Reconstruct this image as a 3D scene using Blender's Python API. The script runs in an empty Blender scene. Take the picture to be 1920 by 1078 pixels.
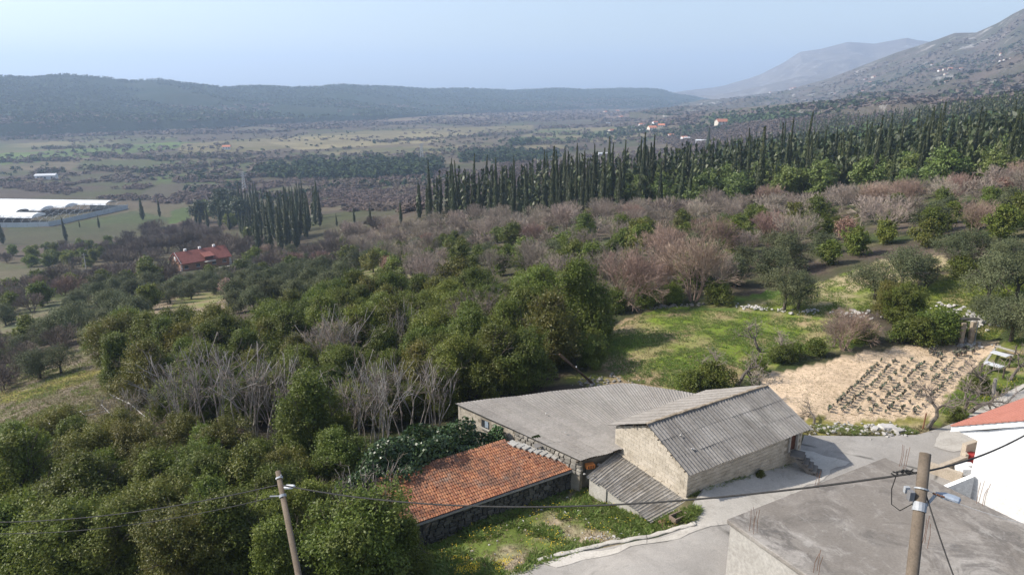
import bpy, math, random
import numpy as np
from mathutils import Vector, Matrix
from mathutils.geometry import delaunay_2d_cdt

scene = bpy.context.scene
COL = scene.collection
rs = np.random.RandomState(7)
random.seed(7)
R = math.radians

# ------------------------------------------------------------------ camera
CAM_H, FPX, HOR = 22.0, 1300.0, 168.0
PITCH = math.atan((539 - HOR) / FPX)
cd = bpy.data.cameras.new('camera')
cam = bpy.data.objects.new('camera', cd)
COL.objects.link(cam)
cam.location = (0, 0, CAM_H)
cam.rotation_euler = (math.pi / 2 - PITCH, 0, 0)
cd.sensor_width = 36
cd.lens = 36 * FPX / 1920
cd.clip_start = 0.5
cd.clip_end = 40000
scene.camera = cam

# ------------------------------------------------------------------ world, sun, exposure
SUN_EL, SUN_AZ_X = R(40), R(173)          # direction towards the sun: azimuth from +x, counter-clockwise
w = bpy.data.worlds.new('World')
scene.world = w
w.use_nodes = True
nt = w.node_tree
sky = nt.nodes.new('ShaderNodeTexSky')
sky.sky_type = 'NISHITA'
sky.sun_disc = False
sky.sun_elevation = SUN_EL
sky.sun_rotation = math.pi / 2 - SUN_AZ_X   # measured clockwise from +y
sky.altitude = 200
sky.air_density = 1.0
sky.dust_density = 1.6
sky.ozone_density = 1.3
bg = nt.nodes['Background']
bg.inputs['Strength'].default_value = 0.12
hsv = nt.nodes.new('ShaderNodeHueSaturation'); hsv.inputs['Saturation'].default_value = 0.72
nt.links.new(sky.outputs['Color'], hsv.inputs['Color'])
nt.links.new(hsv.outputs['Color'], bg.inputs['Color'])
sd = bpy.data.lights.new('sun', 'SUN')
sun = bpy.data.objects.new('sun', sd)
COL.objects.link(sun)
sd.energy = 4.0
sd.angle = R(0.6)
sd.color = (1.0, 0.93, 0.83)
sdir = Vector((math.cos(SUN_EL) * math.cos(SUN_AZ_X), math.cos(SUN_EL) * math.sin(SUN_AZ_X), math.sin(SUN_EL)))
sun.rotation_euler = sdir.to_track_quat('Z', 'Y').to_euler()
scene.view_settings.view_transform = 'Standard'
scene.view_settings.look = 'None'
scene.view_settings.exposure = 0.7
scene.view_settings.gamma = 1.0
scene.view_settings.use_curve_mapping = False
scene.cycles.use_denoising = True
scene.cycles.max_bounces = 6
scene.cycles.diffuse_bounces = 3
scene.cycles.glossy_bounces = 2
scene.cycles.transmission_bounces = 2
scene.cycles.volume_bounces = 2
scene.cycles.transparent_max_bounces = 8
scene.cycles.sample_clamp_indirect = 4.0

# ------------------------------------------------------------------ materials
class NT:
    def __init__(self, name):
        self.m = bpy.data.materials.new(name)
        self.m.use_nodes = True
        self.t = self.m.node_tree
        self.p = self.t.nodes['Principled BSDF']
        self.out = self.t.nodes['Material Output']
    def n(self, typ, **kw):
        nd = self.t.nodes.new(typ)
        for k, v in kw.items():
            if k in nd.inputs: nd.inputs[k].default_value = v
            else: setattr(nd, k, v)
        return nd
    def l(self, a, b): self.t.links.new(a, b)
    def pos(self):
        if not hasattr(self, '_pos'): self._pos = self.n('ShaderNodeNewGeometry').outputs['Position']
        return self._pos
    def noise(self, scale, detail=4, rough=0.6, vec=None, dist=0.0):
        nd = self.n('ShaderNodeTexNoise')
        nd.inputs['Scale'].default_value = scale
        nd.inputs['Detail'].default_value = detail
        nd.inputs['Roughness'].default_value = rough
        nd.inputs['Distortion'].default_value = dist
        self.l(vec if vec is not None else self.pos(), nd.inputs['Vector'])
        return nd.outputs['Fac']
    def ramp(self, fac, stops):
        r = self.n('ShaderNodeValToRGB')
        e = r.color_ramp.elements
        while len(e) < len(stops): e.new(0.5)
        for i, (p, c) in enumerate(stops):
            e[i].position = p
            e[i].color = (*c, 1) if len(c) == 3 else c
        self.l(fac, r.inputs['Fac'])
        return r.outputs['Color']
    def mix(self, a, b, fac, mode='MIX'):
        m = self.n('ShaderNodeMix', data_type='RGBA', blend_type=mode)
        m.clamp_factor = True
        for sock, v in ((m.inputs[6], a), (m.inputs[7], b), (m.inputs[0], fac)):
            if hasattr(v, 'is_linked'): self.l(v, sock)
            elif isinstance(v, (tuple, list)): sock.default_value = (*v, 1) if len(v) == 3 else v
            else: sock.default_value = v
        return m.outputs[2]
    def rng(self, fac, a, b, c=0.0, d=1.0):
        m = self.n('ShaderNodeMapRange')
        for i, v in enumerate((a, b, c, d)): m.inputs[i + 1].default_value = v
        self.l(fac, m.inputs[0])
        return m.outputs[0]
    def bump(self, h, strength=0.3, dist=0.05):
        b = self.n('ShaderNodeBump')
        b.inputs['Strength'].default_value = strength
        b.inputs['Distance'].default_value = dist
        self.l(h, b.inputs['Height'])
        self.l(b.outputs['Normal'], self.p.inputs['Normal'])
    def col(self, c): self.l(c, self.p.inputs['Base Color'])
    def rough(self, v, spec=0.3):
        self.p.inputs['Roughness'].default_value = v
        self.p.inputs['Specular IOR Level'].default_value = spec

MATS = {}
def simple(name, c1, c2, scale=2.0, rough=0.85, spec=0.25, objvar=0.0, bump=0.0, fine=None, stain=None):
    """two-tone weathered surface: broad noise between c1 and c2, fine grain, optional darker stains"""
    if name in MATS: return MATS[name]
    k = NT(name)
    c = k.mix(c1, c2, k.rng(k.noise(scale, 5, 0.65), 0.3, 0.7))
    f = k.noise(fine or scale * 14, 3, 0.7)
    c = k.mix(c, (0.5, 0.5, 0.5), 1.0, 'MIX') if False else c
    g = k.rng(f, 0.25, 0.75, 0.72, 1.22)
    gm = k.n('ShaderNodeCombineColor')
    for i in range(3): k.l(g, gm.inputs[i])
    c = k.mix(c, gm.outputs[0], 1.0, 'MULTIPLY')
    if stain:
        sc, sfac, scol = stain
        c = k.mix(c, scol, k.rng(k.noise(sc, 6, 0.7, dist=0.6), 0.5, 0.72, 0, sfac))
    if objvar:
        oi = k.n('ShaderNodeObjectInfo')
        v = k.rng(oi.outputs['Random'], 0, 1, 1 - objvar, 1 + objvar)
        cm = k.n('ShaderNodeCombineColor')
        for i in range(3): k.l(v, cm.inputs[i])
        c = k.mix(c, cm.outputs[0], 1.0, 'MULTIPLY')
    k.col(c)
    k.rough(rough, spec)
    if bump: k.bump(f, bump, 0.03)
    MATS[name] = k.m
    return k.m

def leafmat(name, cols, trans=0.25, objvar=0.25, rough=0.5, spec=0.35, patch=0.6, patchcol=None):
    """leaf colour picked per leaf, drifted over the crown and from tree to tree"""
    k = NT(name)
    geo = k.n('ShaderNodeNewGeometry')
    n = len(cols)
    c = k.ramp(geo.outputs['Random Per Island'], [(i / max(1, n - 1), col) for i, col in enumerate(cols)])
    if patchcol:
        c = k.mix(c, patchcol, k.rng(k.noise(patch, 2, 0.5), 0.48, 0.68, 0, 0.75))
    oi = k.n('ShaderNodeObjectInfo')
    hs = k.n('ShaderNodeHueSaturation')
    k.l(c, hs.inputs['Color'])
    k.l(k.rng(oi.outputs['Random'], 0, 1, 1 - objvar, 1 + objvar), hs.inputs['Value'])
    mul = k.n('ShaderNodeMath', operation='MULTIPLY'); mul.inputs[1].default_value = 7.13
    k.l(oi.outputs['Random'], mul.inputs[0])
    fr = k.n('ShaderNodeMath', operation='FRACT'); k.l(mul.outputs[0], fr.inputs[0])
    k.l(k.rng(fr.outputs[0], 0, 1, 0.485, 0.515), hs.inputs['Hue'])
    k.col(hs.outputs['Color'])
    k.rough(rough, spec)
    if trans:
        tr = k.n('ShaderNodeBsdfTranslucent')
        k.l(hs.outputs['Color'], tr.inputs['Color'])
        mx = k.n('ShaderNodeMixShader')
        mx.inputs[0].default_value = trans
        k.l(k.p.outputs[0], mx.inputs[1]); k.l(tr.outputs[0], mx.inputs[2])
        k.l(mx.outputs[0], k.out.inputs['Surface'])
    MATS[name] = k.m
    return k.m

M_LAUREL = leafmat('laurel_leaf', [(.070, .098, .015), (.125, .160, .024), (.185, .22, .042), (.095, .130, .020)], trans=.38, rough=.5, spec=.3, patchcol=(.14, .15, .032))
M_LAUREL_Y = leafmat('yellow_green_leaf', [(.075, .095, .016), (.14, .15, .024), (.19, .18, .035), (.10, .11, .025)], trans=.3, patchcol=(.19, .17, .03))
M_OLIVE = leafmat('olive_leaf', [(.085, .10, .046), (.125, .14, .068), (.165, .18, .095), (.062, .075, .034)], trans=.15, rough=.65, spec=.15, patchcol=(.10, .11, .05))
M_CYP = leafmat('cypress_leaf', [(.03, .044, .015), (.054, .07, .022), (.085, .09, .034)], trans=.08, objvar=.3)
M_PINE = leafmat('pine_needle', [(.075, .105, .02), (.115, .155, .032), (.155, .19, .046)], trans=.15, objvar=.25)
M_PINE_D = leafmat('dark_pine_needle', [(.022, .042, .016), (.038, .06, .022), (.05, .075, .028)], trans=.1, objvar=.25)
M_IVY = leafmat('ivy_leaf', [(.03, .062, .018), (.05, .098, .026), (.08, .135, .036)], trans=.15, rough=.38, spec=.5)
M_HERB = leafmat('grass_blade', [(.13, .20, .035), (.18, .26, .05), (.26, .28, .09), (.15, .22, .04)], trans=.42, objvar=.1)
M_DRY = leafmat('dry_grass_blade', [(.24, .19, .10), (.17, .15, .06), (.30, .25, .14)], trans=.2, objvar=.1)
M_CABBAGE = leafmat('cabbage_leaf', [(.11, .13, .08), (.15, .155, .11), (.125, .09, .10), (.10, .15, .075)], trans=.1, objvar=.35)
M_FLOWER = leafmat('yellow_petal', [(.62, .46, .02), (.72, .56, .04)], trans=.2, objvar=.1)
M_BLOSSOM = leafmat('blossom_petal', [(.42, .27, .22), (.34, .22, .18), (.30, .2, .15)], trans=.2, objvar=.1)
M_DEADLEAF = leafmat('dry_leaf', [(.26, .15, .10), (.20, .12, .085), (.31, .2, .14)], trans=.2, objvar=.15)
M_TWIG = leafmat('bare_twig', [(.27, .222, .18), (.35, .295, .245), (.20, .16, .13)], trans=0, objvar=.22, rough=.9, spec=.1)
M_TWIG_P = leafmat('reddish_twig', [(.29, .20, .16), (.36, .26, .21), (.22, .15, .12)], trans=0, objvar=.18, rough=.9, spec=.1)
M_TWIG_D = leafmat('dark_twig', [(.15, .122, .10), (.20, .165, .14), (.11, .088, .074)], trans=0, objvar=.2, rough=.9, spec=.1)
M_STEM = leafmat('pale_stem', [(.30, .265, .235), (.40, .36, .325), (.21, .18, .155)], trans=0, objvar=.15, rough=.85, spec=.15)
M_BARK = simple('bark', (.075, .06, .048), (.15, .125, .10), 3, .9, .1, objvar=.2)
M_FARWOOD = leafmat('far_bare_wood', [(.125, .095, .084), (.165, .13, .112), (.10, .078, .068)], trans=0, objvar=0, rough=.95, spec=.05, patch=.02, patchcol=(.15, .125, .095))  # deepened tone also carries the cloud shade over the valley
M_FARGREEN = leafmat('far_evergreen', [(.022, .042, .018), (.04, .062, .026), (.055, .075, .03)], trans=0, objvar=0, rough=.9, spec=.1)
M_FARPINE = leafmat('far_pine', [(.04, .068, .025), (.06, .09, .032), (.075, .1, .04)], trans=0, objvar=0, rough=.9, spec=.1)

M_BLOCK = simple('concrete_block', (.41, .36, .285), (.53, .475, .395), 1.3, .92, .15, objvar=.09, bump=.25, stain=(.9, .55, (.19, .16, .12)))
M_MORTAR = simple('mortar', (.25, .215, .165), (.34, .30, .24), 2, .95, .1)
M_PLASTER = simple('grey_plaster', (.36, .34, .30), (.47, .45, .41), .8, .92, .15, stain=(.6, .6, (.22, .2, .17)))
M_ASB = simple('fibre_cement', (.175, .163, .15), (.275, .26, .24), .6, .9, .2, objvar=.15, fine=7, stain=(.5, .7, (.13, .12, .11)))
M_ASB_L = simple('light_fibre_cement', (.22, .202, .182), (.29, .27, .246), .4, .9, .2, objvar=.08, fine=6, stain=(.3, .35, (.22, .205, .19)))
M_ASB_W = simple('lichened_fibre_cement', (.20, .175, .14), (.40, .38, .35), 1.1, .92, .15, objvar=.12, fine=9, stain=(1.1, .7, (.12, .10, .075)))
M_STONE = simple('rubble_stone', (.22, .20, .17), (.40, .375, .33), 1.7, .9, .15, objvar=.3, bump=.5, stain=(1.4, .5, (.1, .095, .08)))
M_STONE_D = simple('weathered_shaded_stone', (.06, .056, .048), (.14, .13, .112), 1.2, .92, .15, objvar=.35, bump=.5, stain=(1.2, .6, (.05, .055, .04)))  # weathered stone, darkened further for the shade on the shed wall
M_STONE_W = simple('white_limestone', (.40, .38, .35), (.58, .555, .52), 2.2, .9, .15, objvar=.2, bump=.4)
def slabmat(name, base, stains, cracks, crackw, grain=9):
    k = NT(name)
    c = k.mix(base[0], base[1], k.rng(k.noise(.3, 6, .68), .32, .68))
    for s_, lo, hi, f, colr_ in stains: c = k.mix(c, colr_, k.rng(k.noise(s_, 7, .72, dist=.9), lo, hi, 0, f))
    g = k.rng(k.noise(grain, 4, .75), .25, .75, .78, 1.2)
    cm = k.n('ShaderNodeCombineColor')
    for i in range(3): k.l(g, cm.inputs[i])
    c = k.mix(c, cm.outputs[0], 1.0, 'MULTIPLY')
    if cracks:
        wn_ = k.n('ShaderNodeTexNoise'); wn_.inputs['Scale'].default_value = .8; wn_.inputs['Detail'].default_value = 5
        k.l(k.pos(), wn_.inputs['Vector'])
        ad = k.n('ShaderNodeMix', data_type='VECTOR'); ad.inputs[0].default_value = .18
        k.l(k.pos(), ad.inputs[4]); k.l(wn_.outputs['Color'], ad.inputs[5])
        vo = k.n('ShaderNodeTexVoronoi', feature='DISTANCE_TO_EDGE'); vo.inputs['Scale'].default_value = cracks
        k.l(ad.outputs[1], vo.inputs['Vector'])
        m_ = k.rng(vo.outputs['Distance'], 0, crackw, 1, 0)
        n_c = k.rng(k.noise(.35, 3, .5), .45, .55)
        mu = k.n('ShaderNodeMath', operation='MULTIPLY'); k.l(m_, mu.inputs[0]); k.l(n_c, mu.inputs[1])
        c = k.mix(c, (.09, .085, .075), mu.outputs[0])
    k.col(c); k.rough(.93, .15)
    MATS[name] = k.m
    return k.m
M_CONC = simple('concrete', (.36, .34, .31), (.47, .45, .415), .45, .93, .15, stain=(.5, .45, (.25, .23, .2)))
M_SLAB = slabmat('roof_concrete', ((.165, .148, .13), (.255, .232, .205)), [(.20, .49, .62, .85, (.34, .315, .285)), (.42, .50, .60, .7, (.105, .096, .088)), (1.3, .55, .62, .45, (.38, .36, .33)), (.10, .46, .56, .4, (.20, .175, .15))], 0, .006)
M_ROAD = slabmat('worn_asphalt', ((.27, .252, .23), (.345, .325, .298)), [(.3, .5, .66, .5, (.40, .372, .335)), (.7, .56, .66, .5, (.20, .19, .175)), (2.2, .6, .68, .4, (.42, .39, .35)), (.18, .5, .6, .45, (.22, .205, .185))], .13, .012, 16)
M_APRON = slabmat('pale_concrete', ((.38, .355, .315), (.50, .47, .425)), [(.4, .5, .64, .55, (.28, .26, .23)), (1.3, .56, .66, .45, (.24, .22, .19))], .22, .006, 12)
M_WHITE = simple('white_render', (.74, .74, .735), (.82, .82, .81), .35, .85, .2, stain=(.25, .12, (.66, .65, .62)))
M_WOOD = simple('pole_wood', (.115, .09, .066), (.185, .15, .115), 1.2, .85, .2, fine=20)
M_DOOR = simple('brown_door', (.085, .035, .022), (.13, .06, .04), 3, .8, .2)
M_RUST = simple('rusty_steel', (.16, .075, .04), (.24, .12, .07), 6, .9, .2)
M_GALV = simple('galvanised_steel', (.30, .315, .33), (.42, .44, .46), 5, .5, .5)
M_LAMP = simple('lamp_paint', (.26, .31, .38), (.32, .37, .44), 5, .5, .4)
M_CABLE = simple('black_cable', (.028, .027, .026), (.045, .043, .04), 5, .7, .3)
M_WIRE = simple('bare_wire', (.4, .39, .38), (.5, .49, .48), 5, .6, .4)
M_RED = simple('red_plastic', (.35, .03, .03), (.42, .05, .04), 4, .5, .4)
M_ORANGE = simple('orange_brick', (.60, .20, .05), (.7, .27, .08), 4, .8, .2)
M_BRICK = simple('old_brick', (.24, .12, .085), (.32, .18, .13), 4, .9, .15, objvar=.2)
M_REDROOF = simple('red_roof_tile', (.20, .07, .055), (.27, .10, .08), 1.5, .8, .25, objvar=.08)
M_SALMON = simple('salmon_roof_tile', (.40, .165, .12), (.46, .20, .15), 1.5, .75, .3)
M_WALLBRICK = simple('orange_brick_wall', (.33, .17, .105), (.40, .22, .14), 2, .9, .15)
M_FILM = simple('greenhouse_film', (.72, .74, .75), (.80, .81, .82), .1, .5, .4, objvar=.06)
M_NET = simple('greenhouse_net', (.40, .43, .45), (.5, .53, .55), .2, .8, .2)
M_GLASS = simple('dark_glass', (.03, .035, .04), (.05, .055, .06), 3, .15, .6)
M_BLUEPANE = simple('blue_pane', (.30, .36, .42), (.36, .42, .48), 3, .3, .5)
M_TARP = simple('pale_plastic', (.52, .54, .56), (.66, .67, .68), 3, .5, .3)
M_HOUSEWALL = simple('cream_wall', (.62, .57, .48), (.70, .65, .57), 1, .9, .15, objvar=.15)
M_FARROOF = simple('orange_far_roof', (.46, .16, .09), (.52, .21, .12), 1, .85, .2, objvar=.25)
M_INNER_SHADE = simple('inner_shade', (.012, .02, .007), (.02, .03, .01), 2, 1, 0)  # near-black shade colour for the ivy core and the roof hole

def tilemat():
    k = NT('old_clay_tile')
    geo = k.n('ShaderNodeNewGeometry')
    c = k.ramp(geo.outputs['Random Per Island'], [(0, (.25, .095, .052)), (.35, (.34, .145, .075)), (.7, (.41, .19, .10)), (1, (.28, .125, .08))])
    c = k.mix(c, (.13, .08, .06), k.rng(k.noise(.5, 7, .8, dist=1.2), .44, .58, 0, .85))
    c = k.mix(c, (.26, .22, .18), k.rng(k.noise(.9, 5, .7), .56, .7, 0, .6))
    k.col(c); k.rough(.88, .2)
    MATS['tile'] = k.m
    return k.m
M_TILE = tilemat()

def groundmat():
    k = NT('ground')
    a = k.n('ShaderNodeVertexColor', layer_name='ground_colour')
    n1 = k.noise(.35, 5, .7); n2 = k.noise(3.2, 4, .75); n3 = k.noise(.03, 5, .65)
    c = a.outputs['Color']
    for nz, lo, hi in ((n1, .72, 1.3), (n2, .62, 1.4), (n3, .85, 1.18)):
        g = k.rng(nz, .25, .75, lo, hi)
        cm = k.n('ShaderNodeCombineColor')
        for i in range(3): k.l(g, cm.inputs[i])
        c = k.mix(c, cm.outputs[0], 1.0, 'MULTIPLY')
    k.col(c); k.rough(.97, .1)
    k.bump(n2, .5, .12)
    return k.m
M_GROUND = groundmat()

# ------------------------------------------------------------------ mesh helpers
def link(o, parent=None):
    COL.objects.link(o)
    if parent is not None: o.parent = parent
    return o
def tag(o, label=None, cat=None, group=None, kind=None):
    if label: o['label'] = label
    if cat: o['category'] = cat
    if group: o['group'] = group
    if kind: o['kind'] = kind
    return o
def thing(name, label, cat, loc=(0, 0, 0), rz=0.0, group=None):
    o = bpy.data.objects.new(name, None)
    o.empty_display_size = .2
    o.location = loc
    o.rotation_euler = (0, 0, rz)
    COL.objects.link(o)
    return tag(o, label, cat, group)
def np_mesh(name, V, F, mat, smooth=False):
    """V (n,3) array, F (m,k) array of equal polygons"""
    V = np.asarray(V, np.float32); F = np.asarray(F, np.int32)
    me = bpy.data.meshes.new(name)
    k = F.shape[1]
    me.vertices.add(len(V)); me.vertices.foreach_set('co', V.ravel())
    me.loops.add(F.size); me.loops.foreach_set('vertex_index', F.ravel())
    me.polygons.add(len(F))
    me.polygons.foreach_set('loop_start', np.arange(0, F.size, k, dtype=np.int32))
    me.polygons.foreach_set('loop_total', np.full(len(F), k, np.int32))
    me.update(calc_edges=True)
    me.polygons.foreach_set('use_smooth', np.full(len(F), bool(smooth)))
    if mat: me.materials.append(mat)
    return me
def obj(name, me, parent=None, loc=None):
    o = bpy.data.objects.new(name, me)
    if loc is not None: o.location = loc
    return link(o, parent)
def copy_tree(src, parent=None):
    c = src.copy(); COL.objects.link(c)
    if parent is not None: c.parent = parent
    for ch in list(src.children):
        if ch.name in scene.objects: copy_tree(ch, c)
    return c

class MB:
    def __init__(self): self.v = []; self.f = []
    def add(self, vs, fs):
        b = len(self.v)
        self.v += [tuple(map(float, p)) for p in vs]
        self.f += [tuple(i + b for i in f) for f in fs]
        return self
    def box(self, c, s, rz=0.0, rx=0.0, ry=0.0):
        m = Matrix.Rotation(rz, 3, 'Z') @ Matrix.Rotation(ry, 3, 'Y') @ Matrix.Rotation(rx, 3, 'X')
        vs = [Vector(c) + m @ Vector((sx * s[0] / 2, sy * s[1] / 2, sz * s[2] / 2)) for sx in (-1, 1) for sy in (-1, 1) for sz in (-1, 1)]
        return self.add(vs, [(0, 1, 3, 2), (4, 6, 7, 5), (0, 4, 5, 1), (2, 3, 7, 6), (0, 2, 6, 4), (1, 5, 7, 3)])
    def prism(self, poly, z0, z1):
        n = len(poly)
        f0 = z0 if callable(z0) else (lambda x, y: z0)
        f1 = z1 if callable(z1) else (lambda x, y: z1)
        vs = [(x, y, f0(x, y)) for x, y in poly] + [(x, y, f1(x, y)) for x, y in poly]
        return self.add(vs, [tuple(range(n))[::-1], tuple(range(n, 2 * n))] + [(i, (i + 1) % n, n + (i + 1) % n, n + i) for i in range(n)])
    def slab(self, pts, thick):
        """flat polygon pts (3d) thickened along its normal"""
        P = [Vector(p) for p in pts]
        nrm = (P[1] - P[0]).cross(P[2] - P[0]).normalized()
        n = len(P)
        return self.add(P + [p - nrm * thick for p in P], [tuple(range(n)), tuple(range(n, 2 * n))[::-1]] + [((i + 1) % n, i, n + i, n + (i + 1) % n) for i in range(n)])
    def tube(self, pts, r, sides=6, cap=True):
        P = [Vector(p) for p in pts]
        n = len(P)
        rr = r if isinstance(r, (list, tuple)) else [r] * n
        b = len(self.v)
        t0 = (P[1] - P[0]).normalized()
        up = Vector((0, 0, 1)) if abs(t0.z) < .9 else Vector((1, 0, 0))
        for i in range(n):
            t = (P[min(i + 1, n - 1)] - P[max(i - 1, 0)]).normalized()
            a = t.cross(up)
            if a.length < 1e-5: a = t.cross(Vector((0, 1, 0)))
            a.normalize(); bb = t.cross(a)
            for k in range(sides):
                q = P[i] + (a * math.cos(2 * math.pi * k / sides) + bb * math.sin(2 * math.pi * k / sides)) * rr[i]
                self.v.append(tuple(q))
        for i in range(n - 1):
            for k in range(sides):
                k2 = (k + 1) % sides
                self.f.append((b + i * sides + k, b + i * sides + k2, b + (i + 1) * sides + k2, b + (i + 1) * sides + k))
        if cap:
            self.f.append(tuple(b + k for k in range(sides))[::-1])
            self.f.append(tuple(b + (n - 1) * sides + k for k in range(sides)))
        return self
    def mesh(self, name, mat, smooth=False):
        me = bpy.data.meshes.new(name)
        me.from_pydata(self.v, [], self.f)
        me.update()
        me.polygons.foreach_set('use_smooth', [bool(smooth)] * len(me.polygons))
        if mat: me.materials.append(mat)
        return me
    def build(self, name, mat, parent=None, smooth=False, loc=None):
        return obj(name, self.mesh(name, mat, smooth), parent, loc)

# ------------------------------------------------------------------ view geometry (used to survey the place from the photograph)
CP, SP = math.cos(PITCH), math.sin(PITCH)
def ray(u, v):
    x = (np.asarray(u, float) - 960) / FPX; y = -(np.asarray(v, float) - 539) / FPX
    return np.stack([x, CP + y * SP, -SP + y * CP], -1)
def tw(u, v):
    d = ray(u, v)
    return np.arctan2(d[..., 0], d[..., 1]), d[..., 2] / np.hypot(d[..., 0], d[..., 1])
def atz(u, v, z):
    d = ray(u, v); t = (z - CAM_H) / d[2]
    return Vector((t * d[0], t * d[1], z))
def to_px(X, Y, Z):
    fw = Y * CP - (Z - CAM_H) * SP; up = Y * SP + (Z - CAM_H) * CP
    return 960 + FPX * X / fw, 539 - FPX * up / fw

# ------------------------------------------------------------------ terrain heights: survey points (pixel, level) and a smooth sheet through them
CTRL = """0 1078 -6;300 1078 -3.5;520 1078 -2.2;700 1078 -2.5;820 1070 -2.4;960 1075 -1.35;1100 1060 -1;1200 1022 -.55;1290 992 -.2;1340 1060 -.3
1290 935 0;1365 960 -.1;1478 872 -.7;1510 845 -.8;1600 850 -.85;1700 815 -.9;1830 835 -.9;1910 740 -.2
1110 935 -1.9;1215 990 -1.05;1000 1000 -1.95;1060 1020 -1.5;900 960 -2.3;850 1010 -2.5;760 1000 -2.7;950 880 -2.4;862 830 -2.6;1000 800 -2.4
1060 715 -1.9;1180 715 -1.7;1150 650 -1.8;1130 600 -2.2;1250 640 -1.3;1400 690 -1.1;1450 640 -1;1400 580 -.8;1550 660 -.9
1520 790 -.85;1720 800 -.85;1870 640 0;1560 560 0;1640 490 1;1760 500 2;1900 600 1;1900 480 4;1500 540 -.5
1800 440 3;1500 430 -2.5;1200 430 -9;1000 440 -13;1200 500 -4.5;760 415 -24;1000 412 -16;1300 395 -9;1600 385 -4;1900 350 2
1100 330 -23;1500 310 -14;1900 270 0;1500 250 -25;1300 260 -50;1900 215 5;1700 200 0;1500 210 -10;1300 220 -35
800 300 -64;600 340 -64;500 400 -58;640 400 -46;900 380 -38;740 450 -27;600 460 -36;540 470 -38;375 490 -38;450 540 -25;560 540 -18;700 520 -14;850 520 -10
640 600 -8;800 620 -6.5;900 690 -4;330 590 -16;400 570 -17.5;60 560 -28;100 740 -9;150 690 -11;250 820 -6.5;50 900 -7;450 850 -4.8;600 760 -5.5;750 800 -4;700 880 -3.2
0 500 -47;150 520 -39;100 420 -62;250 395 -63;0 380 -64;0 240 -66;400 235 -66;800 225 -66;1150 235 -64;0 300 -66;400 300 -66;1000 300 -62;1100 270 -63"""
cx, cy, cw = [], [], []
def ctl(th, r, z): cx.append(th * 2.2); cy.append(math.log(r)); cw.append((z - CAM_H) / r)
for ln in CTRL.replace('\n', ';').split(';'):
    u, v, z = map(float, ln.split())
    th, w_ = tw(u, v)
    ctl(float(th), (z - CAM_H) / float(w_), z)
for th, r, z in ((-62, 30, -7), (-62, 80, -27), (-62, 250, -58), (-62, 1000, -66), (62, 30, 1), (62, 80, 7), (62, 250, 20), (62, 1000, 60),
                 (-40, 10, 3), (0, 10, 4), (40, 10, 4), (-30, 20, 0), (0, 20, .5), (30, 20, .5), (-62, 9000, -66), (-30, 9000, -66), (0, 9000, -66), (30, 9000, -66), (62, 9000, -66),
                 (-35, 3500, -66), (0, 3500, -66), (20, 3500, -50), (36, 2500, 0)):
    ctl(R(th), r, z)
for x, y, z in ((25, 27, -1.4), (23, 31, -1.2), (28, 33, -1.2), (30, 20, -.8), (15, 18, 0)):
    ctl(math.atan2(x, y), math.hypot(x, y), z)
cx, cy, cw = map(np.array, (cx, cy, cw))
def tphi(d2): return 0.5 * d2 * np.log(d2 + 1e-12)
n_ = len(cx)
K = tphi((cx[:, None] - cx) ** 2 + (cy[:, None] - cy) ** 2) + 1e-4 * np.eye(n_)
Pm = np.stack([np.ones(n_), cx, cy], 1)
A_ = np.block([[K, Pm], [Pm.T, np.zeros((3, 3))]])
sol = np.linalg.solve(A_, np.concatenate([cw, np.zeros(3)]))
def tps_w(th, lr):
    x, y = np.asarray(th) * 2.2, np.asarray(lr)
    out = sol[n_] + sol[n_ + 1] * x + sol[n_ + 2] * y
    for i in range(n_):
        out = out + sol[i] * tphi((x - cx[i]) ** 2 + (y - cy[i]) ** 2)
    return out
NTH, NR = 560, 500
TH = np.linspace(R(-60), R(60), NTH)
LR = np.linspace(math.log(9), math.log(9200), NR)
GT, GL = np.meshgrid(TH, LR)
GW = tps_w(GT, GL)
GR = np.exp(GL)
# small relief
def vnoise(x, y, seed=0):
    xi, yi = np.floor(x).astype(np.int64), np.floor(y).astype(np.int64)
    fx, fy = x - xi, y - yi
    fx, fy = fx * fx * (3 - 2 * fx), fy * fy * (3 - 2 * fy)
    def h(a, b):
        n = (a * 374761393 + b * 668265263 + seed * 1442695041) & 0x7fffffff
        n = ((n ^ (n >> 13)) * 1274126177) & 0x7fffffff
        return ((n ^ (n >> 16)) & 0xffff) / 65535.0
    return (h(xi, yi) * (1 - fx) + h(xi + 1, yi) * fx) * (1 - fy) + (h(xi, yi + 1) * (1 - fx) + h(xi + 1, yi + 1) * fx) * fy
def fbm(x, y, o=4, seed=0):
    s, a, t = 0, 1.0, 0
    for k in range(o):
        s = s + a * vnoise(x, y, seed + k); t += a; a *= .5; x = x * 2.03 + 11.3; y = y * 2.03 + 5.7
    return s / t
GX, GY = GR * np.sin(GT), GR * np.cos(GT)
GZ = CAM_H + GW * GR
far_ = np.clip((GR - 60) / 200, 0, 1)
GZ = GZ + far_ * (fbm(GX / 40, GY / 40, 3, 3) - .5) * 2.0
GW = (GZ - CAM_H) / GR
def gz(x, y):
    x, y = np.asarray(x, float), np.asarray(y, float)
    th = np.arctan2(x, y); lr = np.log(np.maximum(np.hypot(x, y), 9.01))
    a = np.clip((th - TH[0]) / (TH[1] - TH[0]), 0, NTH - 1.001); b = np.clip((lr - LR[0]) / (LR[1] - LR[0]), 0, NR - 1.001)
    i, j = a.astype(int), b.astype(int); fa, fb = a - i, b - j
    return GZ[j, i] * (1 - fa) * (1 - fb) + GZ[j, i + 1] * fa * (1 - fb) + GZ[j + 1, i] * (1 - fa) * fb + GZ[j + 1, i + 1] * fa * fb
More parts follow.
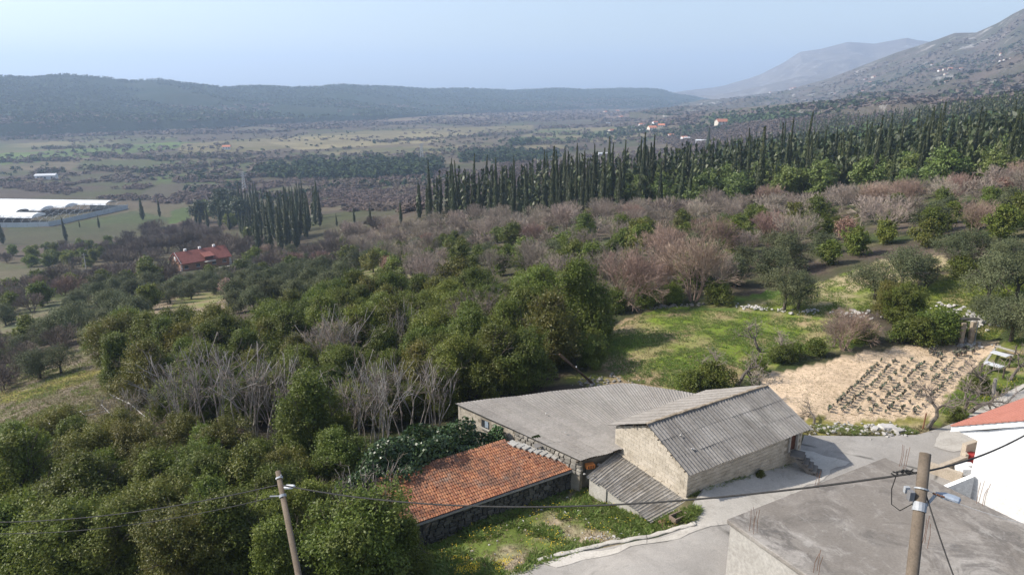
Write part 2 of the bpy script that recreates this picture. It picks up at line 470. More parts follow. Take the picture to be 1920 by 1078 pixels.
def ground(u, v):
    """points where sight lines through pixels meet the terrain"""
    th, w_ = tw(np.atleast_1d(u), np.atleast_1d(v))
    a = np.clip((th - TH[0]) / (TH[1] - TH[0]), 0, NTH - 1.001); i = a.astype(int); fa = a - i
    C = GW[:, i] * (1 - fa) + GW[:, i + 1] * fa
    hit = C >= w_[None]
    j = np.argmax(hit, 0); ok = hit.any(0) & (j > 0); j = np.maximum(j, 1)
    ii = np.arange(len(i))
    c0, c1 = C[j - 1, ii], C[j, ii]
    f = np.clip((w_ - c0) / np.maximum(c1 - c0, 1e-9), 0, 1)
    r = np.exp(LR[j - 1] + f * (LR[1] - LR[0]))
    x, y = r * np.sin(th), r * np.cos(th)
    return np.stack([x, y, gz(x, y)], 1), ok
def gp(u, v):
    p, ok = ground([u], [v])
    return Vector(p[0])
def inpoly(x, y, poly):
    x, y = np.asarray(x), np.asarray(y)
    res = np.zeros(x.shape, bool)
    n = len(poly); j = n - 1
    for i in range(n):
        xi, yi = poly[i]; xj, yj = poly[j]
        if yi != yj:
            c = ((yi > y) != (yj > y)) & (x < (xj - xi) * (y - yi) / (yj - yi) + xi)
            res ^= c
        j = i
    return res

# ------------------------------------------------------------------ terrain mesh and its ground colours
U, Vv = to_px(GX, GY, GZ)
jit = np.clip(4000 / GR, 2, 60)
nx_ = (fbm(GX / 1.6, GY / 1.6, 3, 21) - .5) * np.clip(1300 / GR * .9, 1.5, 40)
ny_ = (fbm(GX / 1.6, GY / 1.6, 3, 35) - .5) * np.clip(1300 / GR * .5, 1.0, 20)
UU, VV = U + nx_, Vv + ny_
g1 = fbm(GX / 9, GY / 9, 4, 5); g2 = fbm(GX / 2.3, GY / 2.3, 3, 9); g3 = fbm(GX / 60, GY / 60, 4, 13); g4 = fbm(GX / 260, GY / 90, 3, 17)
def lerp(a, b, t):
    t = np.clip(t, 0, 1)[..., None]
    return np.asarray(a, float) * (1 - t) + np.asarray(b, float) * t
GRASS, GRASS_D, SOIL, STRAW, SCRUB, SAND = (.10, .145, .03), (.05, .065, .022), (.16, .12, .085), (.24, .195, .115), (.085, .066, .052), (.56, .43, .30)
colr = lerp(lerp(GRASS_D, SCRUB, (g1 - .35) * 3), STRAW, (g2 - .6) * 1.6)
near_mask = GR > 240
colr = np.where(near_mask[..., None], lerp(lerp((.095, .075, .058), (.078, .082, .038), (g3 - .45) * 4), (.15, .122, .08), (g4 - .54) * 5), colr)
def paint(poly, fn):
    m = inpoly(UU, VV, poly) & (GR > 20)
    if m.any(): colr[m] = fn(m)
def flat(a, b, n, lo=.35, k=3): return lambda m: lerp(a, b, (n[m] - lo) * k)
FG, FG2, FT, FB = (.085, .115, .04), (.078, .092, .04), (.19, .16, .09), (.105, .083, .066)
for poly, fn in (
    ([(-200, 318), (-200, 296), (60, 285), (330, 266), (420, 268), (300, 282), (60, 306)], flat(FG, (.12, .17, .05), g3)),
    ([(-200, 280), (60, 268), (330, 256), (330, 263), (60, 283), (-200, 292)], flat(FG2, FT, g3)),
    ([(-200, 255), (80, 247), (75, 257), (-200, 266)], flat(FG, FT, g3)),
    ([(340, 270), (700, 245), (1000, 235), (1000, 243), (700, 262), (470, 285), (330, 290)], flat(FT, (.14, .125, .06), g3, .4, 4)),
    ([(480, 262), (800, 246), (900, 252), (800, 268), (560, 282)], flat((.26, .22, .12), FT, g3)),
    ([(540, 288), (780, 274), (1050, 272), (1100, 280), (800, 292), (560, 300)], flat(FG2, FT, g3)),
    ([(700, 216), (1100, 208), (1250, 214), (1250, 222), (900, 226), (700, 228)], flat((.16, .11, .09), FT, g4, .45, 4)),
    ([(1010, 243), (1200, 232), (1290, 246), (1290, 262), (1050, 268), (960, 262)], flat(FT, FG, g3, .4, 4)),
    ([(160, 300), (520, 300), (560, 312), (400, 325), (130, 320)], flat(FG2, (.10, .10, .05), g3)),
    ([(290, 325), (420, 318), (470, 330), (430, 350), (260, 348)], flat(FG, (.085, .085, .045), g3, .4, 4)),
    ([(100, 330), (300, 320), (290, 345), (80, 352)], flat((.085, .08, .05), FG2, g3)),
    ([(300, 345), (480, 345), (470, 372), (240, 378)], flat((.085, .072, .055), (.10, .09, .06), g3)),
    ([(640, 365), (740, 362), (760, 385), (720, 395), (620, 388)], flat((.17, .15, .10), FG2, g3)),
    ([(15, 418), (90, 428), (250, 395), (330, 410), (300, 440), (120, 458), (0, 462)], flat((.085, .08, .048), (.075, .092, .04), g3)),
    ([(320, 395), (358, 388), (358, 412), (318, 420)], flat((.085, .14, .035), FG, g3)),
    ([(-100, 480), (0, 492), (130, 512), (130, 526), (0, 528), (-100, 520)], flat((.16, .135, .09), FG2, g3)),
    ([(290, 560), (420, 545), (440, 560), (400, 600), (360, 625), (260, 590)], flat((.24, .19, .13), (.20, .155, .11), g2)),
    ([(330, 560), (410, 545), (425, 558), (370, 580), (320, 580)], flat((.15, .17, .05), (.22, .18, .10), g2)),
    ([(0, 575), (115, 562), (120, 585), (40, 620), (0, 630)], flat((.13, .145, .075), (.15, .13, .085), g2)),
    ([(-50, 720), (80, 660), (160, 650), (190, 720), (330, 740), (280, 800), (120, 820), (-50, 840)], flat((.135, .125, .065), (.175, .145, .105), g2, .36, 5)),
    ([(0, 735), (60, 728), (130, 700), (200, 690), (170, 715), (60, 745), (0, 760)], flat((.15, .15, .035), (.19, .16, .06), g2)),
    ([(0, 690), (40, 672), (70, 690), (0, 715)], flat(GRASS, (.13, .17, .04), g2)),
    ([(480, 575), (640, 560), (760, 525), (860, 500), (700, 500), (560, 545)], flat((.10, .13, .035), STRAW, g2)),
    # meadow with worn patches
    ([(1130, 690), (1150, 612), (1235, 575), (1370, 580), (1560, 600), (1640, 640), (1470, 680), (1330, 740), (1180, 722)], lambda m: lerp(lerp((.15, .20, .03), (.12, .165, .028), (g1[m] - .4) * 3), (.31, .235, .14), np.maximum((g2[m] - .52) * 4, (fbm((GX[m] - 9) / 7, (GY[m] - 55) / 7, 3, 44) - .56 + np.clip((1260 - U[m]) / 420, -.1, .3)) * 5))),
    ([(1100, 725), (1120, 690), (1170, 712), (1330, 742), (1310, 770)], flat((.14, .16, .04), (.25, .19, .12), g2, .4, 4)),
    ([(1010, 722), (1080, 700), (1130, 690), (1180, 712), (1060, 722)], flat((.15, .16, .045), (.22, .17, .09), g2, .4, 4)),
    # sandy vegetable bed
    ([(1420, 705), (1500, 690), (1600, 665), (1700, 648), (1870, 638), (1870, 665), (1800, 720), (1745, 790), (1690, 805), (1520, 790), (1440, 745)], flat(SAND, (.48, .365, .25), g2, .42, 3)),
    ([(1505, 795), (1520, 780), (1600, 792), (1740, 780), (1740, 812), (1505, 818)], flat((.22, .20, .06), (.34, .27, .16), g2, .4, 4)),
    ([(1740, 790), (1800, 715), (1870, 650), (1960, 600), (1960, 760), (1880, 745), (1790, 800)], flat((.12, .15, .03), (.30, .23, .14), g2, .45, 4)),
    # upper terraces
    ([(1380, 582), (1480, 548), (1560, 520), (1650, 490), (1760, 480), (1790, 500), (1700, 530), (1640, 570), (1560, 600)], flat((.14, .175, .035), (.27, .23, .13), g2, .42, 5)),
    ([(1560, 530), (1650, 486), (1770, 480), (1790, 495), (1700, 520), (1600, 545)], flat((.38, .31, .20), (.30, .25, .14), g2)),
    ([(1720, 600), (1700, 560), (1800, 500), (1940, 470), (1940, 590), (1850, 640), (1760, 625)], flat((.15, .18, .03), (.24, .20, .10), g2, .45, 4)),
    ([(1240, 590), (1440, 545), (1520, 530), (1400, 580), (1300, 585)], flat((.08, .13, .025), (.15, .14, .06), g2)),
    # grass plot beside the road
    ([(790, 1090), (790, 1000), (900, 950), (1080, 900), (1110, 920), (1230, 985), (1290, 985), (1240, 1005), (1080, 1040), (950, 1090)], lambda m: lerp(lerp((.12, .155, .035), (.085, .11, .028), (g1[m] - .4) * 3), (.30, .245, .17), (g2[m] - .46) * 5)),
):
    paint(poly, fn)
# valley plain: field strips between hedges, seen far off
TV = np.zeros((NTH * NR, 3), np.float32)
TV[:, 0], TV[:, 1], TV[:, 2] = GX.ravel(), GY.ravel(), GZ.ravel()
idx = np.arange(NTH * NR).reshape(NR, NTH)
TF = np.stack([idx[:-1, :-1], idx[:-1, 1:], idx[1:, 1:], idx[1:, :-1]], -1).reshape(-1, 4)
me = np_mesh('ground', TV, TF, M_GROUND, True)
ca = me.color_attributes.new('ground_colour', 'FLOAT_COLOR', 'POINT')
colr = np.where(near_mask[..., None], colr * .84, colr)  # plain ground darkened: valley cloud shade put into its colour
rgba = np.ones((NTH * NR, 4), np.float32); rgba[:, :3] = colr.reshape(-1, 3)
ca.data.foreach_set('color', rgba.ravel())
tag(obj('ground', me), kind='structure')

# ------------------------------------------------------------------ far hills and mountains
def hill_mat(name, c1, c2, rock, rockpos, s):
    k = NT(name)
    c = k.mix(c1, c2, k.rng(k.noise(s, 6, .7), .38, .62))
    if rock:
        c = k.mix(c, rock, k.rng(k.noise(s * 1.6, 9, .78, dist=.5), rockpos, rockpos + .10, 0, .9))
    k.col(c); k.rough(1, 0)
    k.bump(k.noise(s * 5, 6, .75), 1.0, 14)
    return k.m
def hills(name, sil, base, rid, mat, amp, seed, back=1.5, nrow=90, step=4, pw=1.0, ridg=0.0):
    """sil: (u, v) skyline; base: (u, r, v) foot; rid: (u, r) distance of the skyline"""
    us = np.arange(sil[0][0], sil[-1][0] + step, step)
    sv = np.interp(us, *zip(*sil)); br = np.interp(us, [b[0] for b in base], [b[1] for b in base]); bv = np.interp(us, [b[0] for b in base], [b[2] for b in base])
    rr = np.interp(us, *zip(*rid))
    ths, ws = tw(us, sv); thb, wb = tw(us, bv)
    t = np.linspace(0, back, nrow)[:, None]
    th = thb[None] + (ths - thb)[None] * t
    Rr = br[None] + (rr - br)[None] * t
    tt = np.clip(t, 0, 1)
    W = wb[None] + (ws - wb)[None] * (tt ** pw)
    Z = CAM_H + W * Rr
    over = np.clip(t - 1, 0, None)
    Z = Z - over * (rr - br)[None] * .22
    X, Y = Rr * np.sin(th), Rr * np.cos(th)
    n = fbm(X / (amp * 14), Y / (amp * 14), 5, seed) - .5
    env = np.sin(np.clip(t, 0, 1) * math.pi) ** .7 + np.clip(t - 1, 0, .3) + .10
    Z = Z + n * amp * env * 2
    if ridg:
        g = np.abs(fbm(X / (amp * 9), Y / (amp * 9), 5, seed + 9) - .5) * 2
        Z = Z + (g - .25) * amp * ridg * (np.sin(np.clip(t, 0, 1) * math.pi) ** .6)
    Z = Z - (t < .02) * 30
    NRr, NC = Z.shape
    V = np.stack([X, Y, Z], -1).reshape(-1, 3)
    ix = np.arange(NRr * NC).reshape(NRr, NC)
    F = np.stack([ix[:-1, :-1], ix[:-1, 1:], ix[1:, 1:], ix[1:, :-1]], -1).reshape(-1, 4)
    tag(obj(name, np_mesh(name, V, F, mat, True)), kind='structure')
    return X, Y, Z
M_HILL = hill_mat('hill_wood', (.028, .046, .030), (.045, .056, .040), (.08, .08, .06), .66, .006)
M_MTN = hill_mat('mountain_scrub', (.15, .128, .112), (.21, .185, .16), (.36, .34, .32), .54, .006)
M_SLOPE = hill_mat('mountain_slope', (.155, .125, .108), (.095, .095, .066), (.48, .46, .43), .56, .008)
HL = hills('hills', [(-700, 150), (-200, 146), (0, 143), (60, 146), (120, 140), (180, 144), (240, 151), (300, 149), (360, 157), (420, 164), (480, 161), (560, 165), (640, 158), (720, 162), (800, 167), (870, 165), (960, 169), (1040, 166), (1100, 168), (1170, 165), (1240, 167), (1262, 174), (1330, 186), (1400, 196)],
      [(-700, 1600, 240), (0, 1600, 238), (400, 1750, 232), (700, 2100, 222), (900, 2700, 210), (1100, 3200, 203), (1400, 3600, 200)],
      [(-700, 2600), (0, 2600), (400, 2800), (700, 3300), (900, 4000), (1240, 4700), (1400, 4700)], M_HILL, 22, 51, pw=.9)
hills('mountain', [(1150, 190), (1262, 176), (1300, 173), (1350, 165), (1400, 150), (1430, 139), (1470, 118), (1500, 98), (1540, 92), (1590, 79), (1640, 82), (1700, 71), (1720, 75), (1760, 80), (1900, 60), (2100, 60)],
      [(1150, 4200, 192), (1400, 4000, 192), (2100, 3800, 180)], [(1150, 6400), (1500, 5900), (2100, 5600)], M_MTN, 60, 71, pw=1.0, ridg=1.6, step=3, nrow=130)
SLP = hills('mountain_slope', [(1180, 208), (1300, 193), (1400, 180), (1480, 168), (1560, 146), (1620, 122), (1680, 100), (1730, 84), (1760, 74), (1790, 63), (1830, 62), (1870, 44), (1900, 26), (1920, 16), (1980, -10), (2200, -60), (2600, -120)],
      [(1180, 2000, 212), (1300, 1500, 218), (1500, 1000, 212), (1700, 860, 203), (1920, 560, 208), (2600, 500, 190)], [(1180, 3800), (1400, 3500), (1700, 3000), (1920, 2600), (2600, 2400)], M_SLOPE, 30, 91, pw=1.15, nrow=160, step=3, ridg=1.5)

# ------------------------------------------------------------------ air
hz = MB().box((0, 4500, 220), (24000, 13000, 580)).build('haze', None)
k = NT('haze')
k.t.nodes.remove(k.p)
pv = k.n('ShaderNodeVolumePrincipled')
pv.inputs['Color'].default_value = (.57, .74, 1.0, 1)
pv.inputs['Density'].default_value = 0.00019
pv.inputs['Anisotropy'].default_value = 0.2
k.l(pv.outputs[0], k.out.inputs['Volume'])
hz.data.materials.append(k.m)
tag(hz, kind='stuff')


# ------------------------------------------------------------------ sheets laid on the ground
def drape(name, pix, mat, dz, step=1.0, world=False, kind='structure', smooth=True, dens=.8, wob=0.0):
    pts = [(p[0], p[1]) for p in pix] if world else [tuple(gp(*p)[:2]) for p in pix]
    ring = []
    for i, p in enumerate(pts):
        q = pts[(i + 1) % len(pts)]
        n = max(1, int(math.hypot(q[0] - p[0], q[1] - p[1]) / (step * dens)))
        for k_ in range(n):
            x, y = p[0] + (q[0] - p[0]) * k_ / n, p[1] + (q[1] - p[1]) * k_ / n
            if wob:
                x += (float(vnoise(np.array(x * 1.3), np.array(y * 1.3), 3)) - .5) * wob; y += (float(vnoise(np.array(x * 1.3), np.array(y * 1.3), 8)) - .5) * wob
            ring.append((x, y))
    xs, ys = [p[0] for p in ring], [p[1] for p in ring]
    gx, gy = np.meshgrid(np.arange(min(xs), max(xs), step), np.arange(min(ys), max(ys), step))
    gx, gy = gx.ravel(), gy.ravel()
    gx = gx + rs.uniform(-.1, .1, gx.shape) * step; gy = gy + rs.uniform(-.1, .1, gy.shape) * step
    ins = inpoly(gx, gy, ring)
    # keep inner points off the rim
    rim = np.array(ring)
    d = np.min(np.hypot(gx[:, None] - rim[None, :, 0], gy[:, None] - rim[None, :, 1]), 1)
    ins &= d > step * .45
    allp = [Vector(p) for p in ring] + [Vector((a, b)) for a, b in zip(gx[ins], gy[ins])]
    n = len(ring)
    v2, e2_, f2, *_ = delaunay_2d_cdt(allp, [], [list(range(n))], 1, 1e-4)
    X = np.array([p.x for p in v2]); Y = np.array([p.y for p in v2])
    Z = gz(X, Y) + dz
    me = bpy.data.meshes.new(name)
    fs = []
    for f in f2:
        a, b, c = [v2[i] for i in f[:3]]
        fs.append(tuple(f) if (b - a).cross(c - a) > 0 else tuple(f)[::-1])
    me.from_pydata([tuple(map(float, t)) for t in zip(X, Y, Z)], [], fs)
    me.update(); me.materials.append(mat)
    if smooth: me.polygons.foreach_set('use_smooth', [True] * len(me.polygons))
    o = obj(name, me)
    return tag(o, kind=kind)

C0 = Vector((9.79, 34.2, 0)); E1 = Vector((.853, .522, 0)).normalized(); E2 = Vector((-E1.y, E1.x, 0)); HROT = math.atan2(E1.y, E1.x)
def hw(s, t, z=0): return C0 + E1 * s + E2 * t + Vector((0, 0, z))
HBASE = lambda s, t: gz(hw(s, t).x, hw(s, t).y)
drape('road', [(935, 1100), (957, 1076), (1012, 1055), (1100, 1034), (1190, 1017), (1300, 987), (1290, 960), (1320, 915), (1478, 866), (1500, 842), (1508, 817), (1560, 818), (1640, 819), (1720, 816), (1765, 803), (1830, 775), (1905, 738), (1960, 710), (2050, 730), (1990, 860), (1800, 930), (1600, 1000), (1560, 1140), (1200, 1140)], M_ROAD, .06, .8)
drape('pavement', [(1010, 1057), (1100, 1036), (1190, 1019), (1300, 989), (1292, 960), (1320, 915), (1478, 868), (1500, 846), (1530, 850), (1590, 868), (1480, 930), (1375, 985), (1290, 1004), (1180, 1030), (1090, 1050), (1040, 1066)], M_APRON, .08, .7, wob=.5)
drape('track', [(1905, 738), (1960, 700), (1925, 718), (1870, 745), (1800, 790), (1840, 792)], M_APRON, .09, .8)
drape('road_patch', [(1760, 812), (1800, 803), (1840, 820), (1830, 838), (1790, 850), (1750, 838)], M_APRON, .085, .7, wob=.3)

# ------------------------------------------------------------------ small shared pieces
import bmesh
def hull(pts):
    bm = bmesh.new()
    vs = [bm.verts.new(p) for p in pts]
    r = bmesh.ops.convex_hull(bm, input=vs)
    bad = [g for g in r['geom_interior'] if isinstance(g, bmesh.types.BMVert)] + [g for g in r['geom_unused'] if isinstance(g, bmesh.types.BMVert)]
    bmesh.ops.delete(bm, geom=list(set(bad)), context='VERTS')
    return bm
def stone_mesh(seed, mat, name='stone', boxy=.6):
    r = np.random.RandomState(seed)
    pts = []
    if boxy < .6:
        q = r.normal(size=(17, 3)); q /= np.linalg.norm(q, axis=1)[:, None]
        pts = [tuple(a * .5 * r.uniform(.8, 1.08)) for a in q]
    for sx in (-1, 1) if boxy >= .6 else ():
        for sy in (-1, 1):
            for sz in (-1, 1):
                for ax in range(2):
                    p = np.array([sx, sy, sz], float) * .5 * r.uniform(boxy, 1, 3)
                    p[r.randint(3)] *= r.uniform(.9, 1.0)
                    pts.append(p)
    bm = hull(pts)
    for f in bm.faces: f.smooth = False
    me = bpy.data.meshes.new(name); bm.to_mesh(me); bm.free()
    me.materials.append(mat)
    return me
STONES = [stone_mesh(i, M_STONE) for i in range(6)]
ROUND = [stone_mesh(60 + i, M_STONE, boxy=.5) for i in range(6)]
STONES_D = [stone_mesh(20 + i, M_STONE_D) for i in range(6)]
STONES_W = [stone_mesh(40 + i, M_STONE_W, boxy=.5) for i in range(5)]
SLABS_W = [stone_mesh(50 + i, M_STONE_W) for i in range(4)]
def boxmesh(name, mat):
    m = MB().box((0, 0, 0), (1, 1, 1)).mesh(name, mat)
    return m
BLK = boxmesh('concrete_block', M_BLOCK)
def piece(name, me, parent, loc, scale=(1, 1, 1), rot=(0, 0, 0)):
    o = bpy.data.objects.new(name, me)
    o.location = loc; o.scale = scale; o.rotation_euler = rot
    return link(o, parent)
def block_wall(parent, org, ax, nrm, length, zlo, zhi, bw, bh, proud=.014, skip=None, me=None, limit=400):
    """courses of blocks on a wall plane: org + ax*a (+nrm), zlo/zhi functions of a; joints recessed"""
    me = me or BLK
    ang = math.atan2(ax.y, ax.x); cnt = 0
    zmin = min(zlo(0), zlo(length)); zmax = max(zhi(length * i / 20) for i in range(21))
    j = 0; z = zmin
    while z < zmax:
        a = -(bw / 2 if j % 2 else 0)
        while a < length:
            a0, a1 = max(a, 0), min(a + bw, length)
            zc = z + bh / 2
            # clip the course to the sloping top
            while a0 < a1 - .1 and zhi(a0 + .05) < z + bh * .75: a0 += .1
            while a1 > a0 + .1 and zhi(a1 - .05) < z + bh * .75: a1 -= .1
            if a1 - a0 > .14 and z + bh > zlo((a0 + a1) / 2) and not (skip and skip((a0 + a1) / 2, zc, a0, a1)) and cnt < limit:
                w_ = a1 - a0 - .018
                top = min(bh - .018, bh)
                c = org + ax * ((a0 + a1) / 2) + nrm * (proud - .04 + random.uniform(-.004, .004)) + Vector((0, 0, zc))
                piece('concrete_block', me, parent, c, (w_, .08, top), (0, 0, ang)); cnt += 1
            a += bw
        z += bh; j += 1
    return cnt

def wave_sheet(p00, p10, p01, p11, waves, amp=.022, name='roof_sheet', mat=None, seg=4, rows=1, th=.008, lift=.0, ragged=0.0):
    """corrugated sheet on a (possibly warped) quad; waves run from the p0* edge to the p1* edge"""
    P = [np.array(p, float) for p in (p00, p10, p01, p11)]
    nc = int(waves * seg) + 1
    a = np.linspace(0, 1, nc)[None, :]; b = np.linspace(0, 1, rows + 1)[:, None]
    def bl(a, b): return (P[0][None, None] * ((1 - a) * (1 - b))[..., None] + P[1] * (a * (1 - b))[..., None] + P[2] * ((1 - a) * b)[..., None] + P[3] * (a * b)[..., None])
    G = bl(a, b)
    nrm = np.cross(P[1] - P[0], P[2] - P[0]); nrm /= np.linalg.norm(nrm)
    if nrm[2] < 0: nrm = -nrm
    off = amp * np.cos(a * waves * 2 * math.pi) + lift * (1 - b)
    T = G + off[..., None] * nrm
    if ragged: T[0] += np.random.RandomState(int(abs(p00[0] * 77)) % 9999).uniform(-1, 1) * ragged * (P[2] - P[0]) / np.linalg.norm(P[2] - P[0])
    Bt = T - th * nrm
    V = np.concatenate([T.reshape(-1, 3), Bt.reshape(-1, 3)])
    n = nc * (rows + 1); F = []
    for j in range(rows):
        for i in range(nc - 1):
            q = (j * nc + i, j * nc + i + 1, (j + 1) * nc + i + 1, (j + 1) * nc + i)
            F.append(q); F.append(tuple(x + n for x in q[::-1]))
    for i in range(nc - 1):
        F.append((i + 1, i, n + i, n + i + 1))
        k_ = rows * nc
        F.append((k_ + i, k_ + i + 1, n + k_ + i + 1, n + k_ + i))
    for j in range(rows):
        k0, k1 = j * nc, (j + 1) * nc
        F.append((k0, k1, n + k1, n + k0)); e = nc - 1
        F.append((k1 + e, k0 + e, n + k0 + e, n + k1 + e))
    me = np_mesh(name, V, np.array(F), mat or M_ASB, False)
    return me

# ------------------------------------------------------------------ block house with the corrugated gable roof
house = thing('block_house', 'gabled house of bare concrete blocks with grey corrugated roof and outside steps', 'house', C0, HROT)
zp, ze = 3.0, 1.57
def gable_top(t): return ze + (zp - ze) * (t / 3.35) if t < 3.35 else zp - (zp - 1.70) * ((t - 3.35) / 2.9)
m = MB()
prof = [(.02, -2.6), (6.25, -2.6), (6.25, 1.66), (3.35, zp - .04), (.02, ze - .02)]
for s0, s1 in ((.02, .27), (9.63, 9.9)):
    m.add([(s0, t, z) for t, z in prof] + [(s1, t, z) for t, z in prof], [(0, 1, 2, 3, 4), (9, 8, 7, 6, 5)] + [(i, 5 + i, 5 + (i + 1) % 5, (i + 1) % 5) for i in range(5)])
DS0, DS1, DZ0 = 8.66, 9.46, .30
for a, b, z0, z1 in ((.275, DS0, -2, ze), (DS1, 9.625, -2, ze), (DS0, DS1, -2, DZ0 - .01)):
    m.box(((a + b) / 2, .145, (z0 + z1) / 2), (b - a, .25, z1 - z0))
m.box((4.95, 6.12, -.3), (9.3, .24, 4.0))
m.build('wall', M_MORTAR, house)
loc_x, loc_y = Vector((1, 0, 0)), Vector((0, 1, 0))
block_wall(house, Vector((0.0, 0, 0)), loc_y, Vector((-1, 0, 0)), 6.25, lambda a: -.3, lambda a: gable_top(a) - .06, .5, .235, limit=160)
block_wall(house, Vector((0, 0, 0)), loc_x, Vector((0, -1, 0)), 9.9, lambda a: -.05 - .09 * a, lambda a: ze - .03, .5, .235, limit=200,
           skip=lambda a, z, a0, a1: a1 > DS0 + .02 and a0 < DS1 - .02 and z > DZ0 - .05)
MB().box(((DS0 + DS1) / 2, .10, (DZ0 + 1.6) / 2), (DS1 - DS0 - .02, .05, 1.6 - DZ0 - .02)).build('door', M_DOOR, house)
mm = MB()
for s_ in (DS0 + .03, DS1 - .03): mm.box((s_, -.02, .93), (.09, .16, 1.26))
mm.build('door_frame', M_PLASTER, house)
# roof sheets: front slope
SL = math.atan2(zp - ze + .06, 3.35); CS, SN = math.cos(SL), math.sin(SL)
NCOL, NROW = 11, 3
cwid = 10.55 / NCOL; rlen = 3.86 / NROW
shm = wave_sheet((0, 0, 0), (cwid + .06, 0, 0), (0, rlen + .12, 0), (cwid + .06, rlen + .12, 0), 4.0, .034, lift=.014)
eave = Vector((-.2, -.26, 3.12 - 3.62 * math.tan(SL)))
for j in range(NROW):
    for i in range(NCOL):
        p = eave + Vector((i * cwid, j * rlen * CS, j * rlen * SN + .02))
        o = piece('roof_sheet', shm, house, p + Vector((0, random.uniform(-.025, .025), random.uniform(0, .008))), (1, 1, 1), (SL + random.uniform(-.004, .004), 0, random.uniform(-.006, .006)))
# rear slope, dropping to the barn roof
for j in range(2):
    for i in range(NCOL):
        s0, s1 = -.25 + i * cwid, -.25 + (i + 1) * cwid + .05
        q = []
        for f in (j / 2, (j + 1) / 2 + .03):
            for s_ in (s0, s1):
                te = 6.75 + 1.6 * np.clip(s_ / 10, 0, 1)
                t = 3.30 + (te - 3.30) * f
                q.append((s_, t, 3.13 - .455 * (t - 3.35) + (.02 if j == 0 else 0)))
        obj('roof_sheet', wave_sheet(q[0], q[1], q[2], q[3], 4.0, .028, mat=M_ASB_L), house)
m = MB()
for i in range(22):
    s_ = -.2 + i * .48
    m.box((s_ + .24, 3.33 + random.uniform(-.02, .02), 3.165 + random.uniform(-.015, .015)), (.47, .17, .08), random.uniform(-.03, .03), random.uniform(-.1, .1))
m.build('ridge_mortar', simple('ridge_mortar', (.20, .15, .10), (.42, .36, .28), 3, .95, .1), house)
m = MB()
for t in (.1, 1.2, 2.3, 3.3, 4.4, 5.5): m.box((-.08, t, gable_top(t) + .02), (.3, .07, .07))
m.build('rafter_end', M_BARK, house)
# steps
stp = []
p_top, p_bot = hw(9.05, -.35), atz(1532, 889, -.8)
lb = Vector(((p_bot - C0).dot(E1), (p_bot - C0).dot(E2)))
lt = Vector((9.05, -.42))
zg = float(HBASE(lb.x, lb.y)) + .04
NS = 6
ang = math.atan2(lb.y - lt.y, lb.x - lt.x)
M_STEP = simple('step_concrete', (.13, .12, .105), (.22, .20, .18), 2.2, .95, .1, objvar=.12)
for i in range(NS):
    f = i / (NS - 1)
    c = lt.lerp(lb, f); zt = (DZ0 - .02) + (zg + .12 - DZ0 + .02) * f
    so = MB().box((0, 0, 0), (.44 if i else .8, .95, .11)).build('step', M_STEP, house)
    so.location = (c.x, c.y, zt - .05); so.rotation_euler = (0, 0, ang + random.uniform(-.02, .02))
m = MB()
for sd_ in (-.32, .32):
    nx, ny = -math.sin(ang) * sd_, math.cos(ang) * sd_
    m.slab([(lt.x + nx, lt.y + ny, .17), (lb.x + nx, lb.y + ny, zg), (lb.x + nx - .3 * math.cos(ang), lb.y + ny - .3 * math.sin(ang), zg - .05), (lt.x + nx, lt.y + ny, -.12)], .14)
m.build('stair_stringer', M_STEP, house)

# ------------------------------------------------------------------ long barn behind
bA, bB = Vector((-3.93, 44.97, .6)), Vector((4.06, 37.77, .28))
bC, bD = Vector((8.82, 48.14, .8)), Vector((13.09, 45.64, 1.05))
bE = Vector((12.4, 41.3, .75))
barn_base = Vector((4.5, 42.5, -2.4))
barn = thing('barn', 'long grey barn under a wide sagging corrugated roof behind the block house', 'barn', barn_base)
IB = -barn_base
axl = Vector((bB.x - bA.x, bB.y - bA.y, 0)); LB = axl.length; axl.normalize()
nl = Vector((axl.y, -axl.x, 0));  nl = nl if nl.x < 0 else -nl
m = MB()
def wallseg(m, a, b, nrm_in, z0, za, zb, th=.28):
    a, b = Vector(a), Vector(b); n = Vector(nrm_in) * th
    vs = [(a.x, a.y, z0), (b.x, b.y, z0), (b.x + n.x, b.y + n.y, z0), (a.x + n.x, a.y + n.y, z0), (a.x, a.y, za), (b.x, b.y, zb), (b.x + n.x, b.y + n.y, zb), (a.x + n.x, a.y + n.y, za)]
    m.add(vs, [(3, 2, 1, 0), (4, 5, 6, 7), (0, 1, 5, 4), (1, 2, 6, 5), (2, 3, 7, 6), (3, 0, 4, 7)])
in_l = -nl
wallseg(m, bA + in_l * .16 + axl * .1, bB + in_l * .16, in_l, -4.2, bA.z - .09, bB.z - .09)
wallseg(m, bA + in_l * .40 + axl * .16, bC + Vector((0, -.25, 0)), Vector((.24, -.97, 0)), -4.2, .45, .65)
wallseg(m, bC + Vector((0, -.25, 0)), bD + Vector((0, -.2, 0)), Vector((-.5, -.86, 0)), -4.2, .65, .7)
wallseg(m, bB + Vector((.1, .55, 0)), Vector((7.2, 39.6, 0)), Vector((-.3, .95, 0)), -4.2, .12, .15)
m.build('wall', M_MORTAR, barn, loc=IB)
def bzt(a): return bA.z + (bB.z - bA.z) * a / LB - .12
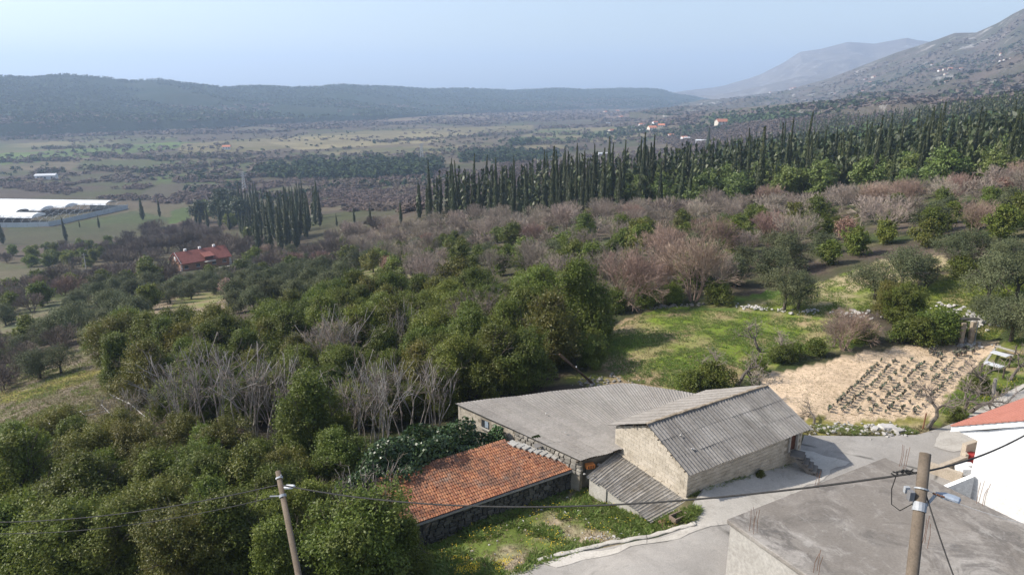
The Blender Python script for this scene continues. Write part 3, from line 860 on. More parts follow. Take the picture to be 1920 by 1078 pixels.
# window in the left wall
def onwall(u, v):
    d = Vector(ray(u, v)); o0 = Vector((0, 0, CAM_H)); t = (bA - o0).dot(nl) / d.dot(nl)
    p = o0 + d * t
    return (p - bA).dot(axl), p.z
wa0, wz1 = onwall(900, 787); wa1, wz0 = onwall(914, 807)
wz1, wz0 = wz1 - .0, wz0
org = bA + Vector((0, 0, -bA.z)) + IB + in_l * .16
split = LB * .50
nb = block_wall(barn, org, axl, nl, split, lambda a: -3.0, lambda a: bzt(a), .5, .235, limit=200,
           skip=lambda a, z, a0, a1: a1 > wa0 and a0 < wa1 and wz0 < z < wz1) if False else 0
def bw2(a_from, a_to):
    o2 = org + axl * a_from
    return block_wall(barn, o2 - Vector((0, 0, -barn_base.z)) + Vector((0, 0, -barn_base.z)), axl, nl, a_to - a_from, lambda a: -3.0, lambda a: bzt(a + a_from), .5, .235, limit=190,
                      skip=lambda a, z, a0, a1: a1 + a_from > wa0 and a0 + a_from < wa1 and wz0 - .1 < z < wz1 + .1)
bw2(.0, split)
wc = (wa0 + wa1) / 2
win = MB().box(tuple(bA + axl * wc + in_l * .17 + Vector((0, 0, (wz0 + wz1) / 2 - bA.z))), (wa1 - wa0, .06, wz1 - wz0), math.atan2(axl.y, axl.x)).build('window', M_GLASS, barn, loc=IB)
MB().box(tuple(bA + axl * (wc + (wa1 - wa0) * .22) + in_l * .13 + Vector((0, 0, (wz0 + wz1) / 2 - bA.z + .05))), ((wa1 - wa0) * .45, .03, (wz1 - wz0) * .8), math.atan2(axl.y, axl.x)).build('pane', M_BLUEPANE, win)
MB().box(tuple(bA + axl * wc + in_l * .10 + Vector((0, 0, wz0 - bA.z - .04))), (wa1 - wa0 + .2, .16, .08), math.atan2(axl.y, axl.x)).build('sill', M_PLASTER, win)
# rubble courses on the right half of that wall
for row in range(4):
    a = split + .1
    while a < LB - .1:
        l = random.uniform(.28, .55); hh = random.uniform(.19, .26)
        c = org + axl * (a + l / 2) + nl * .03 + Vector((0, 0, bzt(a + l / 2) - .12 - row * .24 + random.uniform(-.02, .02)))
        piece('stone', random.choice(STONES), barn, c, (l, .24, hh), (random.uniform(-.1, .1), random.uniform(-.08, .08), math.atan2(axl.y, axl.x)))
        a += l + .02
# flashing of cement between tile roof and wall
# roof sheets
def back(u):
    L1 = (bC - bA).length; L2 = (bD - bC).length; x = u * (L1 + L2)
    return bA.lerp(bC, x / L1) if x < L1 else bC.lerp(bD, (x - L1) / L2)
UC = (bC - bA).length / ((bC - bA).length + (bD - bC).length)
NB, NRW = 16, 4
def near(u): return bB.lerp(bE, u)
def brf(u, t):
    p = near(u).lerp(back(u), t)
    p = p + Vector((0, 0, -.16 * math.sin(math.pi * t) * math.sin(math.pi * min(1, u * 1.1)) + .03 * math.sin(u * 23 + t * 5)))
    return p
for j in range(NRW):
    for i in range(NB):
        u0, u1 = i / NB, (i + 1) / NB + .004
        t0, t1 = j / NRW - (.012 if j == 0 else 0), (j + 1) / NRW + .016
        q = [brf(u0, t0), brf(min(u1, 1), t0), brf(u0, t1), brf(min(u1, 1), t1)]
        li = .02
        q = [x + Vector((0, 0, .0)) for x in q]
        o = obj('roof_sheet', wave_sheet(q[0] + Vector((0, 0, .0)), q[1], q[2], q[3], 5.0, .017, lift=.010, mat=M_ASB_L, ragged=.04 if j == 0 else 0), barn, IB)
m = MB()
for f in np.linspace(0.02, .98, 9):
    a = near(f * .35).lerp(near(f * .35), 0) - Vector((0, 0, .1))
    m.box(tuple(a + Vector((.0, .1, 0))), (.08, .6, .1), math.atan2(axl.y, axl.x))
m.build('rafter_end', M_BARK, barn, loc=IB)

# ------------------------------------------------------------------ stone shed with the orange tile roof
oBL, oBR, oTR = atz(765, 982, -.9), atz(1085, 872, -.55), atz(950, 830, .35)
ea = (oBR - oBL); EL = ea.length; ea.normalize()
nrm = ea.cross(oTR - oBL).normalized(); nrm = nrm if nrm.z > 0 else -nrm
eb = nrm.cross(ea).normalized()
shed_base = Vector(((oBL.x + oBR.x) / 2, (oBL.y + oBR.y) / 2, -2.4))
shed = thing('stone_shed', 'low stone shed with a patched orange clay tile roof half under ivy', 'shed', shed_base)
IS = -shed_base
def onroof(u, v):
    d = Vector(ray(u, v)); o0 = Vector((0, 0, CAM_H)); t = (oBL - o0).dot(nrm) / d.dot(nrm)
    q = o0 + d * t - oBL
    return q.dot(ea), q.dot(eb)
tl = onroof(722, 930); tr = onroof(950, 830)
DEP = tr[1]
lslope = tl[0] / max(tl[1], .1)
def roofP(a, b, h=0): return oBL + ea * a + eb * b + nrm * h
wrel = (tr[0] - EL) / DEP
TW = .15; TLn = .24
nA = int(EL / TW); nBt = int((DEP + .3) / TLn)
Vs, Fs = [], []
tr_ = np.random.RandomState(3)
for j in range(nBt + 1):
    for i in range(-18, nA):
        a, b = i * TW + tr_.uniform(-.008, .008), -.14 + j * TLn
        if a < lslope * b - .05 or a > EL + wrel * b: continue
        if tr_.rand() < .004: continue
        r0, r1 = .076, .064
        base = len(Vs); jz = tr_.uniform(-.012, .016); ya = tr_.uniform(-.09, .09)
        for bb, rr, hh in ((b, r0, .030 + jz * .6), (b + .30, r1, .010)):
            for q in range(5):
                an = math.pi * q / 4
                p = roofP(a + TW / 2 + rr * math.cos(an) + ya * (bb - b), bb, hh + rr * .40 * math.sin(an))
                Vs.append(tuple(p))
        for q in range(4): Fs.append((base + q, base + q + 1, base + 6 + q, base + 5 + q))
        c0 = len(Vs); Vs.append(tuple(roofP(a + TW / 2, b, .02)))
        Fs.append((base + 1, base, c0, c0)) if False else None
o = obj('roof_tiles', np_mesh('roof_tiles', np.array(Vs), np.array(Fs), M_TILE, True), shed, IS)
tag(o, kind='stuff')
m = MB()
quad = [roofP(-.05, -.1), roofP(EL, -.1), roofP(EL + wrel * (DEP + .3), DEP + .3), roofP(lslope * (DEP + .3), DEP + .3)]
m.slab([q for q in quad], .14)
m.build('roof_bed', simple('roof_bed', (.16, .07, .045), (.24, .11, .07), 3, .95, .1), shed, loc=IS)
# eave ledge and walls
m = MB()
m.box(tuple(roofP(EL / 2, -.12, -.12)), (EL + .1, .22, .1), math.atan2(ea.y, ea.x), 0, -math.asin(ea.z))
m.build('eave_ledge', simple('eave_cement', (.26, .245, .22), (.36, .34, .31), 2, .95, .1), shed, loc=IS)
eh = Vector((ea.x, ea.y, 0)).normalized(); nin = Vector((-eh.y, eh.x, 0))
m = MB()
pA, pB = Vector((oBL.x, oBL.y, 0)) + nin * .12, Vector((oBR.x, oBR.y, 0)) + nin * .12
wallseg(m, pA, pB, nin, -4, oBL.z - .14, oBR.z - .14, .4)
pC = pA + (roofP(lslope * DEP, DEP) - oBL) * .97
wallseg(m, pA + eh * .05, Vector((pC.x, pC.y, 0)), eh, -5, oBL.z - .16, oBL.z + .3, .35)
wallseg(m, pB + eh * .05 + nin * .02, Vector((6.3, 39.2, 0)), nin, -4, -.75, -.7, .3)
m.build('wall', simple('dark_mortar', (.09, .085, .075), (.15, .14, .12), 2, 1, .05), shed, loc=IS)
for row in range(7):
    a = -.1
    while a < EL + .2:
        l = random.uniform(.25, .6); hh = .26
        zt = oBL.z + (oBR.z - oBL.z) * a / EL - .30 - row * .245
        p = pA + eh * (a + l / 2)
        if zt > float(gz(p.x, p.y)) - .25:
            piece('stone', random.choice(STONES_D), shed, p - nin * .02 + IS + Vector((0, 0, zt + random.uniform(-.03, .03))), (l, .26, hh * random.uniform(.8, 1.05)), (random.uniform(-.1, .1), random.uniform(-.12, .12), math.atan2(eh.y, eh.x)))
        a += l + .02
# cement flashing along the barn wall
m = MB()
for q in range(12):
    f = q / 12
    p = roofP(EL + wrel * DEP * f, DEP * f, .05)
    m.box(tuple(p + Vector((random.uniform(-.05, .05), .1, random.uniform(-.02, .03)))), (.55, .5, .1), math.atan2(axl.y, axl.x), 0, .1)
m.build('cement_flashing', M_PLASTER, shed, loc=IS)
m = MB()
m.slab([roofP(EL - 1.9, 2.2, .16), roofP(EL - 1.2, 2.15, .14), roofP(EL - 1.15, 2.5, .15), roofP(EL - 1.85, 2.55, .17)], .03)
m.build('roof_patch', M_ASB_L, shed, loc=IS)
m = MB()
m.slab([roofP(EL - 1.6, 2.95, .13), roofP(EL - 1.05, 2.95, .13), roofP(EL - 1.05, 3.2, .13), roofP(EL - 1.6, 3.2, .13)], .03)
m.build('hole_shade_panel', M_INNER_SHADE, shed, loc=IS)  # near-black panel on the tiles paints the dark of a hole

# ------------------------------------------------------------------ lean-to with the lichened corrugated roof
T1, T2 = hw(-.08, 5.95, .02), hw(-.1, -.25, -.06)
L1, L2 = atz(1101, 893, -.55), atz(1220, 977, -.72)
lean_base = Vector((7.2, 36, -1.9))
lean = thing('lean_to', 'lean-to of mossy corrugated sheets against the gable of the block house', 'shed', lean_base)
IL = -lean_base
NL = 6
for i in range(NL):
    f0, f1 = i / NL, (i + 1) / NL + .012
    a, b = L1.lerp(L2, f0), L1.lerp(L2, f1); c, d = T1.lerp(T2, f0), T1.lerp(T2, f1)
    for h0, h1, dz in ((0, .54, .02), (.5, 1, 0)):
        obj('roof_sheet', wave_sheet(a.lerp(c, h0), b.lerp(d, h0), a.lerp(c, h1 - .0) + Vector((0, 0, dz)), b.lerp(d, h1) + Vector((0, 0, dz)), 4.6, .05, mat=M_ASB_W, ragged=.07), lean, IL)
m = MB()
dd = (L2 - L1).normalized(); nn = Vector((-dd.y, dd.x, 0)); nn = nn if nn.x > 0 else -nn
wallseg(m, L1 + nn * .1 + dd * .1, L1.lerp(L2, .30) + nn * .1, nn, -3.2, L1.z - .09, L1.lerp(L2, .3).z - .09, .2)
wallseg(m, L1.lerp(L2, .30) + nn * .18, L2 + nn * .18 - dd * .2, nn, -3.2, L1.lerp(L2, .3).z - .1, L2.z - .1, .2)
wallseg(m, L2 + nn * .3 - dd * .35, T2 + Vector((-.2, .2, 0)), Vector((0, 1, 0)), -3.2, L2.z - .1, T2.z - .14, .2)
wallseg(m, L1 + nn * .35 + dd * .15, T1 + Vector((.3, -.3, 0)), Vector((0, -1, 0)), -3.2, L1.z - .12, T1.z - .14, .2)
m.build('wall', M_PLASTER, lean, loc=IL)
m = MB()
for i in range(9):
    p = T1.lerp(T2, i / 9 + .05)
    m.box(tuple(p + Vector((-.03, 0, .05))), (.12, .66, .08), HROT + random.uniform(-.03, .03), random.uniform(-.05, .05))
m.build('mortar_fillet', M_BLOCK, lean, loc=IL)

# ------------------------------------------------------------------ flat-roofed concrete house
fL, fF = Vector((9.89, 27.76, 3)), Vector((20.07, 33.35, 3))
fd = (fF - fL).normalized(); fs = Vector((fd.y, -fd.x, 0))
flat_ = thing('concrete_house', 'unfinished house with a bare flat concrete roof and rusty bars sticking up', 'house', tuple(fL + fd * 5.5 + fs * 7 - Vector((0, 0, 3.2))), math.atan2(fd.y, fd.x))
# local frame: x along fd, y = -fs
def fl(a, b, z): return (a - 5.5, 7 - b, z + .2)
WF = (fF - fL).length
m = MB().box(fl(WF / 2, 7.2, 2.89), (WF, 14.4, .22))
o = m.build('roof_slab', M_SLAB, flat_)
bv = o.modifiers.new('bevel', 'BEVEL'); bv.width = .03; bv.segments = 2
m = MB()
m.box(fl(WF / 2, .30, .88), (WF - .2, .3, 3.8)); m.box(fl(.25, 7.2, .88), (.3, 13.5, 3.8)); m.box(fl(WF - .25, 7.2, .88), (.3, 13.5, 3.8))
m.build('wall', M_CONC, flat_)
def onslab(u, v):
    p = atz(u, v, 3.0) - fL
    return p.dot(fd), p.dot(fs)
for (u, v, n_b, ht) in ((1411, 996, 4, 1.25), (1531, 910, 3, .75), (1705, 869, 4, 1.25), (1855, 936, 4, 1.2), (1735, 1022, 3, 1.3), (1532, 1074, 3, 1.0)):
    a0, b0 = onslab(u, v)
    a0 = min(max(a0, .12), WF - .12); b0 = max(b0, .12)
    for q in range(n_b):
        dx, dy = (q % 2) * .22 - .1, (q // 2) * .25 - .1
        a1, b1 = min(max(a0 + dx, .06), WF - .06), max(b0 + dy, .06)
        MB().tube([fl(a1, b1, 2.95), fl(a1 + random.uniform(-.05, .05), b1 + random.uniform(-.05, .05), 3.0 + ht * .5), fl(a1 + random.uniform(-.1, .1), b1 + random.uniform(-.1, .1), 3.0 + ht * random.uniform(.85, 1.05))], .011, 4).build('rebar', M_RUST, flat_)

# ------------------------------------------------------------------ white house at the right edge
W0 = atz(1785, 799, 3.0)
wd = fs.copy(); wn = -fd                                        # gable wall runs towards the viewer and faces left
white = thing('white_house', 'bright white rendered house with a salmon tile roof beside the road', 'house', (W0.x, W0.y, -1))
IW = -Vector((W0.x, W0.y, -1))
def onface(u, v, off=0.0):
    d = Vector(ray(u, v)); o0 = Vector((0, 0, CAM_H)); q0 = W0 + wn * off
    t = (q0 - o0).dot(wn) / d.dot(wn)
    return o0 + d * t
vg1 = onface(1922, 788)
vg = (vg1 - W0).normalized()
vgl = 9.0
k0, k1, k2 = onface(1788, 804, -.06), onface(1833, 826, -.06), onface(1821, 889, -.06)
top0, top1 = W0 - wn * .06 - Vector((0, 0, .12)), W0 + vg * vgl - wn * .06 - Vector((0, 0, .12))
m = MB()
prof = [k0, k1, Vector((k1.x, k1.y, -2.6)), Vector((top1.x, top1.y, -2.6)), top1]
n5 = len(prof); bkv = -wn * .3
m.add(prof + [p + bkv for p in prof], [tuple(range(n5)), tuple(range(n5, 2 * n5))[::-1]] + [((i + 1) % n5, i, n5 + i, n5 + (i + 1) % n5) for i in range(n5)])
wq = Vector((k1.x, k1.y, 0)) - wn * .32
wallseg(m, wq, wq - wn * 9, wd, -2.6, k1.z - .3, k1.z - .3, .3)
m.build('wall', M_WHITE, white, loc=IW)
fm = MB()
f0, f1 = W0 + wn * .06, W0 + vg * vgl + wn * .06
dn = Vector((0, 0, -.34))
fv = [f0, f1, f1 + dn, f0 + dn]
fm.add(fv + [p - wn * .1 for p in fv], [(0, 1, 2, 3), (7, 6, 5, 4), (0, 4, 5, 1), (1, 5, 6, 2), (2, 6, 7, 3), (3, 7, 4, 0)])
fm.build('fascia', M_WHITE, white, loc=IW)
ev = atz(1922, 748, W0.z) - W0
el_ = ev.length; ev.normalize()
up = ev.cross(vg).normalized(); up = up if up.z > 0 else -up
allm = MB()
e0 = W0 + wn * .12
ccol, crow = 44, 24
for q in range(ccol):
    a0, a1, a2 = q * .24, q * .24 + .12, q * .24 + .24
    for c in range(crow):
        b0, b1 = c * .36, c * .36 + .40
        for (x0, x1, h) in ((a0, a1, .075), (a1, a2, .03)):
            v = [e0 + ev * x0 + vg * b0 + up * (h + .035), e0 + ev * x1 + vg * b0 + up * (h + .035), e0 + ev * x1 + vg * b1 + up * h, e0 + ev * x0 + vg * b1 + up * h]
            lo = [p - up * .08 for p in v]
            allm.add(v + lo, [(0, 1, 2, 3), (0, 4, 5, 1), (1, 5, 6, 2), (3, 7, 4, 0)])
o = allm.build('roof_tiles', M_SALMON, white, loc=IW)
o.data.update(); tag(o, kind='stuff')
MB().slab([e0 - wn * .1, e0 + vg * 8.6 - wn * .1, e0 + ev * 10.4 + vg * 8.6, e0 + ev * 10.4 - wn * .1], .16).build('roof_deck', M_WHITE, white, loc=IW)
MB().tube([onface(1790, 806, .03), onface(1850, 806, .03), onface(1925, 797, .03)], .022, 5).build('wall_cable', M_CABLE, white, loc=IW)
# low white wall from the corner to the flat roof
g0, g1 = onface(1822, 888), atz(1768, 910, -.1)
m = MB()
gdir = (g1 - g0).normalized()
wallseg(m, (g0.x, g0.y, 0), (g1.x, g1.y, 0), (-gdir.y, gdir.x, 0), -2.5, g0.z, g1.z, .3)
lw = m.build('garden_wall', M_WHITE, None)
tag(lw, 'low white wall running from the white house to the flat concrete roof', 'wall')

# courtyard walls of raw concrete by the road
yard = thing('courtyard_wall', 'raw concrete walls round the sunken yard beside the white house', 'wall', tuple(atz(1790, 870, -.9)))
IY = -Vector(yard.location)
M_RAW = simple('raw_concrete', (.40, .34, .265), (.50, .43, .345), .9, .93, .12, stain=(.9, .5, (.26, .21, .16)))
q = [atz(1742, 868, -.35), atz(1804, 889, -.35), atz(1770, 873, -.35), atz(1816, 856, -.35), atz(1812, 838, .1), atz(1834, 831, .1)]
for a, b, zt in ((q[0], q[1], -.35), (q[2], q[3], -.35), (q[4], q[5], .25), (q[3], q[4], -.2)):
    m = MB(); d_ = (b - a).normalized()
    wallseg(m, (a.x, a.y, 0), (b.x, b.y, 0), (-d_.y, d_.x, 0), -2, zt, zt, .28)
    m.build('wall_panel', M_RAW, yard, loc=IY)

# concrete kerb round the grass plot
kp = [gp(*p) for p in ((1303, 984), (1285, 989), (1262, 995), (1235, 1003), (1205, 1010), (1170, 1016), (1140, 1020), (1105, 1029), (1070, 1037), (1040, 1044), (1008, 1053))]
m = MB()
prev = None
sm = []
for i in range(len(kp) - 1):
    for f in range(4): sm.append(kp[i].lerp(kp[i + 1], f / 4))
sm.append(kp[-1])
for i, p in enumerate(sm):
    d_ = (sm[min(i + 1, len(sm) - 1)] - sm[max(i - 1, 0)]).normalized(); n_k = Vector((-d_.y, d_.x, 0))
    wv = .14 + .025 * math.sin(i * 1.7); z0 = float(gz(p.x, p.y)); zt = z0 + .15 + .02 * math.sin(i * 1.1 + 1)
    ring = [(p + n_k * wv).to_tuple()[:2] + (z0 - .3,), (p + n_k * wv).to_tuple()[:2] + (zt - .03,), (p + n_k * (wv - .05)).to_tuple()[:2] + (zt,), (p - n_k * (wv - .05)).to_tuple()[:2] + (zt,), (p - n_k * wv).to_tuple()[:2] + (zt - .03,), (p - n_k * wv).to_tuple()[:2] + (z0 - .3,)]
    m.add(ring, [])
    if i:
        b = len(m.v) - 12
        m.f += [(b + k_, b + k_ + 1, b + 7 + k_, b + 6 + k_) for k_ in range(5)]
    else: m.f.append((0, 1, 2, 3, 4, 5))
m.f.append(tuple(len(m.v) - 6 + k_ for k_ in range(6))[::-1])
tag(m.build('kerb', M_APRON), kind='structure')

# ------------------------------------------------------------------ utility poles, lamp and cables
def at_depth(u, v, fw):
    d = ray(u, v); n = d[1] * CP - d[2] * SP
    return Vector((0, 0, CAM_H)) + Vector(d) * (fw / n)
def leanpole(top, bot_px, fwd, ztop_r, zbot):
    pass
pR = at_depth(1735, 850, 16.0); pRb = at_depth(1709, 1090, 15.2)
dR = (pRb - pR).normalized()
footR = pR + dR * ((pR.z - (float(gz(pR.x, pR.y)) - .5)) / -dR.z)
poleR = thing('utility_pole', 'tall wooden pole with a street lamp in front of the flat concrete roof', 'pole', tuple(footR))
IR = -footR
MB().tube([footR, footR.lerp(pR, .5), pR], [.15, .138, .122], 14).build('shaft', M_WOOD, poleR, True, IR)
def onR(s): return pR + dR * s
def ringm(p, d, r, h, mat, name, parent, loc):
    m = MB().tube([p - d * h / 2, p + d * h / 2], r, 14); return m.build(name, mat, parent, False, loc)
ringm(onR(.82), dR, .15, .035, M_GALV, 'clamp_ring', poleR, IR)
ringm(onR(1.22), dR, .145, .2, M_GALV, 'bracket', poleR, IR)
MB().box(tuple(onR(.95) + Vector((-.24, -.02, 0))), (.11, .13, .22)).build('meter_box', simple('grey_box', (.16, .16, .165), (.22, .22, .23), 4, .6, .3), poleR, loc=IR)
MB().box(tuple(onR(.88) + Vector((-.30, .06, .02))), (.11, .08, .15)).build('meter_box', M_GALV, poleR, loc=IR)
la, lb_ = onR(1.2) + Vector((.14, 0, 0)), at_depth(1757, 925, 15.9)
lh = at_depth(1801, 938, 15.6)
MB().tube([la, lb_ + Vector((0, 0, .02))], .035, 8).build('lamp_arm', M_GALV, poleR, loc=IR)
def lamp_head(a, b, wd_, name, mat, parent, loc):
    d = (b - a); L = d.length; d.normalize(); s = d.cross(Vector((0, 0, 1))).normalized(); u = s.cross(d)
    m = MB(); st = [(0, .05, .05), (.12, .055, .06), (.3, wd_, .075), (.75, wd_ * 1.05, .07), (.95, wd_ * .9, .055), (1, wd_ * .75, .03)]
    for i, (f, w_, h) in enumerate(st):
        c = a + d * (L * f)
        m.add([c - s * w_ - u * .03, c + s * w_ - u * .03, c + s * w_ + u * (h - .045), c + s * w_ * .6 + u * (h - .02), c - s * w_ * .6 + u * (h - .02), c - s * w_ + u * (h - .045)], [])
        if i:
            b0 = len(m.v) - 12
            m.f += [(b0 + k_, b0 + (k_ + 1) % 6, b0 + 6 + (k_ + 1) % 6, b0 + 6 + k_) for k_ in range(6)]
        else: m.f.append((5, 4, 3, 2, 1, 0))
    m.f.append(tuple(len(m.v) - 6 + k_ for k_ in range(6)))
    return m.build(name, mat, parent, False, loc)
lm = lamp_head(lb_, lh, .115, 'lamp_head', M_LAMP, poleR, IR)
c_ = lb_.lerp(lh, .5)
MB().box(tuple(c_ + Vector((0, 0, .05))), (.06, .05, .05)).build('sensor', M_CABLE, lm, loc=IR)

pL = at_depth(521, 883, 27.0); pLb = at_depth(561, 1084, 25.2)
dL = (pLb - pL).normalized()
footL = pL + dL * ((pL.z - (float(gz(pL.x, pL.y)) - .8)) / -dL.z)
poleL = thing('utility_pole', 'leaning wooden pole with a small white lamp rising from the evergreen trees', 'pole', tuple(footL))
ILp = -footL
MB().tube([footL, footL.lerp(pL, .5), pL], [.138, .126, .102], 12).build('shaft', M_WOOD, poleL, True, ILp)
def onL(s): return pL + dL * s
ringm(onL(.28), dL, .135, .06, M_TARP, 'clamp_ring', poleL, ILp)
ringm(onL(1.0), dL, .14, .1, M_GALV, 'bracket', poleL, ILp)
MB().tube([onL(1.0), at_depth(506, 930, 26.6)], .025, 6).build('bracket_arm', M_GALV, poleL, loc=ILp)
MB().tube([onL(.66), at_depth(532, 911, 26.8)], .03, 6).build('lamp_arm', M_GALV, poleL, loc=ILp)
lamp_head(at_depth(530, 912, 26.8), at_depth(551, 912, 26.6), .12, 'lamp_head', M_TARP, poleL, ILp)
MB().tube([onL(.2) + Vector((.1, -.1, 0)), onL(.2) + Vector((.13, -.12, .12))], .03, 6).build('insulator', M_GALV, poleL, loc=ILp)

def cable(name, pts, r, mat, label, sag=0.0, cat='cable', n=28, group=None):
    P = [Vector(p) for p in pts]
    if len(P) == 2:
        a, b = P
        P = [a.lerp(b, i / n) - Vector((0, 0, sag * 4 * (i / n) * (1 - i / n))) for i in range(n + 1)]
    return tag(MB().tube(P, r, 6).build(name, mat), label, cat, group)
cA, cB = onL(.55), onR(.42)
cable('overhead_cable', [cA, cB], .025, M_CABLE, 'thick black overhead cable sagging between the two wooden poles', .95)
cable('overhead_cable', [cA + Vector((0, 0, .02)), at_depth(-140, 974, 36)], .022, M_CABLE, 'upper black cable running left from the leaning pole over the evergreens', .7)
cable('overhead_cable', [onL(.95), at_depth(-160, 990, 38)], .016, M_CABLE, 'lower thinner cable running left from the leaning pole over the evergreens', .9)
cable('overhead_cable', [onR(.42), at_depth(2010, 758, 21)], .023, M_CABLE, 'black cable rising from the street lamp pole across the white house wall', .35)
cable('stay_wire', [onR(.95) + Vector((.12, 0, 0)), at_depth(1800, 1110, 14.2)], .018, M_CABLE, 'dark cable hanging down from the lamp pole over the flat roof', .05)
cable('bare_wire', [onR(.85) + Vector((.14, 0, 0)), at_depth(1950, 988, 15.0)], .007, M_WIRE, 'thin pale wire with insulators above the flat concrete roof', .08)
for f in (.06, .10, .14):
    a, b = onR(.85) + Vector((.14, 0, 0)), at_depth(1950, 988, 15.0)
ins = MB()
for f in (.05, .09, .13): ins.tube([a.lerp(b, f) - Vector((0, 0, .02)), a.lerp(b, f + .03) - Vector((0, 0, .03))], .022, 6)
tag(ins.build('insulator_string', M_RUST), 'rusty red insulator links on the thin pale wire beside the pole', 'insulator')
# connector bundle where the cables meet the pole
m = MB()
for i in range(9):
    p = cB + Vector((-.16 - .05 * i, random.uniform(-.05, .05), random.uniform(-.07, .05)))
    m.tube([p, p + Vector((-.07, random.uniform(-.06, .06), random.uniform(-.07, .07))), p + Vector((-.16, 0, random.uniform(-.04, .04)))], .018, 5)
m.build('cable_clamp', M_CABLE, poleR, loc=IR)
MB().tube([cB + Vector((-.6, 0, -.05)), cB + Vector((-.66, 0, -.45)), cB + Vector((-.6, 0, -.85)), cB + Vector((-.38, 0, -1.02)), onR(1.15) + Vector((-.17, 0, 0))], .012, 5).build('lead_wire', M_CABLE, poleR, loc=IR)

# half-fallen pole behind the barn
fa, fb = atz(1108, 716, -1.5), at_depth(1049, 664, 55)
lp = thing('leaning_post', 'old brown pole leaning steeply behind the long barn', 'pole', tuple(fa))
MB().tube([fa - (fb - fa) * .05, fa.lerp(fb, .5), fb], [.11, .10, .085], 8).build('shaft', simple('dark_pole_wood', (.075, .05, .035), (.13, .09, .065), 2, .9, .1), lp, True, -fa)
MB().tube([fa.lerp(fb, .48) , fa.lerp(fb, .48) + Vector((0, 0, .22))], .06, 6).build('insulator', M_TARP, lp, loc=-fa)
cable('thin_wire', [fb, at_depth(640, 596, 75)], .011, M_CABLE, 'thin dark wire running left from the leaning pole over the trees', 1.2)
# concrete pole far left and small poles
def smallpole(u, v, h, r, label, mat):
    p = gp(u, v); t = thing('electric_pole', label, 'pole', tuple(p))
    MB().tube([(0, 0, -.5), (0, 0, h)], [r, r * .7], 8).build('shaft', mat, t)
    MB().box((0, 0, h - .5), (1.3, .12, .12), .3).build('crossarm', mat, t)
smallpole(164, 518, 8, .2, 'pale concrete power pole among the scrub below the cypresses', M_PLASTER)

# lattice pylons in the valley
def pylon(u, v, h, label):
    p = gp(u, v); t = thing('pylon', label, 'pylon', tuple(p), .4)
    m = MB(); bw = h * .11
    def cor(f): w_ = bw * (1 - f) + .5 * f; return [Vector((sx * w_, sy * w_, h * f)) for sx, sy in ((-1, -1), (1, -1), (1, 1), (-1, 1))]
    lv = [0, .18, .34, .48, .6, .7, .79, .87, .94, 1]
    for i in range(len(lv) - 1):
        a, b = cor(lv[i]), cor(lv[i + 1])
        for q in range(4):
            m.tube([a[q], b[q]], .16, 4, False); m.tube([a[q], b[(q + 1) % 4]], .09, 3, False); m.tube([a[(q + 1) % 4], b[q]], .09, 3, False)
    m.build('mast', M_GALV, t)
    for f, L in ((.98, 2.6), (.88, 3.4), (.78, 2.6)):
        MB().box((0, 0, h * f), (L * 2, .35, .35)).build('crossarm', M_GALV, t)
pylon(458, 356, 16, 'grey lattice pylon beyond the left cypress grove')
pylon(791, 299, 20, 'far lattice pylon beyond the dark pine wood in the valley')

# ------------------------------------------------------------------ things round the yard
t = thing('planter', 'brown concrete trough lying in the weeds at the corner of the lean-to', 'trough', tuple(gp(1272, 974)), HROT)
m = MB(); m.box((0, -.22, .16), (.95, .06, .32)); m.box((0, .22, .16), (.95, .06, .32)); m.box((-.45, 0, .16), (.06, .4, .32)); m.box((.45, 0, .16), (.06, .4, .32)); m.box((0, 0, .05), (.88, .4, .08))
M_TROUGH = simple('trough_concrete', (.18, .13, .10), (.27, .21, .17), 2.5, .95, .1)
m.build('body', M_TROUGH, t)
for i, (u, v) in enumerate(((1240, 981), (1247, 979), (1243, 984))):
    p = gp(u, v)
    tag(MB().box((0, 0, 0), (.3, .2, .16), .4 + i * .7).build('brick', M_BRICK, None, loc=p + Vector((0, 0, .08))), ('reddish block lying in weeds left of the trough', 'brown block nearest the trough in the weeds', 'tilted block in front of the two other blocks by the trough')[i], 'brick', 'loose bricks by the trough')
p = L1.lerp(T1, .06) + Vector((-.1, -.12, .14))
p = atz(1106, 876, -.38)
br_ = thing('hollow_brick', 'bright orange hollow brick at the top end of the lean-to', 'brick', tuple(p), .3)
MB().box((0, 0, .12), (.55, .34, .26)).build('body', M_ORANGE, br_)
mm = MB()
for a in (-.16, 0, .16):
    mm.box((a, -.172, .17), (.1, .01, .07)); mm.box((a, -.172, .07), (.1, .01, .07))
mm.build('hole_shade', M_DOOR, br_)  # dark plates on the face paint the shade inside the brick
tag(MB().box((0, 0, 0), (.5, .35, .9)).build('plinth', M_STONE_D, None, loc=p + Vector((0, .1, -.5))), 'dark stone pier carrying the orange brick', 'pier')
for i, (u, v, s_) in enumerate(((1123, 873, .22), (1096, 890, .13), (1113, 893, .14))):
    q = atz(u, v, -.42); 
    o = obj('loose_stone', STONES_W[i], None, q + Vector((0, 0, .06))); o.scale = (s_ * 1.4, s_, s_)
    tag(o, ('flat pale stone holding down the top of the lean-to roof', 'small pale stone at the left end of the lean-to roof', 'small pinkish stone on the lean-to sheets near their left end')[i], 'stone')
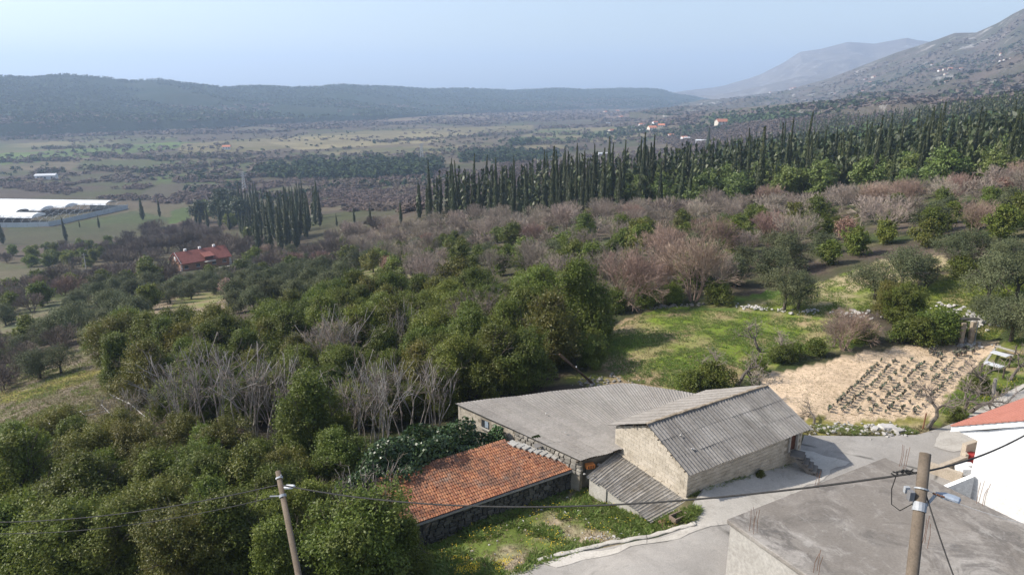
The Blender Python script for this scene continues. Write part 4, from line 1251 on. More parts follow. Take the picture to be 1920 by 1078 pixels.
for i, (u, v, z) in enumerate(((1276, 817, 2.6), (1301, 843, 2.0), (1297, 842, 2.0), (1060, 812, .5), (1024, 776, .6))):
    q = atz(u, v, z)
    if i < 3:
        d = Vector(ray(u, v)); o0 = Vector((0, 0, CAM_H)); pn = Vector((0, -math.sin(SL), math.cos(SL))); pn = Matrix.Rotation(HROT, 3, 'Z') @ pn
        q = o0 + d * ((C0 + Matrix.Rotation(HROT, 3, 'Z') @ (eave + Vector((0, 0, .06))) - o0).dot(pn) / d.dot(pn))
    o = obj('roof_stone', STONES_W[i % 5], None, q + Vector((0, 0, .05))); o.scale = (.17, .14, .12)
    tag(o, ('white stone lying highest on the front roof of the block house', 'right one of two stones low on the block house roof', 'left one of two stones low on the block house roof', 'pale stone on the middle of the barn roof', 'pale stone on the far left part of the barn roof')[i], 'stone')
# rusty post by the garden
p = gp(1730, 805)
tag(MB().tube([(0, 0, -.3), (.05, 0, 1.25)], .05, 6).build('rusty_post', M_RUST, None, loc=p), 'rusty iron post at the road corner of the vegetable bed', 'post')
# pale slabs by the verge
for i, (u, v, s_) in enumerate(((1664, 804, (1.5, .75, .28)), (1683, 809, (.85, .6, .25)), (1460, 778, (.4, .35, .3)), (1640, 806, (.6, .4, .28)))):
    p = gp(u, v); o = obj('stone_slab', SLABS_W[i], None, p + Vector((0, 0, s_[2] * .4))); o.scale = s_; o.rotation_euler = (0, .08, .2 * i + .2)
    tag(o, ('largest white slab on the verge between road and vegetable bed', 'small white slab right of the largest slab on the verge', 'round white stone beside the stump behind the block house', 'flat whitish stone left of the largest slab on the verge')[i], 'stone')
# rubble banks, one heap each
def rubble(name, line, n, smin, smax, spread, mats, label, hz_=.0, within=None):
    Vs, Fs = [], []
    P = [gp(*q) for q in line]
    r = np.random.RandomState(int(line[0][0]))
    for i in range(n):
        f = r.uniform(0, len(P) - 1.001); a = P[int(f)].lerp(P[int(f) + 1], f % 1)
        x, y = a.x + r.normal() * spread, a.y + r.normal() * spread
        if within and not inpoly(*to_px(x, y, float(gz(x, y))), within): continue
        s_ = r.uniform(smin, smax) * (1 if r.rand() < .8 else 1.6)
        me = mats[r.randint(len(mats))]
        co = np.array([v.co for v in me.vertices]); an = r.uniform(0, 6.28)
        co = co * np.array([s_ * 1.25, s_, s_ * .8])
        co = co @ np.array([[math.cos(an), -math.sin(an), 0], [math.sin(an), math.cos(an), 0], [0, 0, 1]]).T
        b = len(Vs)
        zz = float(gz(x, y)) + s_ * .25 + abs(r.normal()) * hz_
        Vs += [tuple(c + np.array([x, y, zz])) for c in co]
        Fs += [tuple(b + i_ for i_ in pl.vertices) for pl in me.polygons]
    me2 = bpy.data.meshes.new(name); me2.from_pydata(Vs, [], Fs); me2.polygons.foreach_set('use_smooth', [False] * len(Fs)); me2.materials.append(mats[0].materials[0])
    return tag(obj(name, me2), label, kind='stuff')
rubble('rubble', [(1515, 806), (1580, 803), (1640, 806), (1690, 808)], 300, .08, .24, .42, STONES_W, 'white rubble along the verge')
rubble('rubble', [(1390, 574), (1440, 580), (1500, 585), (1545, 583)], 90, .12, .34, .5, STONES_W, 'field stones under the olive tree')
rubble('rubble', [(1580, 590), (1620, 590)], 50, .14, .36, .7, STONES_W, 'pale stone heap behind the bramble')
rubble('rubble', [(1205, 580), (1260, 574), (1320, 572)], 80, .12, .3, .35, ROUND, 'low field bank of stones at the meadow')
rubble('rubble', [(1775, 578), (1800, 590), (1830, 600), (1810, 615)], 120, .12, .42, 1.0, STONES_W, 'scattered limestone on the upper terrace')
rubble('rubble', [(1780, 640), (1830, 645)], 70, .12, .38, .6, STONES_W, 'stones of a collapsed wall behind the posts')
rubble('rubble', [(1100, 716), (1160, 712)], 60, .12, .3, .6, ROUND, 'rubble heap behind the barn')
rubble('rubble', [(960, 985), (1080, 960), (1180, 985), (1110, 1010), (900, 1030)], 70, .05, .17, 1.4, STONES_W, 'stones scattered in the grass plot', within=[(800, 1078), (800, 1010), (900, 960), (1070, 915), (1215, 990), (1225, 1000), (1070, 1032), (960, 1070)])
rubble('rubble', [(1100, 1005), (1170, 1008), (1200, 1000)], 110, .04, .12, .3, STONES_W, 'gravelly stones inside the kerb', within=[(1050, 1030), (1080, 1000), (1220, 992), (1225, 1000), (1090, 1028)])
# ruined shelter: two stone posts and a lintel at the head of the vegetable bed
sh = thing('ruined_shelter', 'two stone pillars with a broken lintel under the bramble mass', 'ruin', tuple(gp(1808, 648)))
IS2 = -Vector(sh.location)
M_POST = simple('tan_stone', (.24, .19, .14), (.36, .30, .23), 2, .9, .1, objvar=.15)
POSTS = [stone_mesh(80 + i, M_POST, boxy=.75) for i in range(3)]
for (u, v) in ((1800, 648), (1818, 646)):
    p = gp(u, v)
    for q in range(5):
        o = piece('stone', POSTS[q % 3], sh, p + IS2 + Vector((random.uniform(-.04, .04), 0, .25 + q * .42)), (.42, .38, .5), (0, 0, random.uniform(-.2, .2)))
p = gp(1827, 642)
MB().tube([p + IS2, p + IS2 + Vector((0, 0, 2))], .05, 6).build('metal_post', M_GALV, sh)
a, b = gp(1795, 645), gp(1828, 642)
MB().box(tuple((a + b) / 2 + IS2 + Vector((0, .3, 2.25))), (1.9, .5, .13), .05).build('lintel', M_STONE_D, sh)
# bed frame / benches right of the vegetable bed
bench_pts = ((1850, 690), (1862, 668), (1880, 660))
sf = thing('seed_frame', 'grey plank frame with two pale panels beside the vegetable bed', 'frame', tuple(gp(1865, 690)))
IF = -Vector(sf.location)
ca_, cb_, cc_, cd_ = gp(1838, 702), gp(1864, 662), gp(1902, 668), gp(1880, 710)
for a, b in ((ca_, cb_), (cb_, cc_), (ca_.lerp(cb_, .75), cc_.lerp(cd_, .2))):
    d_ = b - a
    MB().box(tuple((a + b) / 2 + IF + Vector((0, 0, .55))), (d_.length, .16, .12), math.atan2(d_.y, d_.x)).build('rail', M_PLASTER, sf)
for f in (.3, .8):
    a, b = ca_.lerp(cb_, 1 - f), cd_.lerp(cc_, 1 - f)
    d_ = b - a
    MB().box(tuple(a.lerp(b, .42) + IF + Vector((0, 0, .62))), (d_.length * .8, .75, .06), math.atan2(d_.y, d_.x)).build('panel', M_TARP, sf)
for p in (ca_, cb_, cc_, cd_, cc_.lerp(cd_, .5)):
    MB().tube([p + IF - Vector((0, 0, .2)), p + IF + Vector((0, 0, 1.0))], .07, 6).build('post', M_BARK, sf)
p = gp(1862, 744)
tag(MB().tube([(0, 0, -.2), (-.1, 0, 1.5)], [.16, .12], 7).build('wooden_post', M_STEM, None, loc=p), 'thick pale stump post standing at the lane beside the bare trees', 'post')
# red bin and white sacks in the sunken yard
p = atz(1822, 858, -.6)
tag(MB().tube([(0, 0, -.6), (0, 0, .25), (0, 0, .3)], [.28, .32, .34], 10).build('red_bin', M_RED, None, loc=p), 'red bin tucked beside the white house corner', 'bin')
for i, (u, v) in enumerate(((1803, 877), (1813, 874), (1810, 882))):
    p = atz(u, v, -.55); o = obj('sack', stone_mesh(70 + i, M_WHITE, 'sack', .75), None, p); o.scale = (.7, .5, .42)
    tag(o, ('left white sack in the sunken yard', 'rear white sack beside the red bin', 'front white sack in the sunken yard')[i], 'sack')
# collapsed tunnel frame in the lower left field
tf = thing('tunnel_frame', 'collapsed white pipe frame lying in the lower left field', 'frame', tuple(gp(140, 790)))
IT = -Vector(tf.location)
def pipe(a, b, h=.10, r=.032):
    a, b = gp(*a), gp(*b)
    MB().tube([a + IT + Vector((0, 0, h)), b + IT + Vector((0, 0, h))], r, 5).build('pipe', M_WIRE, tf)
for a, b in (((0, 815), (85, 790)), ((85, 790), (175, 768)), ((0, 822), (100, 796)), ((100, 796), (200, 772)), ((85, 790), (116, 812)), ((98, 786), (112, 803)), ((135, 776), (158, 792)), ((150, 772), (160, 780)), ((36, 803), (42, 812)), ((190, 760), (220, 790)), ((205, 740), (250, 762)), ((230, 742), (265, 738)), ((240, 755), (275, 785))):
    pipe(a, b)

# ------------------------------------------------------------------ greenhouses in the valley
G0, G1 = atz(92, 425, -61), atz(240, 389, -62)
G0.z, G1.z = float(gz(G0.x, G0.y)), float(gz(G1.x, G1.y))
gt = (G1 - G0); GLn = gt.length; gt.z = 0; gt.normalize(); gl = Vector((-gt.y, gt.x, 0)); gl = gl if gl.x < 0 else -gl
gh = thing('greenhouse', 'long white multi-span greenhouse in the valley', 'greenhouse', tuple(G0))
IG = -G0
NV = 6; vw = GLn / NV
gr_ = np.random.RandomState(5)
for v_ in range(NV):
    o0 = G0 + gt * (vw * v_)
    start = (34, 22, 6, 4, 3, 8)[v_]; L = 150
    s_ = start; n_seg = 0
    while s_ < L:
        seg = gr_.uniform(18, 34)
        e_ = min(s_ + seg, L)
        if gr_.rand() < .86:
            m = MB(); vs = []
            for sl in (s_, e_ - .3):
                for q in range(7):
                    an = math.pi * q / 6
                    p = o0 + gl * sl + gt * (vw / 2 - vw / 2 * math.cos(an) * .97)
                    vs.append(p + IG + Vector((0, 0, 2.6 + 2.3 * math.sin(an))))
            m.add(vs, [(q, q + 1, 8 + q, 7 + q) for q in range(6)])
            m.add([p - Vector((0, 0, .1)) for p in vs], [(q, 7 + q, 8 + q, q + 1) for q in range(6)])
            m.add(vs[:7], [tuple(range(7))]) if gr_.rand() < .35 else None
            m.build('roof_span', M_FILM, gh)
        s_ = e_ + (gr_.uniform(4, 10) if gr_.rand() < .3 else 0)
    m = MB()
    for sl in np.arange(0, L, 6):
        pts = [o0 + gl * sl + gt * (vw / 2 - vw / 2 * math.cos(math.pi * q / 6)) + IG + Vector((0, 0, 2.5 + 2.3 * math.sin(math.pi * q / 6))) for q in range(7)]
        m.tube([pts[0] - Vector((0, 0, 2.5))] + pts + [pts[-1] - Vector((0, 0, 2.5))], .09, 3, False)
    m.build('hoop_frame', M_GALV, gh)
def ghwall(a, b, h, mat, nm='side_wall'):
    m = MB(); d_ = (b - a).normalized()
    n = max(1, int((b - a).length / 7))
    for i in range(n):
        p, q = a.lerp(b, i / n), a.lerp(b, (i + .97) / n)
        n_ = Vector((-d_.y, d_.x, 0))
        wallseg(m, p + IG, q + IG, n_, float(gz(p.x, p.y)) - G0.z - .2, float(gz(p.x, p.y)) - G0.z + h, float(gz(q.x, q.y)) - G0.z + h, .12)
    m.build(nm, mat, gh)
ghwall(G0, G1, 3.2, M_NET)
ghwall(G0 + gl * 0, G0 + gl * 36, 3.0, M_NET)
ghwall(G1, G1 + gl * 30, 3.0, M_NET)

# ------------------------------------------------------------------ houses
def house_mesh(w_, d_, h, rh, wallm, roofm, name_parent, eave=.5):
    m = MB().box((0, 0, h / 2 - .8), (w_, d_, h + 1.6))
    m.add([(-w_ / 2, -d_ / 2, h), (-w_ / 2, d_ / 2, h), (-w_ / 2, 0, h + rh), (w_ / 2, -d_ / 2, h), (w_ / 2, d_ / 2, h), (w_ / 2, 0, h + rh)], [(0, 2, 1), (3, 4, 5), (0, 3, 5, 2), (1, 2, 5, 4)])
    m.build('wall', wallm, name_parent)
    r = MB(); sl = rh / (d_ / 2)
    for sg in (-1, 1):
        a = [(-w_ / 2 - eave, sg * (d_ / 2 + eave), h - eave * sl + .12), (w_ / 2 + eave, sg * (d_ / 2 + eave), h - eave * sl + .12), (w_ / 2 + eave, 0, h + rh + .12), (-w_ / 2 - eave, 0, h + rh + .12)]
        b_ = [(x, y, z + .16) for x, y, z in a]
        r.add(a + b_, [(3, 2, 1, 0), (4, 5, 6, 7), (0, 1, 5, 4), (1, 2, 6, 5), (2, 3, 7, 6), (3, 0, 4, 7)] if sg < 0 else [(0, 1, 2, 3), (7, 6, 5, 4), (4, 5, 1, 0), (5, 6, 2, 1), (6, 7, 3, 2), (7, 4, 0, 3)])
    ro = r.build('roof', roofm, name_parent)
    return ro
p = gp(378, 500)
fh = thing('farmhouse', 'orange-walled farmhouse with a red tile roof below the cypress grove', 'house', tuple(p), R(46))
fh.scale = (1.08, 1, .78)
ro = house_mesh(15, 8.5, 4.0, 3.6, M_WALLBRICK, M_REDROOF, fh)
for x in (-4.2, .2, 4.6): MB().box((x, .3, 8.1), (.7, .7, 1.2)).build('chimney', M_WHITE, ro)
for i, x in enumerate((-6, -2.5, 2.4, 5.6)):
    wn_ = MB().box((x, -4.26, 2.3), (1.1, .08, 1.3)).build('window', M_GLASS, fh)
    MB().box((x, -4.31, 1.6), (1.4, .12, .12)).build('sill', M_WHITE, wn_)
MB().box((1.0, -4.7, 3.4), (3.2, 1.8, .25)).build('balcony', M_HOUSEWALL, fh)
MB().box((1.0, -4.0, 4.6), (2.6, 1.0, 2.0)).build('dormer', M_DOOR, fh)
MB().slab([(-.6, -5.0, 5.5), (2.6, -5.0, 5.5), (2.6, -1.6, 6.6), (-.6, -1.6, 6.6)], .18).build('dormer_roof', M_REDROOF, fh)
g_ = MB()
for sg in (-1, 1): g_.slab([(-7.58, sg * 4.7, 4.0), (-7.58, 0, 7.95), (-7.58, 0, 7.5), (-7.58, sg * 4.4, 3.7)], .1)
g_.build('bargeboard', M_WHITE, fh)
MB().box((-7.56, 0, 5.2), (.1, 1.2, 1.7)).build('window', M_WHITE, fh)
m = MB()
for sx in (-7.5, 7.5):
    for q in range(6): m.box((sx, -4.25, .4 + q * .66), (.7, .14, .33))
m.build('quoins', M_WHITE, fh)
MB().box((4, -9, .6), (9, .3, 1.2)).build('terrace_wall', M_HOUSEWALL, fh)
VH = []
def village_house(kind):
    t = thing('village_house', 'x', 'house')
    if kind == 0: house_mesh(12, 9, 5, 2.6, M_HOUSEWALL, M_FARROOF, t)
    elif kind == 1: house_mesh(9, 7, 3.2, 1.6, M_WHITE, M_FARROOF, t)
    else: house_mesh(14, 7, 3.0, 1.0, M_WHITE, M_TARP, t)
    w_ = (12, 9, 14)[kind]; d_ = (9, 7, 7)[kind]
    for i in range(3):
        MB().box((-w_ / 2 + w_ * (i + .5) / 3, -d_ / 2 - .05, (2.2, 1.6, 1.4)[kind]), (1.2, .12, 1.4)).build('window', M_GLASS, t)
    if kind == 0:
        for i in range(3): MB().box((-w_ / 2 + w_ * (i + .5) / 3, -d_ / 2 - .05, 4.2), (1.2, .12, 1.2)).build('window', M_GLASS, t)
    return t
protos = [village_house(0), village_house(1), village_house(2)]
used = [0, 0, 0]
def put_house(kind, u, v, rz, sc, label, group, r=None):
    src = protos[kind]
    t = src if not used[kind] else copy_tree(src)
    used[kind] = 1
    if r: 
        d = ray(u, v); f = r / math.hypot(d[0], d[1]); p = Vector((0, 0, CAM_H)) + Vector(d) * f
    else: p = gp(u, v)
    t.location = p; t.rotation_euler = (0, 0, rz); t.scale = (sc, sc, sc)
    t['label'] = label; t['group'] = group
GV, GS = 'houses of the valley village', 'houses of the mountain hamlets'
for kind, u, v, rz, sc, lab in (
    (0, 1352, 237, .2, 1.5, 'big orange-roofed house standing alone right of the valley village'),
    (0, 1222, 246, .3, 1.25, 'largest orange-roofed house in the middle of the valley village'),
    (0, 1240, 240, -.3, 1.0, 'pale house with ochre roof at the right end of the valley village'),
    (1, 1203, 237, .1, 1.2, 'small red-roofed house at the upper left of the valley village'),
    (1, 1228, 233, .4, 1.2, 'small red-roofed house at the back of the valley village'),
    (2, 1206, 247, .0, 1.0, 'white low building left of the large orange-roofed village house'),
    (2, 1184, 240, .3, .7, 'tiny white shed in the field left of the valley village'),
    (0, 1146, 250, .6, 1.0, 'reddish house standing apart to the left of the village'),
    (2, 1140, 232, .2, .8, 'white shed beside the green field beyond the red house'),
    (1, 1164, 222, .3, 1.3, 'white cottage far out in the plain, nearer one'),
    (1, 1135, 212, .3, 1.3, 'white cottage farthest out in the plain'),
    (1, 1158, 210, -.4, 1.3, 'pale cottage beside the long field strip in the plain'),
    (1, 1258, 257, .1, 1.0, 'small cream hut below the dark round trees'),
    (2, 1290, 262, -.2, .9, 'pale long shed half hidden by bare trees'),
    (2, 1315, 268, -.5, 1.0, 'white roofed shed just above the cypress forest'),
    (1, 1283, 262, .3, 1.0, 'grey hut with reddish roof behind the cypress tops'),
    (2, 1130, 292, .2, .9, 'low pale building in the scrub above the cypresses'),
    (2, 88, 336, .25, 1.3, 'bare grey building in the fields above the greenhouses'),
    (1, 425, 280, .3, 1.2, 'small pale hut beside trees in the middle of the plain'),
):
    put_house(kind, u, v, rz, sc, lab, GV)
sx_, sz_ = SLP[0], SLP[2]
SU, SV = to_px(SLP[0], SLP[1], SLP[2])
def slope_pt(u, v):
    d2 = (SU - u) ** 2 + ((SV - v) * 3) ** 2
    nr = SLP[0].shape[0]
    i = np.unravel_index(np.argmin(d2[: int(nr / 1.5)]), d2[: int(nr / 1.5)].shape)
    return Vector((float(SLP[0][i]), float(SLP[1][i]), float(SLP[2][i])))
hs = np.random.RandomState(12)
spots = [(1412, 156, 'left'), (1470, 158, 'left'), (1466, 161, 'left'), (1622, 150, 'middle'), (1637, 148, 'middle'), (1630, 155, 'middle'), (1770, 132, 'centre'), (1781, 131, 'centre'), (1795, 131, 'centre'), (1802, 130, 'centre'), (1758, 135, 'centre'), (1772, 142, 'centre'),
         (1862, 117, 'upper'), (1875, 117, 'upper'), (1885, 114, 'upper'), (1897, 112, 'upper'), (1905, 112, 'upper'), (1876, 104, 'upper'), (1618, 172, 'lower'), (1604, 178, 'lower'), (1565, 177, 'lower'), (1748, 122, 'single'), (1711, 143, 'single'), (1772, 156, 'single')]
names = {'left': 'pale house of the farthest hamlet at the foot of the blue mountain', 'middle': 'pinkish house of the hamlet halfway up the mountain slope', 'centre': 'white house in the row of the bright hamlet on the mountain slope', 'upper': 'white house in the row of the highest hamlet near the right edge', 'lower': 'pale ruin among the rocks low on the mountain slope', 'single': 'lone white house on the mountain slope apart from any hamlet'}
for i, (u, v, kk) in enumerate(spots):
    p = slope_pt(u, v)
    src = protos[int(hs.choice([0, 1, 1]))]
    t = copy_tree(src); t.location = p; t.rotation_euler = (0, 0, hs.uniform(-.6, .6)); s_ = hs.uniform(.4, .62) * p.length / 1500; t.scale = (s_, s_, s_ * .9)
    t['label'] = names[kk]; t['group'] = GS + ', ' + kk

# ------------------------------------------------------------------ plants: leaf clouds and branch skeletons
def unit(v): return v / np.maximum(np.linalg.norm(v, axis=-1, keepdims=True), 1e-9)
def leaf_quads(C, Nrm, L, W, r, up=0.0, fold=.0):
    """one rhombus leaf per centre, facing roughly Nrm"""
    n = len(C)
    N = unit(Nrm + r.normal(size=(n, 3)) * .55)
    a = r.normal(size=(n, 3)); a[:, 2] += up
    a = unit(a - (a * N).sum(1, keepdims=True) * N)
    b = np.cross(N, a)
    L = (L * r.uniform(.7, 1.3, n))[:, None]; W = (W * r.uniform(.7, 1.3, n))[:, None]
    V = np.stack([C - a * L / 2, C + b * W / 2 - a * L * .05, C + a * L / 2, C - b * W / 2 - a * L * .05], 1)
    return V.reshape(-1, 3), np.arange(n * 4).reshape(n, 4)
class Cloud:
    def __init__(self): self.V = []; self.F = []; self.n = 0
    def add(self, V, F):
        self.V.append(V); self.F.append(F + self.n); self.n += len(V)
    def mesh(self, name, mat): return np_mesh(name, np.concatenate(self.V), np.concatenate(self.F), mat)
def lobed_crown(r, H, Rr, base, nl, nc, k, cr, L, W, shoots=.12, squash=.8, up=.2, prof=None, lobe=(.36, .56)):
    prof = prof or (lambda t: np.sin(math.pi * (.18 + .74 * t)) ** .8)
    lob = []
    for i in range(nl):
        t = (i + r.uniform(.2, .8)) / nl
        z = base + (H - base) * (.12 + .78 * t)
        a = r.uniform(0, 6.283); rad = Rr * prof(t) * (r.uniform(.15, .62) if lobe[0] > .3 else r.uniform(.1, .85))
        lr = Rr * r.uniform(*lobe) * (.55 + .6 * prof(t))
        lob.append((rad * math.cos(a), rad * math.sin(a), min(z, H - lr * squash), lr))
    lob = np.array(lob)
    p = lob[:, 3] ** 2; p /= p.sum()
    li = r.choice(nl, nc * 2, p=p)
    d = unit(r.normal(size=(nc * 2, 3)))
    keep = (d[:, 2] > -.25) | (r.rand(nc * 2) < .35)
    li, d = li[keep][:nc], d[keep][:nc]
    rr = lob[li, 3] * r.uniform(.72, 1.05, len(li))
    C = lob[li, :3] + d * rr[:, None] * np.array([1, 1, squash])
    cl = Cloud()
    cc = np.repeat(C, k, 0); dd = np.repeat(d, k, 0)
    off = r.normal(size=cc.shape) * cr * np.array([1, 1, .75])
    P = cc + off
    P[:, 2] = np.maximum(P[:, 2], .05)
    cl.add(*leaf_quads(P, dd * .7 + np.array([0, 0, .5]), L, W, r, up))
    ns = int(nc * shoots)
    if ns:
        si = r.choice(len(C), ns)
        q = 10
        B = np.repeat(C[si] + d[si] * .1, q, 0)
        h = np.tile(np.linspace(.05, 1, q), ns) * np.repeat(r.uniform(.35, .95, ns), q) * H / 7
        lean = np.repeat(d[si] * .35 + np.array([0, 0, 1]), q, 0)
        B = B + unit(lean) * h[:, None] + r.normal(size=B.shape) * cr * .28
        cl.add(*leaf_quads(B, r.normal(size=B.shape), L, W, r, .8))
    return cl
class Twigs:
    """branch segments as thin three-sided prisms"""
    def __init__(self): self.a = []; self.b = []; self.ra = []; self.rb = []
    def seg(self, a, b, ra, rb): self.a.append(a); self.b.append(b); self.ra.append(ra); self.rb.append(rb)
    def mesh(self, name, mat, sides=3):
        A, B = np.array(self.a), np.array(self.b); ra, rb = np.array(self.ra)[:, None], np.array(self.rb)[:, None]
        d = unit(B - A); u = unit(np.cross(d, np.array([.31, .17, .93]) + d[:, [1, 2, 0]] * .01)); w_ = np.cross(d, u)
        n = len(A); V = []
        for P, rr in ((A, ra), (B, rb)):
            for q in range(sides):
                an = 2 * math.pi * q / sides
                V.append(P + (u * math.cos(an) + w_ * math.sin(an)) * rr)
        V = np.stack(V, 1).reshape(-1, 3)
        base = (np.arange(n) * 2 * sides)[:, None]
        F = np.concatenate([base + np.array([[q, (q + 1) % sides, sides + (q + 1) % sides, sides + q]]) for q in range(sides)])
        return np_mesh(name, V, F, mat)
def grow(T, r, p, d, L, rad, lev, spread, nchild, up, nseg=3, bend=.18, taper=.62, minr=.006, Ls=.68):
    q = p; rr = rad
    ends = []
    for s in range(nseg):
        d = unit(d + r.normal(size=3) * bend + np.array([0, 0, up]))
        q2 = q + d * L / nseg; r2 = max(rr * (taper ** (1 / nseg)), minr)
        T.seg(q, q2, rr, r2); q, rr = q2, r2
        if s > 0: ends.append((q, d, rr))
    if lev <= 0: return
    n = nchild if isinstance(nchild, int) else nchild[min(len(nchild) - 1, lev - 1)]
    for i in range(n):
        e = ends[-1] if i < 2 else ends[r.randint(len(ends))]
        dd = unit(e[1] + r.normal(size=3) * spread)
        grow(T, r, e[0], dd, L * Ls * r.uniform(.75, 1.2), max(e[2] * .75, minr), lev - 1, spread, nchild, up, nseg if lev > 1 else 2, bend, taper, minr, Ls)

LIB = {}
def proto(name, parts):
    """parts: list of (part name, mesh); remembered as meshes, instanced per tree"""
    LIB[name] = parts
def trunk_mesh(r, H, rad, fork=3, spread=.5, mat=None, lim=.6):
    T = Twigs()
    q = np.array([0, 0, -.4]); d = np.array([0, 0, 1.0])
    top = H * .28
    q1 = np.array([r.normal() * .1, r.normal() * .1, top])
    T.seg(q, q1, rad, rad * .75)
    for i in range(fork):
        a = 6.283 * i / fork + r.uniform(-.5, .5)
        dd = unit(np.array([math.cos(a) * spread, math.sin(a) * spread, 1.0]))
        grow(T, r, q1, dd, H * lim * .55, rad * .5, 2, .5, 3, .02, 3, .15, .6, .012)
    return T.mesh('trunk', mat or M_BARK, 5)
PROFS = [lambda t: np.sin(math.pi * (.22 + .70 * t)) ** .8, lambda t: (1.02 - t) ** .55, lambda t: np.sin(math.pi * (.15 + .72 * t)) ** .7]
for i in range(6):
    r = np.random.RandomState(100 + i)
    H = (6.2, 7.0, 5.6, 7.6, 6.4, 5.2)[i]; Rr = (3.1, 3.3, 3.2, 2.5, 2.8, 3.0)[i]
    cl = lobed_crown(r, H, Rr, .3, 34, 820, 30, .21, .17, .095, .34, .95, .3, PROFS[i % 3], (.20, .36))
    proto('laurel%d' % i, [('trunk', trunk_mesh(r, H, .16)), ('crown', cl.mesh('crown', M_LAUREL))])
    if i < 3:
        cl = lobed_crown(r, H, Rr, .3, 32, 780, 29, .21, .17, .095, .34, .95, .3, PROFS[(i + 1) % 3], (.20, .36))
        proto('laurel_y%d' % i, [('trunk', trunk_mesh(r, H, .16)), ('crown', cl.mesh('crown', M_LAUREL_Y))])
for i in range(4):       # the same kind of tree for farther away: fewer, larger leaf sprays
    r = np.random.RandomState(140 + i)
    H = (5.5, 6.5, 5, 4.2)[i]; Rr = (2.8, 3.0, 2.8, 2.4)[i]
    cl = lobed_crown(r, H, Rr, .2, 16, 260, 17, .30, .33, .20, .2, .9, .2, None, (.26, .42))
    proto('mid_green%d' % i, [('trunk', trunk_mesh(r, H, .15)), ('crown', cl.mesh('crown', M_LAUREL))])
    cl = lobed_crown(r, H, Rr, .2, 15, 240, 17, .30, .32, .20, .2, .9, .2, None, (.26, .42))
    proto('mid_yellow%d' % i, [('trunk', trunk_mesh(r, H, .15)), ('crown', cl.mesh('crown', M_LAUREL_Y))])
for i in range(4):
    r = np.random.RandomState(160 + i)
    H = (4.4, 4.0, 4.8, 3.6)[i]; Rr = (2.7, 2.6, 2.9, 2.3)[i]
    cl = lobed_crown(r, H, Rr, .9, 15, 340, 26, .28, .17, .06, .35, .75, .4, None, (.24, .40))
    proto('olive%d' % i, [('trunk', trunk_mesh(r, H, .2, 3, .8)), ('crown', cl.mesh('crown', M_OLIVE))])
    cl = lobed_crown(r, H, Rr, .3, 13, 320, 24, .28, .20, .085, .25, .8, .3, None, (.26, .42))
    proto('mid_olive%d' % i, [('trunk', trunk_mesh(r, H, .18, 3, .7)), ('crown', cl.mesh('crown', M_OLIVE))])
for i in range(3):       # low bushes, leaves to the ground
    r = np.random.RandomState(180 + i)
    cl = lobed_crown(r, 2.0, 1.5, 0, 8, 220, 20, .16, .15, .09, .2)
    T = Twigs()
    for q in range(7): grow(T, r, np.array([r.normal() * .15, r.normal() * .15, -.1]), unit(r.normal(size=3) * .5 + np.array([0, 0, 1.])), .9, .03, 2, .4, 3, .05)
    proto('bush%d' % i, [('stem', T.mesh('stem', M_BARK)), ('crown', cl.mesh('crown', M_LAUREL))])
for i in range(4):       # bare round-headed trees
    for nm, mat in (('bare', M_TWIG), ('bare_red', M_TWIG_P)):
        r = np.random.RandomState(200 + i + (50 if nm == 'bare_red' else 0))
        T, TW = Twigs(), Twigs()
        H = (6.0, 6.8, 5.2, 6.2)[i]
        for s in range(4 if nm == 'bare' else 7):
            a = r.uniform(0, 6.28); o = np.array([math.cos(a), math.sin(a), 0]) * .2
            grow(T, r, o + np.array([0, 0, -.3]), unit(o * 1.6 + np.array([0, 0, 1.0])), H * .38, .085, 1, .35, 3, .04, 3, .1, .62, .02)
        ends = [(T.b[k_], unit(T.b[k_] - T.a[k_]), T.rb[k_]) for k_ in range(len(T.a)) if T.rb[k_] < .06]
        for (p, d, rr) in ends:
            for q in range(3):
                grow(TW, r, p, unit(d + r.normal(size=3) * .42 + np.array([0, 0, .15])), H * .22, .022, 2, .38, 4, .05, 2, .1, .7, .011, .66)
        proto('%s%d' % (nm, i), [('trunk', T.mesh('trunk', mat, 4)), ('twigs', TW.mesh('twigs', mat))])
for i in range(3):       # coarse bare trees for the distance
    for nm, mat in (('mid_bare', M_TWIG), ('mid_bare_red', M_TWIG_P)):
        r = np.random.RandomState(260 + i + (9 if nm != 'mid_bare' else 0))
        T, TW = Twigs(), Twigs()
        H = (5.2, 6.0, 4.6)[i]
        for s in range(4):
            a = r.uniform(0, 6.28); o = np.array([math.cos(a), math.sin(a), 0]) * .2
            grow(T, r, o + np.array([0, 0, -.3]), unit(o * 2 + np.array([0, 0, 1.0])), H * .4, .1, 1, .4, 3, .04, 2, .1, .6, .03)
        ends = [(T.b[k_], unit(T.b[k_] - T.a[k_]), T.rb[k_]) for k_ in range(len(T.a)) if T.rb[k_] < .08]
        for (p, d, rr) in ends:
            for q in range(3):
                grow(TW, r, p, unit(d + r.normal(size=3) * .5 + np.array([0, 0, .15])), H * .26, .045, 1, .5, 6, .04, 2, .1, .8, .03, .8)
        proto('%s%d' % (nm, i), [('trunk', T.mesh('trunk', mat, 4)), ('twigs', TW.mesh('twigs', mat))])
for i in range(3):  # bare trees recoloured darker, standing in for cloud shade on the left
    parts = []
    for pn, me in LIB['mid_bare%d' % i]:
        m2 = me.copy(); m2.materials.clear(); m2.materials.append(M_TWIG_D); parts.append((pn, m2))
    LIB['mid_dark%d' % i] = parts
